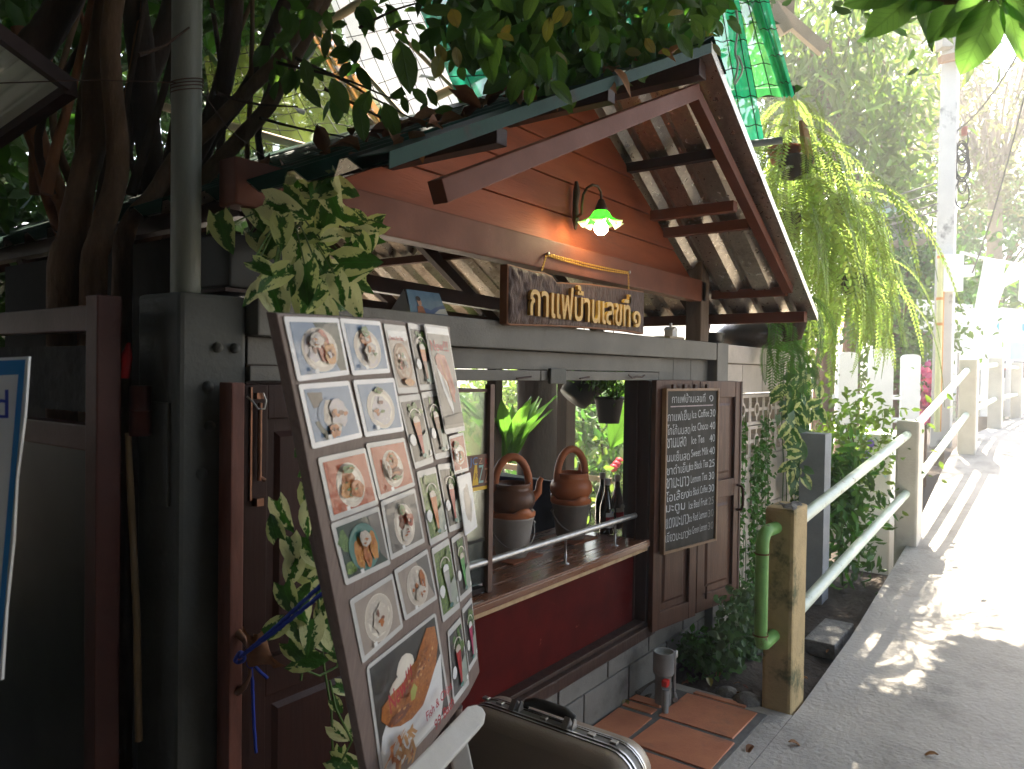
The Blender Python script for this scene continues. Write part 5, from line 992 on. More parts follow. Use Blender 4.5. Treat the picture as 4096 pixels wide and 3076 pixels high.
b = MB(); b.grid(g); b.build('sheet', M('grey_sheet', (.75, .72, .64), (.65, .62, .55), sc=4, rough=.6, trans=.35), aw)
b = MB(); b.bar(c0+V3(0, 0, .0), c1+V3(0, 0, .0), .03, .035); b.build('edge_bar', STEELD, aw); b = MB(); b.bar(c0+V3(0, 0, .0), c2+V3(0, 0, .0), .035, .05); b.build('edge_bar', STEELD, aw)
CAN = M('canopy_foliage', (.04, .10, .018), (.06, .13, .024), rough=.5, isl=.35, trans=.14)
# ================================================================ multi-stemmed tree behind the gate
BARK = M('bark', (.21, .115, .06), (.11, .06, .032), sc=10, st=(2.2, 2.2, .8), rough=.8, bump=.006, bsc=30, c3=(.24, .16, .08), c3sc=38, c3lo=.70, c3hi=.76)
BARKO = M('orange_bark', (.30, .12, .045), (.17, .065, .028), sc=8, st=(3, 3, .6), rough=.75, bump=.005, bsc=26)
BARKD = M('dark_bark', (.075, .042, .026), (.045, .026, .017), sc=8, st=(2, 2, .7), rough=.85, bump=.005, bsc=26)
t1 = thing('garden_tree', 'dark many stemmed tree behind the gate with branches over the stall roof', 'tree', (1.15, 2.5, -.1))
def smooth(P, n=6):
    P = [Vector(p) for p in P]; out = []
    for i in range(len(P)-1):
        a = P[max(i-1, 0)]; b_ = P[i]; c = P[i+1]; d = P[min(i+2, len(P)-1)]
        for k in range(n):
            t = k/n; out.append(.5*((2*b_)+(c-a)*t+(2*a-5*b_+4*c-d)*t*t+(3*b_-a-3*c+d)*t**3))
    out.append(P[-1]); return out
def limb(pts, Y, r0, r1, mt, parent, name='stem', dy=0, low=True, n=12):
    P = [at_y(x, y, Y+dy*i) for i, (x, y) in enumerate(pts)]
    if low: P = [V3(P[0].x+.03, P[0].y+.02, -.12), V3(P[0].x+.01, P[0].y, .9)]+P
    Q = smooth(P, 5); m = len(Q); b = MB(); b.tube([q+V3(noise.noise(q*4), noise.noise(q*4+V3(9, 0, 0)), 0)*.012 for q in Q], [(r0+(r1-r0)*i/(m-1))*(1+.13*noise.noise(V3(i*.6, r0*99, 1))) for i in range(m)], n); return b.build(name, mt, parent)
limb([(133, 640), (150, 520), (176, 420), (205, 300), (206, 180), (216, 60), (228, -80)], 2.35, .046, .032, BARK, t1)
limb([(200, 640), (215, 520), (246, 410), (252, 330), (242, 180), (236, 60), (260, -80)], 2.25, .038, .026, BARK, t1)
limb([(262, 640), (272, 500), (330, 420), (390, 330), (470, 262), (600, 135), (700, -20)], 2.35, .032, .020, BARK, t1, dy=-.01)
limb([(302, 640), (312, 560), (345, 450), (425, 330), (474, 200), (500, 80), (512, -80)], 2.5, .036, .034, BARKD, t1)
limb([(345, 640), (346, 500), (318, 300), (300, 120), (285, -80)], 2.7, .05, .045, BARKD, t1)
limb([(250, 640), (235, 450), (270, 250), (330, 130), (400, -60)], 2.75, .045, .04, BARKD, t1)
limb([(405, 420), (560, 255), (640, 125), (725, -40)], 2.45, .030, .022, BARK, t1, name='branch', low=False)
limb([(420, 560), (440, 330), (540, 180), (590, 60), (640, -60)], 2.6, .034, .026, BARKD, t1)
limb([(162, 560), (118, 400), (84, 300), (70, 200), (40, 60)], 2.8, .034, .022, BARKO, t1)
limb([(160, 560), (100, 420), (66, 300), (20, 200)], 2.85, .022, .016, BARKO, t1, low=False, name='branch')
limb([(60, 120), (110, 60), (160, -60)], 2.5, .05, .045, BARKD, t1, low=False, name='branch')
for i in range(16):
    x = random.uniform(60, 640); limb([(x+random.uniform(-30, 30), 420), (x+random.uniform(-40, 60), 250), (x+random.uniform(-80, 140), -40)], random.uniform(2.3, 3.2), random.uniform(.010, .022), .008, random.choice((BARK, BARKD, BARKO)), t1, name='branch', low=False, n=8)
for i, (a, c) in enumerate((((560, 255), (760, 300)), ((640, 125), (900, 260)), ((600, 135), (860, 215)), ((470, 200), (640, 230)), ((700, 190), (1010, 330)), ((780, 60), (930, 0)), ((1210, -20), (1340, 120)), ((1000, -20), (1040, 140)), ((300, 120), (410, 60)))):
    m_ = ((a[0]+c[0])/2, (a[1]+c[1])/2+random.uniform(-14, 14)); limb([a, m_, c], 2.2-.05*i, .006, .0025, BARKD, t1, name='twig', low=False, n=6)
TL1 = veined('tree_leaf', (.045, .12, .014), (.075, .15, .02), .45); TLY = veined('yellow_leaf', (.16, .17, .02), (.20, .16, .02), .4)
OV = [leaf_mesh('tree_leaf', .11, .055, TL1, 'oval', c_, f_, 6, 5) for c_, f_ in ((.10, .12), (.3, .2), (.2, .02))]; OVY = leaf_mesh('tree_leaf', .11, .06, TLY, 'oval', .1, .05, 6, 5)
SKYHOLE = [(650, -80), (880, -80), (945, 60), (1045, 220), (835, 290), (615, 80)]; NETHOLE = [(880, -80), (1000, -80), (1060, 130), (1060, 225), (1040, 215)]
def thin(P, keep=.06, keep2=.15):
    out = []
    for q in P:
        x, y, z = to_px(Vector(q))
        if z > 0 and inside(x, y, SKYHOLE) and RNG.random() > keep: continue
        if z > 0 and inside(x, y, NETHOLE) and RNG.random() > keep2: continue
        out.append(q)
    return np.array(out)
def sprinkle(n, fn, parent, meshes, s0, s1, down=.9, nz=None):
    for i in range(n):
        x, y, Y = fn(); p = at_y(x, y, Y); a = random.gauss(0, .75)
        d = (RT*math.sin(a)-UP*math.cos(a)*down)+view*random.uniform(-.6, .6); put_leaf(meshes[i % len(meshes)], p, d, parent, random.uniform(s0, s1), nz=nz)
big = [(905, 42, 95, .95, 1), (862, 105, 15, 1.15, 1), (716, 188, 25, .75, 1), (735, 205, -10, .75, 0), (1490, 5, 5, 1.0, 0), (1510, 20, -10, .95, 0), (1390, 40, 5, 1.0, 0), (1375, 10, 0, .9, 0), (1075, 60, -20, .9, 0), (1120, 80, 10, .9, 0), (1050, 10, 5, 1.0, 0), (830, 240, 20, .8, 0), (775, 250, 10, .7, 0), (800, 215, -30, .8, 0), (1150, 150, 30, 1.0, 0), (1230, 180, 0, 1.1, 0), (1290, 150, -20, 1.1, 0), (1340, 90, 0, 1.0, 0), (1420, 60, 12, .9, 0)]
for x, y, ang, s, ye in big:
    t = R(ang); d = RT*math.sin(t)-UP*math.cos(t); put_leaf(OVY if ye == 2 else OV[2], at_y(x, y-20, 1.32), d, t1, s, nz=view+V3(0, 0, .2))
sprinkle(62, lambda: (random.uniform(560, 1000), random.triangular(-20, 330, 60), random.uniform(1.7, 2.6)), t1, OV, .55, .9)
sprinkle(150, lambda: (lambda x: (x, random.uniform(-30, max(10, 205-abs(x-1200)*.42)), random.uniform(1.15, 1.5)))(random.uniform(980, 1580)), t1, OV, .6, 1.05)
sprinkle(20, lambda: (random.uniform(940, 1560), random.uniform(0, 120), random.uniform(1.1, 1.3)), t1, [OVY], .35, .6)
TS = M('tree_foliage', (.038, .10, .018), (.06, .13, .024), rough=.42, isl=.35, trans=.45)
foliage('crown', thin(np.concatenate([clumps(9000, (1.0, 2.7, 3.85), (2.4, 2.0, .75), 40, .45, .2), clumps(1800, (.2, 3.6, 2.7), (1.3, .8, .6), 20, .4, .2)])), .12, .06, TS, t1, kind='stuff')
pts = []
for i in range(950):
    x = random.uniform(930, 1560); y = random.uniform(-120, max(0, 190-abs(x-1230)*.45)); pts.append(at_y(x, y, random.uniform(1.25, 1.75)))
foliage('foliage', thin(pts), .10, .052, TS, t1, down=1.2, kind='stuff')
P = np.stack([RNG.uniform(-2.2, 3.7, 14000), RNG.uniform(3.3, 7.2, 14000), RNG.uniform(4.5, 5.4, 14000)], 1); foliage('crown', thin(P), .16, .085, CAN, t1, down=.2, flat=.5, kind='stuff')  # unseen crown layer added overhead to keep sun off the left garden
# fallen leaves lying on the roof: one small leaf each
DM = [leaf_mesh('fallen_leaf', .10, .06, DRY, 'oval', c_, f_, 5, 5) for c_, f_ in ((.6, .5), (-.4, .6), (.9, .2))]
for i in range(64):
    x = random.uniform(EL+.05, RX-.3); y = YV+abs(random.gauss(.02, .35)); z = roofz(x)+.025+random.uniform(0, .05)
    d = V3(random.uniform(-1, 1), random.uniform(-1, 1), random.uniform(-.2, .5)).normalized(); n = (V3(-.4, -.2, .9)+V3(random.uniform(-.6, .6), random.uniform(-.6, .6), 0)); n = (n-d*n.dot(d)).normalized()
    o = inst('fallen_leaf', DM[i % 3], None, basis(V3(x, y, z), d.cross(n), d, n, random.uniform(.4, .95))); tag(o, 'crumpled brown leaf lying on the green tin roof', 'leaf', 'fallen leaves on the tin roof')
for i, (x, y, lab) in enumerate(((1703, 1603, 'small brown leaf on the path, nearest the tiles'), (2027, 1631, 'small brown leaf on the path at the lower right'), (1625, 1610, 'curled tan leaf beside the tile edge'), (1352, 1512, 'pale green leaf lying on the narrow tiles'), (1530, 1465, 'yellow leaf caught in the weeds by the valve'), (1590, 1510, 'tan leaf on the soil in front of the weeds'))):
    p = at_z(x, y, .012 if i != 4 else .14); d = V3(random.uniform(-1, 1), random.uniform(-1, 1), 0).normalized()
    mt_ = leaf_mesh('stray_leaf', .06, .034, MATS['dry_leaf'] if i not in (3, 4) else MATS['yellow_leaf'], 'oval', .3, .3, 5, 5)
    o = inst('fallen_leaf', mt_, None, basis(p, d.cross(V3(0, 0, 1)), d, V3(0, 0, 1), 1.0 if i != 3 else 1.1)); tag(o, lab, 'leaf')
# ================================================================ overhead trees that shade the lane
CAN_ = M('canopy_foliage', (.04, .10, .018), (.06, .13, .024), rough=.5, isl=.35, trans=.14)
def canopy(n, xr_, yr_, zr_, k):
    c = np.stack([RNG.uniform(*xr_, k), RNG.uniform(*yr_, k), RNG.uniform(*zr_, k)], 1); i = RNG.integers(0, k, n); p = c[i]+RNG.normal(size=(n, 3))*np.array([.55, .55, .28])
    return p
def unshade(p, x0, x1, y0, y1, z):      # cut openings in the crown so the sun reaches a chosen place
    h = p[:, 2]-z; X = p[:, 0]-h*sd.x/sd.z; Y = p[:, 1]-h*sd.y/sd.z
    return p[~((X > x0) & (X < x1) & (Y > y0) & (Y < y1) & (h > 0))]
t2 = thing('shade_tree', 'tall spreading tree whose crown shades the lane, trunk across the path', 'tree', (4.6, -3.4, -.1))
b = MB(); b.tube(smooth([(4.6, -3.4, -.1), (4.55, -3.3, 1.5), (4.7, -3.0, 3.2), (4.9, -2.4, 4.6), (5.0, -1.4, 5.6)]), [.17-.005*i for i in range(25)], 14); b.build('trunk', BARK, t2)
for e in ((1.0, -.5, 5.4), (2.5, 1.5, 5.7), (5.5, 2.5, 6.0), (7.5, 1.0, 6.0), (6.5, -1.8, 5.8)): b = MB(); b.tube(smooth([(4.7, -3.0, 3.2), (4.7+(e[0]-4.7)*.4, -3.0+(e[1]+3)*.4, 4.6), e]), [.09-.006*i for i in range(11)], 10); b.build('limb', BARK, t2)
P = canopy(70000, (-3.4, 7.6), (-3.0, 3.4), (5.1, 6.3), 900)
edge = 8.2+.35*np.sin(P[:, 1]*2.1)+.2*np.sin(P[:, 1]*5.3); P = P[P[:, 0] < edge+RNG.normal(size=len(P))*.25]
P = unshade(P, 4.45, 5.3, 1.4, 2.1, 3.3); P = unshade(P, 5.75, 9.5, 1.2, 2.8, 3.0); P = unshade(P, 1.6, 2.35, -.15, .5, 2.35)
Q = np.stack([RNG.uniform(4.6, 8.0, 30000), RNG.uniform(-1.6, 2.6, 30000), RNG.uniform(5.2, 6.0, 30000)], 1); Q = unshade(unshade(Q, 4.45, 5.3, 1.4, 2.1, 3.3), 5.75, 9.5, 1.2, 2.8, 3.0); P = np.concatenate([P, Q[Q[:, 0] < 8.15+.2*np.sin(Q[:, 1]*2.1)+.35*(Q[:, 1] < 1.4)]])
foliage('crown', P, .16, .08, CAN, t2, down=.2, flat=.5, kind='stuff')
BIGL = veined('broad_leaf', (.09, .22, .035), (.11, .25, .045), .66, .45); BLM = leaf_mesh('broad_leaf', .155, .085, BIGL, 'oval', .12, .06, 9, 7)
tw = [at_d(2260, -60, 1.3), at_d(2100, -5, 1.32), at_d(2020, 2, 1.33), at_d(1975, -10, 1.35)]
b = MB(); b.tube(smooth([at_d(2700, -420, 1.5)]+tw), .006, 8); b.build('twig', BARK, t2)
b = MB(); b.tube(smooth([V3(4.9, -2.4, 4.6), V3(3.4, -1.4, 4.3), at_d(2900, -900, 1.9), at_d(2700, -420, 1.5)]), [.05-.0028*i for i in range(19)], 8); b.build('limb', BARK, t2)
for x, y, ang, s in ((1975, -8, -52, 1.0), (1977, -4, 28, .88), (1960, -26, -80, .95), (2000, -28, 78, .8), (2085, -14, -38, .95), (2135, -6, -50, .95), (2150, 0, -24, 1.18), (2165, 0, 28, 1.0), (2150, -18, 62, 1.1), (2180, -30, 40, 1.0), (2050, -30, -60, .9)):
    t = R(ang); d = RT*math.sin(t)-UP*math.cos(t)+view*random.uniform(-.1, .15); put_leaf(BLM, at_d(x, y, 1.32+random.uniform(-.03, .03)), d, t2, s*.72, nz=view+V3(0, 0, .1), name='broad_leaf')
# ================================================================ shade nets, translucent roof behind the stall
def netmat(name, c, tr_, al):
    mt = bpy.data.materials.new(name); mt.use_nodes = True; nt = mt.node_tree; L = nt.links.new; nt.nodes.remove(nt.nodes['Principled BSDF'])
    d = _n(nt, 'ShaderNodeBsdfDiffuse'); d.inputs[0].default_value = rgba(c); t = _n(nt, 'ShaderNodeBsdfTranslucent'); t.inputs[0].default_value = rgba(tr_); ms = _n(nt, 'ShaderNodeMixShader'); ms.inputs[0].default_value = .62; L(d.outputs[0], ms.inputs[1]); L(t.outputs[0], ms.inputs[2])
    tp_ = _n(nt, 'ShaderNodeBsdfTransparent'); m2 = _n(nt, 'ShaderNodeMixShader'); tc = _n(nt, 'ShaderNodeTexCoord'); no = _n(nt, 'ShaderNodeTexNoise'); no.inputs['Scale'].default_value = 6; L(tc.outputs['Object'], no.inputs['Vector'])
    mr = _n(nt, 'ShaderNodeMapRange'); mr.inputs[3].default_value = al-.12; mr.inputs[4].default_value = al+.12; L(no.outputs['Fac'], mr.inputs[0]); L(mr.outputs[0], m2.inputs[0]); L(tp_.outputs[0], m2.inputs[1]); L(ms.outputs[0], m2.inputs[2]); L(m2.outputs[0], nt.nodes['Material Output'].inputs[0]); return mt
NG = netmat('green_net', (.02, .30, .16), (.03, .62, .32), .88); NGD = netmat('dark_net', (.025, .16, .05), (.05, .30, .08), .85); NY = netmat('yellow_net', (.12, .16, .03), (.22, .28, .05), .7); NW = netmat('white_sheet', (.7, .7, .75), (.78, .78, .82), .97); NB = netmat('brown_net', (.22, .09, .03), (.28, .12, .04), .8)
WIRE = M('black_wire', (.02, .02, .02), rough=.6); BAM = M('pale_bamboo', (.50, .36, .24), (.38, .26, .17), sc=8, rough=.6)
def net(name, quad, mt, label, cat, nx=24, ny=24, sag=.02, wires=(6, 5), folds=5, group=None):
    q = [at_d(*p) for p in quad]; n = (q[1]-q[0]).cross(q[3]-q[0]).normalized(); g = []
    Q = lambda u, v: (q[0]*(1-u)+q[1]*u)*(1-v)+(q[3]*(1-u)+q[2]*u)*v+n*(sag*math.sin(u*folds*3.1+v*2)*(.4+.6*v)+sag*.6*noise.noise(V3(u*3, v*3, sag*50)))
    for i in range(ny+1): g.append([Q(j/nx, i/ny) for j in range(nx+1)])
    t = thing(name, label, cat, (q[3]+q[2])/2, group); b = MB(); b.grid(g); b.build('fabric', mt, t)
    b = MB()
    for k in range(wires[0]): b.tube([Q((k+.5)/wires[0], i/12)+n*.006-FW*.012 for i in range(13)], .0032, 5)
    for k in range(wires[1]): b.tube([Q(i/12, (k+.5)/wires[1])+n*.006-FW*.012 for i in range(13)], .0032, 5)
    b.build('wire_grid', WIRE, t); return t
net('shade_net', [(1505, -60, 4.75), (1585, -60, 4.7), (1652, 303, 4.5), (1560, 305, 4.65)], NG, 'bright emerald shade net hanging right of the roof ridge', 'net', wires=(3, 6), folds=6)
net('shade_net', [(1560, -60, 4.95), (1620, -60, 4.9), (1712, 205, 4.8), (1588, 212, 4.9)], NGD, 'darker olive green shade net hanging behind the emerald one', 'net', wires=(4, 6))
net('shade_net', [(1590, -80, 4.9), (1640, -80, 4.85), (1716, 208, 4.75), (1690, 210, 4.8)], NG, 'narrow emerald edge strip of net at the right of the hanging nets', 'net', wires=(1, 5))
net('shade_net', [(880, -40, 4.2), (1500, -60, 4.6), (1560, 260, 4.6), (1010, 250, 4.2)], netmat('deep_green_net', (.01, .13, .08), (.012, .22, .13), .93), 'emerald shade net stretched above the stall roof behind the leaves', 'net', sag=.02, wires=(8, 5))
b = MB(); b.tube([at_d(1610, 312, 4.55), at_d(1690, 303, 4.5)], .022, 12); tag(b.build('pipe_end', M('grey_pvc', (.35, .36, .36), rough=.4)), 'grey pipe end at the foot of the emerald net', 'pipe')
b = MB(); b.tube([at_d(1550, 205, 4.98), at_d(1716, 196, 4.9)], .03, 10); tag(b.build('dark_pole', STEELD), 'dark pole along the foot of the olive net', 'pole')
b = MB(); b.tube(smooth([at_d(1590, 20, 4.4), at_d(1594, 60, 4.4), at_d(1588, 110, 4.4), at_d(1594, 140, 4.4), at_d(1586, 180, 4.4)]), .007, 6); b.tube(smooth([at_d(1594, 120, 4.38), at_d(1604, 150, 4.38), at_d(1588, 182, 4.38)]), .006, 6); tag(b.build('white_string', WHITE), 'knotted white string dangling in front of the emerald net', 'string')
net('clear_roof', [(655, -140, 6.4), (860, -140, 6.6), (1060, 240, 6.0), (850, 330, 5.6)], NW, 'white translucent roof sheet with wire mesh behind the tree', 'roof', sag=.015, wires=(8, 9), folds=2)
net('shade_net', [(440, 120, 5.4), (690, 60, 5.6), (900, 330, 5.2), (470, 330, 5.0)], NY, 'yellowish shade net glowing behind the tree branches', 'net', sag=.03, wires=(10, 7))
net('shade_net', [(640, 20, 5.3), (690, 40, 5.3), (850, 290, 5.0), (800, 300, 5.0)], NB, 'brown net strip beside the white roof sheet', 'net', sag=.02, wires=(2, 9))
for i, (a, c, r_) in enumerate((((560, 140), (900, -70), .03), ((930, 215), (1060, 150), .03), ((1060, 10), (1100, -40), .03), ((630, -20), (880, 260), .016), ((850, 60), (1010, 220), .014), ((300, 215), (700, 330), .028), ((780, 240), (860, 330), .02))):
    b = MB(); b.tube([at_d(*a, 5.1), at_d(*c, 4.9)], r_, 10); tag(b.build('bamboo_pole', BAM), ['bamboo pole crossing the top of the white roof sheet', 'short bamboo pole at the right edge of the white roof sheet', 'bamboo pole end at the top of the picture by the net', 'thin bamboo pole along the brown net strip', 'thin bamboo stick across the middle of the white roof sheet', 'pinkish bamboo pole low behind the tree stems', 'thin bamboo pole end below the brown net strip'][i], 'pole')
# ================================================================ garden behind and beside the stall
GL = M('garden_foliage', (.045, .12, .022), (.075, .15, .03), rough=.4, isl=.4, trans=.45); GLL = M('sunny_foliage', (.10, .16, .03), (.12, .19, .04), rough=.38, isl=.35, trans=.5)  # second material: paler copy with sunlight put into the leaf colour
def shrub(label, c, r, n, L=.10, W=.05, mt=GL, name='garden_shrub', k=24, group='shrubs in the garden', stemr=.03, cat='shrub', down=.5, cr=.4):
    t = thing(name, label, cat, (c[0], c[1], c[2]-r[2]), group); b = MB()
    for i in range(3): b.tube([(c[0]+.1*(i-1), c[1], max(-.16, c[2]-r[2]-.6)), (c[0]+.2*(i-1)*r[0], c[1]+.05*i, c[2]), (c[0]+.5*(i-1)*r[0], c[1]+.1*i, c[2]+r[2]*.6)], [stemr, stemr*.7, stemr*.4], 7)
    b.build('trunk', BARKD, t); foliage('crown', clumps(n, c, r, k, cr, .35), L, W, mt, t, down=down, kind='stuff'); return t
for i, (c, r, n) in enumerate((((-.6, 4.2, 1.6), (.9, .7, 1.9), 3500), ((.7, 4.8, 1.5), (1.0, .7, 1.8), 3500), ((2.2, 5.2, 1.9), (1.0, .8, 1.6), 3500), ((-.2, 5.6, 3.4), (1.6, .9, 1.6), 3500), ((.0, 3.2, .9), (.5, .5, 1.0), 1500), (tuple(at_d(380, 120, 6.5)), (2.0, 1.2, 1.7), 12000), (tuple(at_d(90, 230, 7.2)), (2.2, 1.2, 2.0), 10000), (tuple(at_d(560, 60, 8)), (1.5, 1.0, 1.4), 6000))):
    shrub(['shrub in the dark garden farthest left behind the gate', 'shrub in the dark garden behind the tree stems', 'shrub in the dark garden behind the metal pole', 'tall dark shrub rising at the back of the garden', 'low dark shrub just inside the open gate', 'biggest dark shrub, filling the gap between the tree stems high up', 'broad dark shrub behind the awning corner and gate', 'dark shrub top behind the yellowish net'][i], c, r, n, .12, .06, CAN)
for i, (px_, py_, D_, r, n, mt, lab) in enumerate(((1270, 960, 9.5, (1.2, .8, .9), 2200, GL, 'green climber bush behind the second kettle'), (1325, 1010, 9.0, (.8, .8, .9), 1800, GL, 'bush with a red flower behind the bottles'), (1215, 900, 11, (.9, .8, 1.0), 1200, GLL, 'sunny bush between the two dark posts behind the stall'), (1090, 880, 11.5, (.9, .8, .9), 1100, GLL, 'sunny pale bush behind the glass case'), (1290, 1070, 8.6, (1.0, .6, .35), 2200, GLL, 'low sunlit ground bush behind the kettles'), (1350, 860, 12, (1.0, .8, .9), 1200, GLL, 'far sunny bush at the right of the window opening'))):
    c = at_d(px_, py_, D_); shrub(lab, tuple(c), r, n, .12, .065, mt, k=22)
b = MB(); b.poly((6, 4.6, -.145), (30, 4.6, -.145), (30, 16, -.145), (6, 16, -.145)); tag(b.build('bright_ground', WCON, loc=(0, 0, 0)), kind='structure')  # pale ground sheet added to brighten the view through the window
c = at_d(1325, 1012, 8.0); b = MB()
for k in range(3): b.lathe([(0, -.04), (.04, -.02), (.05, .01), (.03, .04), (0, .05)], c+V3(.06*k, 0, .03*k), 8)
tag(b.build('red_flower', M('red_petal', (.5, .01, .03), rough=.6)), 'red flower on the bush behind the bottles', 'flower')
# tree trunk, timber post, back fence seen through the window
b = MB(); p0 = at_y(1160, 1100, 3.9); p1 = at_y(1160, 820, 3.9); b.tube(smooth([V3(p0.x, 3.9, -.1), p0, p0*.5+p1*.5+V3(.02, 0, 0), p1, V3(p1.x-.05, 3.9, 3.4)]), [.21-.002*i for i in range(21)], 18); BARKB = BARKD; t = thing('bare_trunk', 'thick dark tree trunk seen through the serving window', 'tree', (p0.x, 3.9, -.1)); b.build('trunk', M('shaded_bark', (.04, .024, .015), (.022, .014, .01), sc=8, st=(2, 2, .7), rough=.85, bump=.006, bsc=22), t)  # shade put into a darker bark colour, against light bounced off the ground
x = at_y(1223, 900, 3.55).x; b = MB(); b.box((x-.075, 3.5, -.1), (x+.075, 3.6, 2.3)); tag(b.build('timber_post', M('old_timber', (.06, .032, .018), (.035, .02, .012), sc=5, st=(5, 5, .6), rough=.7, bump=.002), bevel=.006), 'square brown timber post seen through the serving window', 'post')
b = MB(); a = at_d(1060, 1002, 8); c = at_d(1130, 1012, 8); b.bar(a, c+(c-a)*3, .04, .06); tag(b.build('garden_rail', BAM), 'wooden rail in the garden below the big leafed fern', 'rail')
b = MB(); a = at_d(950, 870, 19); c = at_d(1500, 850, 24); b.prism([V3(a.x, a.y, -.1), V3(c.x, c.y, -.1), V3(c.x, c.y, 3.2), V3(a.x, a.y, 3.2)], (0, .2, 0)); tag(b.build('far_wall', WHITE), 'pale house wall at the far end of the garden behind the bushes', 'wall')
b = MB(); a = at_d(1000, 925, 13); c = at_d(1420, 890, 16); b.prism([V3(a.x, a.y, -.1), V3(c.x, c.y, -.1), V3(c.x, c.y, 1.15), V3(a.x, a.y, 1.15)], (0, .1, 0)); tag(b.build('garden_wall', M('ochre_wall', (.40, .36, .16), (.33, .30, .13), sc=3, rough=.8)), 'low ochre garden wall far behind the stall window', 'wall')
fn = thing('nest_fern', 'birds nest fern with broad upright leaves beyond the glass case', 'fern', at_d(1090, 1000, 5.6)); NF = veined('fern_blade', (.07, .19, .02), (.05, .15, .015), .5, .35); FM = leaf_mesh('fern_blade', .62, .13, NF, 'lance', .25, .1, 9, 5)
for i in range(14):
    a = i*2.4; d = V3(math.cos(a)*.42, math.sin(a)*.42, 1).normalized(); put_leaf(FM, at_d(1094, 1000, 5.6)+V3(math.cos(a)*.03, math.sin(a)*.03, 0), d, fn, random.uniform(.75, 1.05), nz=-V3(math.cos(a), math.sin(a), -.2), name='blade')
bl = thing('banana_leaf', 'broad banana leaf leaning behind the right window jamb', 'leaf', at_d(1318, 955, 7)); BM_ = leaf_mesh('banana_blade', 1.1, .36, NF, 'lance', .2, .08, 12, 7); put_leaf(BM_, at_d(1318, 970, 6.5), RT*.42+UP*.9, bl, .85, name='blade')
PBK = M('black_pot_plastic', (.035, .037, .04), (.025, .026, .028), rough=.45)
def hpot(x, y, D_, s, label, plant, tilt=None):
    c = at_d(x, y, D_); t = thing('hanging_pot', label, 'plant pot', c, 'hanging pots in the garden'); b = MB(); b.lathe([(0, 0), (.075*s, 0), (.105*s, .17*s), (.115*s, .17*s), (.115*s, .19*s), (.10*s, .19*s), (.095*s, .16*s), (0, .15*s)], c, 22, ax=tilt); b.build('pot', PBK, t)
    if tilt is None:
        b = MB()
        for k in range(3): a = 2.1*k; b.tube([c+V3(.11*s*math.cos(a), .11*s*math.sin(a), .18*s), c+V3(0, 0, 1.0*s)], .003, 4)
        b.build('hanger', WIRE, t)
    if plant: foliage('foliage', clumps(plant, tuple(c+V3(0, 0, .42*s)), (.22*s, .22*s, .26*s), 14, .12*s, .2), .07*s, .02*s, GL, t, kind='stuff')
hpot(1315, 914, 5.2, .95, 'black pot with a feathery plant hanging low in the window view', 700); hpot(1269, 872, 5.6, .80, 'smaller black pot hanging left of the feathery plant', 300); hpot(1238, 862, 5.4, 1.5, 'big black pot hanging tilted at the top of the window view', 0, V3(.5, -.3, .7))
# ================================================================ ferns and creepers on the right
FRN = M('fern_frond', (.15, .23, .05), (.21, .27, .08), rough=.32, isl=.25, trans=.58); FRD = M('fern_frond_shade', (.06, .14, .025), (.08, .16, .03), rough=.38, isl=.25, trans=.45)  # sunlight and shade put into a paler and a darker frond colour
def frond(name, L, out, mt, w_=.070, k=36):
    b = MB(); P = []; d = V3(out, 0, .35).normalized(); p = V3(0, 0, 0)
    for i in range(k+1): P.append(p.copy()); d = (d+V3(0, 0, -1)*(.11 if out > .6 else .2)+V3(.0, .015*math.sin(i*.7), 0)).normalized(); p = p+d*(L/k)
    b.tube(P[::3]+[P[-1]], .0022, 4, False)
    for i in range(2, k):
        t = i/k; l = w_*(math.sin(math.pi*min(1, t*.9+.12))**.6)*random.uniform(.85, 1.1); dd = (P[min(i+1, k)]-P[i-1]).normalized(); s = dd.cross(V3(0, 1, 0)).normalized(); side = V3(0, 1, 0)
        for sg_ in (-1, 1):
            e = (side*sg_+dd*.35+V3(0, 0, -.25)).normalized(); w2 = dd*(L/k*.44); c = P[i]; b.add([c-w2*.5, c+e*l*.5-w2, c+e*l, c+e*l*.5+w2], [(0, 1, 2, 3)])
    o = b.build(name, mt, None, loc=(0, 0, 0)); me = o.data; bpy.data.objects.remove(o); return me
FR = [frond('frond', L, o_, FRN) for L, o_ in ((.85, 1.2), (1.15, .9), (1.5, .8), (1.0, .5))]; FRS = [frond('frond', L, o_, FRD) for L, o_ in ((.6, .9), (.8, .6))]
def fern(label, c, n, meshes, s0, s1, r=.12, pot=True, az=None):
    t = thing('hanging_fern', label, 'fern', c, 'hanging ferns by the path')
    if pot: b = MB(); b.lathe([(0, -.16), (.10, -.14), (.14, 0), (.13, .02), (0, .02)], c, 16); b.build('basket', BARKD, t)
    for i in range(n):
        a = i*2.399+random.uniform(-.3, .3) if az is None else random.uniform(*az); s = random.uniform(s0, s1); x = V3(math.cos(a), math.sin(a), 0); y = V3(-math.sin(a), math.cos(a), 0); q = 0; rr_ = r*random.random()
        z_ = V3(random.uniform(-.25, .25), random.uniform(-.25, .25), 1).normalized(); x = (x-z_*x.dot(z_)).normalized(); inst('frond', meshes[i % len(meshes)], t, basis(Vector(c)+x*rr_+V3(0, 0, random.uniform(-.25, .2)), x, z_.cross(x), z_, s))
F6 = at_d(1690, 470, 5.7); F7 = at_d(1828, 520, 7.2); F1 = at_d(1718, 345, 6.0); F2 = at_d(1800, 430, 6.6); F3 = at_d(1700, 250, 6.2); F4 = at_d(1700, 690, 5.3); F5 = at_d(1840, 600, 6.9)
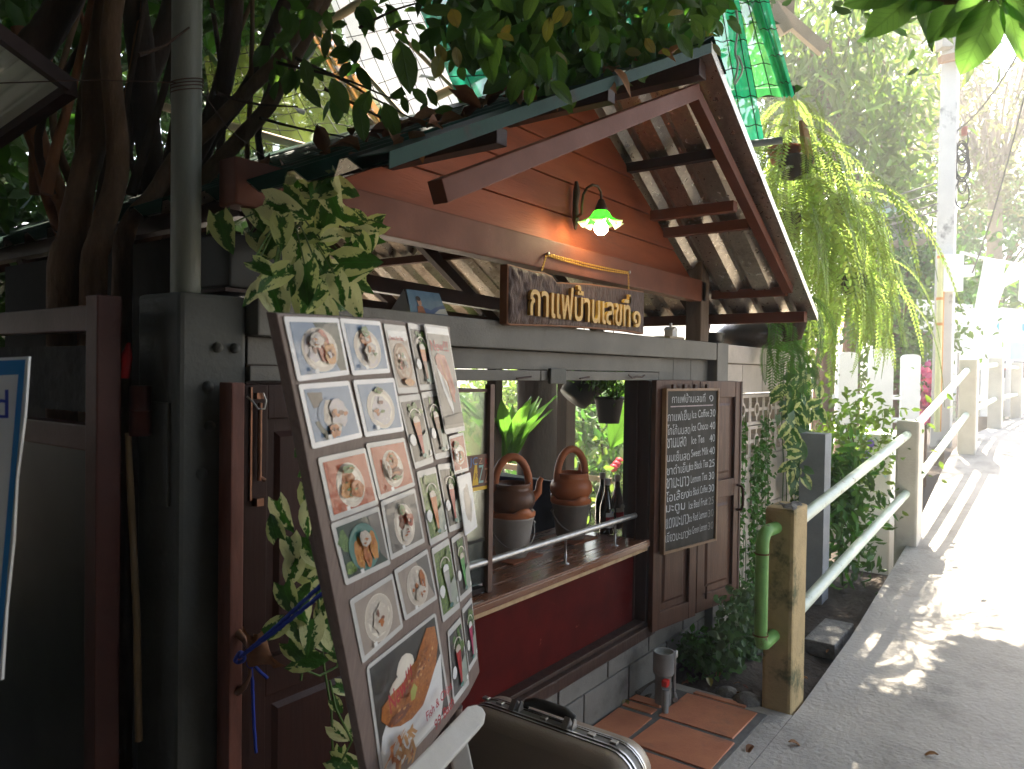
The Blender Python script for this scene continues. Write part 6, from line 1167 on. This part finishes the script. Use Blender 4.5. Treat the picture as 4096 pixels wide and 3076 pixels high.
fern('long arching fern hanging beside the roof corner, lit by the sun', F1, 50, FR, .8, 1.15); fern('sunlit fern with the longest drooping fronds, right of the roof', F2, 70, FR, .8, 1.2); fern('small pale fern at the foot of the green nets', F3, 38, FR, .5, .85, pot=False); fern('shaded fern spilling over the wall coping by the teapot', F4, 26, FRS, .6, 1.0); fern('fern low in the sun between the wall and the white posts', F5, 44, FR, .7, 1.05)
fern('fern hanging close against the lower roof edge', F6, 26, FR, .6, .95); fern('airy fern with fronds reaching furthest right towards the utility pole', F7, 36, FR, .6, .95)
ch = MB(); c = at_d(1735, 300, 5.9)
for k in range(5): a = k*.5; ch.tube([c+V3(-.08+.035*k, 0, .12), c+V3(-.06+.04*k, -.02, -.06), c+V3(.02+.035*k, -.03, -.16)], [.016, .022, .018], 8)
tag(ch.build('log_basket', M('log', (.42, .24, .09), (.3, .16, .06), sc=8, rough=.6)), 'bundle of pale wooden sticks in the ferns below the nets', 'basket')
b = MB(); b.lathe([(0, 0), (.10, 0), (.13, .10), (.14, .10), (.14, .12), (.12, .12), (0, .10)], at_d(1694, 352, 6.1), 18); tag(b.build('clay_pot', M('clay_pot', (.40, .14, .06), rough=.7)), 'orange clay pot among the ferns under the nets', 'plant pot')
# creepers on the block wall: strings of small leaves, and one big variegated clump
WV = thing('wall_creeper', 'big clump of variegated vine hanging on the block wall by the ochre post', 'vine', at_y(1720, 1060, Y0-.06))
SM = [leaf_mesh('creeper_leaf', .10, .075, m_, 'heart', .25, .1, 5, 5) for m_ in (POTH2, POTH2, veined('dark_vine_leaf', (.03, .09, .02), (.05, .12, .025), .35))]
for i in range(150):
    u = random.gauss(0, 1); y = random.triangular(780, 1085, 830); wd = 34 if y < 900 else 26; x = 1724+u*wd*.55; p = at_y(x, y, Y0-.04-abs(random.gauss(0, .09))); a = random.gauss(0, .8); d = RT*math.sin(a)-UP*math.cos(a)+view*random.uniform(0, .5); put_leaf(SM[i % 3], p, d, WV, random.uniform(.7, 1.15))
b = MB()
for k in range(7): x = 1694+9*k; b.tube(smooth([at_y(x, 780, Y0-.03), at_y(x+random.uniform(-8, 8), 900, Y0-.05), at_y(x+random.uniform(-8, 8), 1000, Y0-.04), at_y(x-4, 1085, Y0-.05)]), .004, 5)
b.build('stem', STEM, WV)
VL = M('small_creeper_leaf', (.05, .13, .025), (.075, .16, .035), rough=.45, isl=.35, trans=.35)
for x, y0, y1, n, lab in ((1604, 905, 1355, 300, 'thin string of small creeper leaves next to the shutter edge'), (1634, 960, 1350, 480, 'thicker string of creeper leaves between shutter and ochre post'), (1656, 900, 1345, 520, 'string of creeper leaves right behind the green pipe loop'), (1585, 1120, 1300, 120, 'short thin creeper string at the shutter handle')):
    t = thing('creeper_string', lab, 'vine', at_y(x, y1, Y0-.03), 'creeper strings on the block wall'); P = []
    b = MB()
    for k in range(3): b.tube(smooth([at_y(x+4*k-4+random.uniform(-3, 3), y0+(y1-y0)*j/5-(14 if j == 0 else 0), Y0-.012) for j in range(6)]), .0025, 4)
    b.build('stem', STEM, t); f = np.array([at_y(x+random.gauss(0, 5 if n < 500 else 8)-12*((yy-y0)/(y1-y0)), yy, Y0-.01-abs(random.gauss(0, .018))) for yy in [random.uniform(y0, y1) for _ in range(n)]]); foliage('foliage', f, .034, .026, VL, t, down=.8, kind='stuff')
b_ = at_y(1720, 700, Y0+.3); foliage('back_plant', clumps(1500, tuple(at_y(1690, 700, Y0+.6)), (.7, .3, .25), 16, .25, .2), .10, .05, GLL, None); tag(bpy.data.objects['back_plant'], 'green leafy plant showing above the wall coping behind the teapot', 'plant')
# weeds and ivy in the soil bed
IV = M('ivy_leaf', (.05, .10, .035), (.085, .13, .06), rough=.5, isl=.4, trans=.3)
P = [at_y(random.triangular(1540, 1650, 1620), y, 1.72-random.random()*.30) for y in [random.triangular(1260, 1500, 1400) for _ in range(1500)]]; P = [p for p in P if -.02 < p.z < .75]; o = foliage('ivy', P, .045, .036, IV, None, down=.6); tag(o, 'grey green ivy covering the foot of the wall behind the first post', 'ivy')
wd = thing('weed', 'small bushy green weed growing beside the pipe valve', 'plant', (3.95, 1.62, -.02)); foliage('foliage', clumps(900, tuple(at_y(1530, 1418, 1.60)), (.17, .12, .13), 20, .10, .2), .045, .026, VL, wd, kind='stuff'); b = MB()
for k in range(5): q = at_y(1530, 1418, 1.60); b.tube([V3(q.x, q.y, -.03), q+V3(.06*(k-2), .02*k, .05)], .004, 5)
b.build('stem', STEM, wd)
rnd = thing('bank_plant', 'leafy dark plant between the grey pillar and the handrail', 'plant', at_d(1825, 1230, 6.0), 'plants below the handrail')
foliage('foliage', clumps(850, tuple(at_d(1826, 1100, 6.1)), (.2, .2, .5), 24, .2, .3), .10, .04, GL, rnd, kind='stuff'); b = MB()
for k in range(6): q = at_d(1822, 1240, 6.1); b.tube([V3(q.x, q.y, -.16), q+V3(.05*(k-3), .03*k, .9)], .006, 5)
b.build('stem', STEM, rnd)
shrub('light flowering shrub in front of the white wall by the ferns', tuple(at_d(1850, 960, 6.6)), (.45, .3, .3), 800, .07, .035, GLL, name='flower_shrub', group='plants below the handrail', stemr=.01)
for k, (x, y) in enumerate(((1878, 958), (1868, 982))): b = MB(); b.lathe([(0, -.02), (.03, .0), (.035, .02), (0, .01)], at_d(x, y, 6.3), 7, ax=V3(-.5, -.8, .2)); tag(b.build('violet_flower', M('violet', (.28, .2, .65), rough=.6)), ['upper of two violet flowers by the white wall', 'lower of two violet flowers by the white wall'][k], 'flower')
# pipe stand with red valve
pv = thing('water_valve', 'grey plastic pipe stub with red tap handle by the tiles', 'valve', (3.45, 1.6, 0)); PV = M('grey_pvc_dirty', (.30, .31, .30), (.2, .2, .19), sc=9, rough=.55, c3=(.12, .10, .07), c3sc=6, c3lo=.55, c3hi=.7); c = V3(3.455, 1.60, -.05)
b = MB(); b.lathe([(.040, 0), (.040, .20), (.044, .20), (.052, .215), (.052, .315), (.054, .318), (.043, .318), (.041, .300), (0, .298)], c, 22); b.tube([c+V3(-.0, -.0, .17), c+V3(-.05, -.03, .172), c+V3(-.085, -.05, .172)], .018, 10); b.build('pipe', PV, pv)
e = c+V3(-.09, -.055, .172); b = MB(); b.tube([e+V3(0, 0, -.0), e+V3(-.004, 0, -.03), e+V3(0, 0, -.17)], [.020, .017, .015], 10); b.build('tap', PV, pv)
b = MB(); b.box((e.x-.022, e.y-.014, e.z+.016), (e.x+.016, e.y+.014, e.z+.046)); b.build('red_handle', M('red_plastic', (.55, .02, .015), rough=.4), pv, bevel=.004)
b = MB(); g_ = c+V3(.085, -.02, 0); b.tube([g_+V3(0, 0, .29), g_+V3(0, 0, .05)], .009, 8); b.lathe([(.016, 0), (.016, .03), (.01, .035)], g_+V3(0, 0, .27), 10); b.tube([g_+V3(0, 0, .08), g_+V3(-.05, -.03, .075)], .014, 8); b.build('thin_pipe', CHROME, pv)
b = MB(); b.lathe([(0, -.02), (.05, -.02), (.06, .0), (.04, .025), (0, .03)], at_z(1572, 1498, .0), 8); tag(b.build('pebble', CAPM), 'grey stone lying in the soil beside the weed', 'stone')
b = MB(); b.lathe([(0, -.02), (.06, -.02), (.075, .01), (.04, .035), (0, .04)], at_z(1615, 1515, .0), 9); tag(b.build('pebble', CAPM), 'bluish grey stone against the foot of the ochre post', 'stone')

for i in range(26):
    x = random.uniform(3.72, 4.7); y = random.uniform(1.1, 1.7); d = V3(random.uniform(-1, 1), random.uniform(-1, 1), random.uniform(-.1, .3)).normalized(); n = (V3(0, 0, 1)+V3(random.uniform(-.4, .4), random.uniform(-.4, .4), 0)); n = (n-d*n.dot(d)).normalized()
    o = inst('litter_leaf', DM[i % 3], None, basis(V3(x, y, .012), d.cross(n), d, n, random.uniform(.3, .6))); tag(o, 'dry brown leaf lying on the soil between the wall and the ochre post', 'leaf', 'dry leaves on the soil bed')
# ================================================================ beyond: white wall, pickets, pole, banner, laundry, trees
b = MB(); A = at_d(1846, 925, 7.2); B2 = at_d(1945, 930, 7.4); b.prism([V3(7.55, 1.70, -.2), V3(7.55, 1.30, -.2), V3(7.55, 1.30, 1.12), V3(7.55, 1.70, 1.12)], (.75, 0, 0)); w1 = b.build('white_wall', M('white_wall', (.75, .74, .70), (.62, .61, .58), sc=3, rough=.8, c3=(.18, .50, .58), c3sc=1.6, c3lo=.60, c3hi=.64), bevel=.02); tag(w1, 'white low wall with peeling turquoise paint beside the handrail', 'wall')
PK = M('white_picket', (.80, .79, .76), (.74, .73, .70), rough=.7)
fc = thing('picket_fence', 'white fence of wide round topped pickets behind the railing', 'fence', (9.9, 1.7, .4))
def picket(x, y0_, y1_, D_, wv):
    a = at_d(x-wv/2, y1_, D_); c = at_d(x+wv/2, y1_, D_); t_ = at_d(x, y0_, D_); h = (a-c).length/2; m_ = (a+c)/2; e = (c-a).normalized(); pts = []
    for k in range(9): an = math.pi*k/8; pts.append(m_+V3(0, 0, t_.z-m_.z-h*.35)+e*(-h*math.cos(an))+V3(0, 0, h*.35*math.sin(an)))
    MB().prism([m_-e*h+V3(0, 0, 0)]+pts+[m_+e*h], FW*.05).build('picket', PK, fc)
for x, y0_, y1_, D_, wv in ((1901, 752, 950, 9.4, 52), (1965, 765, 960, 9.9, 40), (1830, 760, 950, 9.0, 40), (2086, 760, 900, 12.0, 34), (2132, 770, 900, 13, 30), (2172, 775, 900, 14, 28), (2205, 780, 900, 15, 26)): picket(x, y0_, y1_, D_, wv)
for y in (856, 905): a = at_d(1800, y, 9.3); c = at_d(1985, y+3, 10.1); b = MB(); b.bar(a, c, .05, .06); b.build('rail', PK, fc)
for y in (860,): a = at_d(2070, y, 12.2); c = at_d(2230, y, 15.5); b = MB(); b.bar(a, c, .08, .10); b.build('rail', PK, fc)
up = thing('utility_pole', 'tall white concrete utility pole with service boxes and cables', 'utility pole', at_d(2045, 930, 11.3))
d0 = at_d(2041, 700, 11.3); X_, Y_ = d0.x, d0.y; UPM = M('pole_concrete', (.62, .60, .56), (.54, .52, .49), sc=3, rough=.8, c3=(.26, .25, .24), c3sc=1.2, c3lo=.56, c3hi=.62)
b = MB(); b.hexa([(X_-.17, Y_-.12, .6), (X_+.12, Y_-.12, .6), (X_+.12, Y_+.14, .6), (X_-.17, Y_+.14, .6)], [(X_-.13, Y_-.10, 9.5), (X_+.09, Y_-.10, 9.5), (X_+.09, Y_+.10, 9.5), (X_-.13, Y_+.10, 9.5)]); b.build('shaft', UPM, up, bevel=.02)
def boxd(x0, y0_, x1, y1_, D_, th, mt, name, parent=up):
    a, c = at_d(x0, y1_, D_), at_d(x1, y1_, D_); t_ = at_d(x0, y0_, D_); e = c-a; n = e.cross(V3(0, 0, 1)).normalized()*th; h = V3(0, 0, t_.z-a.z); MB().hexa([a, c, c-n, a-n], [a+h, c+h, c-n+h, a-n+h]).build(name, mt, parent, bevel=.01)
boxd(2038, 549, 2081, 629, 11.0, .18, WHITE, 'meter_box'); boxd(2082, 572, 2106, 597, 11.1, .12, WHITE, 'junction_box')
PIP = M('conduit_yellow', (.62, .60, .30), rough=.45); PIO = M('conduit_orange', (.62, .26, .06), rough=.5)
b = MB(); q = at_d(2031, 620, 11.05); b.tube([V3(q.x, q.y, .85), V3(q.x, q.y, at_d(2031, 556, 11.05).z)], .042, 14); b.build('conduit', PIP, up)
q2 = at_d(2036, 620, 11.1); b = MB(); b.tube([V3(q2.x, q2.y, .85), V3(q2.x, q2.y, at_d(2031, 558, 11.1).z)], .028, 12); b.build('conduit', PIO, up)
for y in (555, 645, 700): b = MB(); p = at_d(2031, y, 11.02); b.lathe([(.05, -.02), (.05, .02)], V3(q.x, q.y, p.z), 14); b.build('clamp', PIO, up)
b = MB()
for k in range(9): r_ = random.uniform(.04, .12); cz = at_d(2078, random.choice((330, 300, 360, 400, 420)), 11.1); b.tube([cz+V3(0, 0, 0)+RT*(r_*math.cos(t))+UP*(r_*1.9*math.sin(t)) for t in [j*.5 for j in range(14)]], .010, 5)
b.build('cable_coil', WIRE, up)
for y in (292,): b = MB(); p = at_d(2083, y, 11.0); b.tube([p, p+V3(0, 0, .12)], .04, 8); b.build('fuse', M('red_fuse', (.30, .10, .07), rough=.5), up)
boxd(2036, 70, 2062, 100, 11.0, .2, M('grey_box', (.45, .42, .38), rough=.6), 'bracket'); b = MB(); b.bar(at_d(2030, 130, 11), at_d(2082, 118, 11), .10, .10); b.build('crossarm', M('rust_arm', (.36, .22, .14), rough=.7), up)
def cable(p0, p1, sag, r_=.012, n=14): return [p0+(p1-p0)*(i/n)-V3(0, 0, sag*4*(i/n)*(1-i/n)) for i in range(n+1)]
labs = ['lowest of the service cables running left from the utility pole', 'second service cable left of the utility pole', 'third service cable left of the utility pole', 'upper service cable left of the utility pole', 'cable running steeply down at the right of the utility pole', 'loose dark cable hanging at the right edge']
for i, (a, c) in enumerate((((2025, 455, 11), (1560, 545, 16)), ((2025, 440, 11), (1600, 520, 16)), ((2025, 415, 11), (1500, 520, 15)), ((2025, 395, 11), (1500, 500, 15)), ((2070, 280, 11), (2230, 60, 9)), ((2212, 210, 9), (2100, 590, 10)))):
    b = MB(); b.tube(cable(at_d(*a), at_d(*c), .15), .013 if i < 5 else .010, 6); tag(b.build('cable', M('grey_cable', (.16, .155, .15), rough=.6)), labs[i], 'cable')
# banner board behind the pole
bn = thing('banner', 'wide white banner board with dark photo panel behind the utility pole', 'banner', at_d(2100, 760, 13.0))
p0, p1 = at_d(1981, 646, 12.6), at_d(2230, 646, 14.4); e = V3(p1.x-p0.x, p1.y-p0.y, 0); zb = at_d(1981, 872, 12.6).z; hgt = p0.z-zb; BNQ = lambda u, w, o=0: V3(p0.x, p0.y, p0.z)+e*u-V3(0, 0, hgt*w)-FW*o
b = MB(); b.prism([BNQ(0, 0), BNQ(1, 0), BNQ(1, .98), BNQ(0, .98)], FW*.04); b.build('board', WHITE, bn)
def bq(k, u0_, w0, u1_, w1, o=.004): return k, [BNQ(u0_, w0, o), BNQ(u1_, w0, o), BNQ(u1_, w1, o), BNQ(u0_, w1, o)]
pal = [M('banner_dark', (.10, .10, .105), (.16, .16, .16), sc=4, rough=.6), M('banner_yellow', (.62, .45, .04), rough=.6), M('banner_white', (.8, .8, .8), rough=.6), M('banner_blue', (.10, .35, .70), rough=.6), M('banner_red', (.6, .07, .07), rough=.6), M('banner_cyan', (.35, .62, .72), rough=.6), M('banner_green', (.35, .5, .15), rough=.6)]
b = MB()
for k, q in (bq(0, .0, .30, .24, .63), bq(0, .735, .56, .955, .74), bq(3, .905, .15, .935, .23), bq(5, .80, .36, .94, .54), bq(6, .72, .36, .735, .42), bq(4, .75, .60, .80, .66, .006), bq(2, .80, .60, .86, .64, .006), bq(2, .88, .58, .92, .63, .006), bq(4, .55, .86, .60, .90), bq(0, .0, .80, .07, .94), bq(5, .07, .76, .12, .94), bq(4, .01, .955, .24, .968)): MB().poly(*q).build('printed_panel', pal[k], bn)
MB().poly(BNQ(.66, .20, .004), BNQ(.69, .15, .004), BNQ(.69, .25, .004)).build('printed_arrow', pal[3], bn); eu = e.normalized(); b.k = 1; text(b, 'BAAN', BNQ(.04, .455, .008), eu, V3(0, 0, 1), e.length*.20, hgt*.10, off=.02); b.k = 2; text(b, 'OLD', BNQ(.085, .535, .008), eu, V3(0, 0, 1), e.length*.10, hgt*.055, off=.02); text(b, 'HOUSE', BNQ(.085, .62, .008), eu, V3(0, 0, 1), e.length*.14, hgt*.055, off=.02)
b.build('lettering', pal, bn)
b = MB()
for u in (.02, .98): p = BNQ(u, 1); b.tube([BNQ(u, .0, -.06), V3(p.x, p.y, .5)], .04, 8)
b.build('post', PIO, bn)
# laundry on a line
ll = thing('clothes_line', 'white line tied from the utility pole to the right', 'clothes line', at_d(2150, 560, 11.5)); b = MB(); b.tube(cable(at_d(2075, 545, 11.1), at_d(2260, 575, 11.6), .04), .022, 8); b.build('line', WHITE, ll)
for i, (pts, lab, mt) in enumerate(((((2126, 560), (2174, 566), (2164, 610), (2152, 690), (2104, 676)), 'long white cloth hanging first on the clothes line', WHITE), (((2186, 566), (2210, 570), (2206, 602), (2170, 620), (2158, 655), (2150, 635), (2160, 610)), 'narrow white cloth with red edge hanging second on the line', WHITE), (((2206, 572), (2240, 575), (2232, 620), (2212, 655), (2200, 648)), 'white cloth hanging at the right edge on the line', WHITE))):
    b = MB(); P = [at_d(x, y, 11.25+.12*i) for x, y in pts]; b.prism(P, FW*.012); o = b.build('cloth', mt); tag(o, lab, 'cloth')
    if i == 1: b = MB(); b.prism([at_d(2150, 634, 11.36), at_d(2156, 612, 11.36), at_d(2160, 612, 11.36), at_d(2159, 656, 11.36), at_d(2156, 656, 11.36)], FW*.008); ORG[o.name] = o.location.copy(); b.build('red_edge', M('red_trim', (.5, .06, .05), rough=.7), o)
# a grey roof beyond the ferns, a blue white tarp
nb = thing('far_roof', 'grey sheet roof of a house beyond the ferns', 'house', at_d(1965, 560, 15)); a = [at_d(1905, 440, 16), at_d(2025, 420, 17), at_d(2040, 520, 14), at_d(1900, 530, 13.5)]; g = [[(a[0]*(1-u/24)+a[1]*(u/24))*(1-v_/6)+(a[3]*(1-u/24)+a[2]*(u/24))*(v_/6)+V3(0, 0, .04*(u % 4 == 0)) for u in range(25)] for v_ in range(7)]
b = MB(); b.grid(g, False); b.build('roof', M('far_sheet', (.34, .31, .27), rough=.7), nb); b = MB(); b.bar(a[3], a[2], .12, .12); b.build('eave_beam', M('far_beam', (.22, .17, .12), rough=.7), nb); b = MB(); b.tube([V3(a[3].x, a[3].y, 0), a[3]], .08, 8); b.tube([V3(a[2].x, a[2].y, 0), a[2]], .08, 8); b.build('post', M('far_beam', (.22, .17, .12)), nb)
b = MB(); q = [at_d(1880, 428, 14.5), at_d(1972, 420, 15.5), at_d(1962, 452, 14.5), at_d(1900, 458, 13.8)]; b.prism(q, V3(0, 0, -.03)); tag(b.build('tarp', M('pale_tarp', (.6, .72, .76), rough=.5)), 'pale blue tarpaulin lying over the edge of the far grey roof', 'tarp')
# pale timber structure at the top above the nets
tf = thing('timber_hut', 'pale timber roof frame showing at the top right of the nets', 'hut', at_d(1650, 60, 8)); b = MB(); b.bar(at_d(1640, -30, 8), at_d(1700, 70, 8), .10, .12); b.bar(at_d(1655, 60, 8), at_d(1680, -40, 8), .07, .07); b.bar(at_d(1620, -30, 8.2), at_d(1780, 110, 8.2), .08, .12); b.build('beam', M('pale_beam', (.45, .36, .28), rough=.7), tf); b = MB(); b.prism([at_d(1660, -30, 8.4), at_d(1720, -30, 8.4), at_d(1715, 30, 8.4), at_d(1670, 30, 8.4)], FW*.03); b.build('board', M('far_beam', (.22, .17, .12)), tf)
# pink flowers by the banner
bg_ = thing('bougainvillea', 'pink flowering shrub in front of the banner left edge', 'shrub', at_d(2000, 930, 11.9)); P = clumps(500, tuple(at_d(2002, 850, 11.9)), (.14, .2, .42), 20, .13, .3); foliage('blossoms', P, .10, .09, M('pink_petal', (.62, .10, .24), (.75, .28, .38), rough=.6, isl=.3, trans=.4), bg_, kind='stuff'); foliage('crown', clumps(400, tuple(at_d(2000, 850, 12.0)), (.2, .2, .5), 14, .15, .3), .09, .05, GLL, bg_, kind='stuff'); b = MB(); q = at_d(2000, 930, 12); b.tube([V3(q.x, q.y, -.1), q+V3(0, 0, .8)], .02, 6); b.build('stem', BARK, bg_)
# trees
def tree(label, x, y, D_, r, n, mt, L=.14, W=.06, trunk=None, name='lane_tree', group='trees along the lane', k=40, cr=.7, bark=None, twigs=14, down=.6):
    c = at_d(x, y, D_); t = thing(name, label, 'tree', (c.x, c.y, -.1), group); bx_ = bark or BARK; b = MB(); b.tube(smooth([V3(c.x, c.y, -.1), V3(c.x+.1, c.y-.05, c.z*.5), V3(c.x, c.y, c.z)]), [.02*D_*.8-.0009*D_*i for i in range(13)], 10); b.build('trunk', bx_, t); b = MB()
    for i in range(twigs): a = random.uniform(0, 6.28); e = V3(c.x+r[0]*.85*math.cos(a)*random.uniform(.5, 1), c.y+r[1]*.85*math.sin(a), c.z+r[2]*random.uniform(-.5, .8)); b.tube(smooth([V3(c.x, c.y, c.z*.75), V3((c.x+e.x)/2, (c.y+e.y)/2, (c.z+e.z)/2+.2), e]), [.05-.004*j for j in range(11)], 6)
    b.build('limb', bx_, t); foliage('crown', clumps(n, tuple(c), r, k, cr, .25), L, W, mt, t, down=down, kind='stuff'); return t
tree('mango tree with long drooping leaves above the ferns', 1790, 130, 13.5, (1.9, 1.4, 1.3), 2600, GLL, .34, .08, down=1.4, k=26, cr=1.1); tree('bright bushy tree behind the ferns and service cables', 1840, 380, 15, (2.2, 1.5, 2.0), 4200, GLL, .2, .09); tree('sparse yellowish tree right of the utility pole, upper', 2150, 260, 19, (3.2, 2.2, 3.4), 3800, M('pale_foliage', (.12, .15, .05), (.16, .15, .07), rough=.45, isl=.4, trans=.5), .18, .08, bark=M('pale_bark', (.30, .24, .18), (.2, .16, .12), rough=.8), twigs=40, cr=.9)
tree('dense green tree behind the clothes line', 2140, 560, 22, (3.6, 2.0, 2.2), 5200, GL, .22, .11); tree('dark leafy tree under the far grey roof', 1960, 620, 14.5, (1.1, 1.0, .8), 2600, GL, .16, .08); tree('low sunny bush tree left of the banner', 1930, 740, 13, (1.2, .8, .8), 2600, GLL, .12, .06); tree('tree at the right edge beyond the banner', 2230, 730, 18, (1.2, 1.2, 1.2), 1600, GLL, .16, .08); tree('pale tree crown between the nets and the utility pole', 1950, 200, 22, (3, 2, 2.4), 3200, MATS['pale_foliage'], .2, .1, twigs=24)
tree('far tree closing the end of the lane', 2050, 820, 34, (4, 3, 2.6), 3500, GL, .3, .16)
tree('broad tree behind the window view, far back in the garden', 1200, 640, 26, (3, 2, 2.2), 2500, GLL, .2, .1)

# ================================================================ thin volume added to imitate lens glare over the open lane
HZ = bpy.data.materials.new('glare_haze'); HZ.use_nodes = True; nt = HZ.node_tree; nt.nodes.remove(nt.nodes['Principled BSDF']); pv_ = _n(nt, 'ShaderNodeVolumePrincipled'); pv_.inputs['Color'].default_value = (1, .98, .93, 1); pv_.inputs['Density'].default_value = .0095; pv_.inputs['Anisotropy'].default_value = .2
nt.links.new(pv_.outputs[0], nt.nodes['Material Output'].inputs['Volume'])
b = MB(); b.box((-82, -82, -1.2), (162, 92, 14)); tag(b.build('glare_haze', HZ, loc=(0, 0, 0)), kind='stuff')
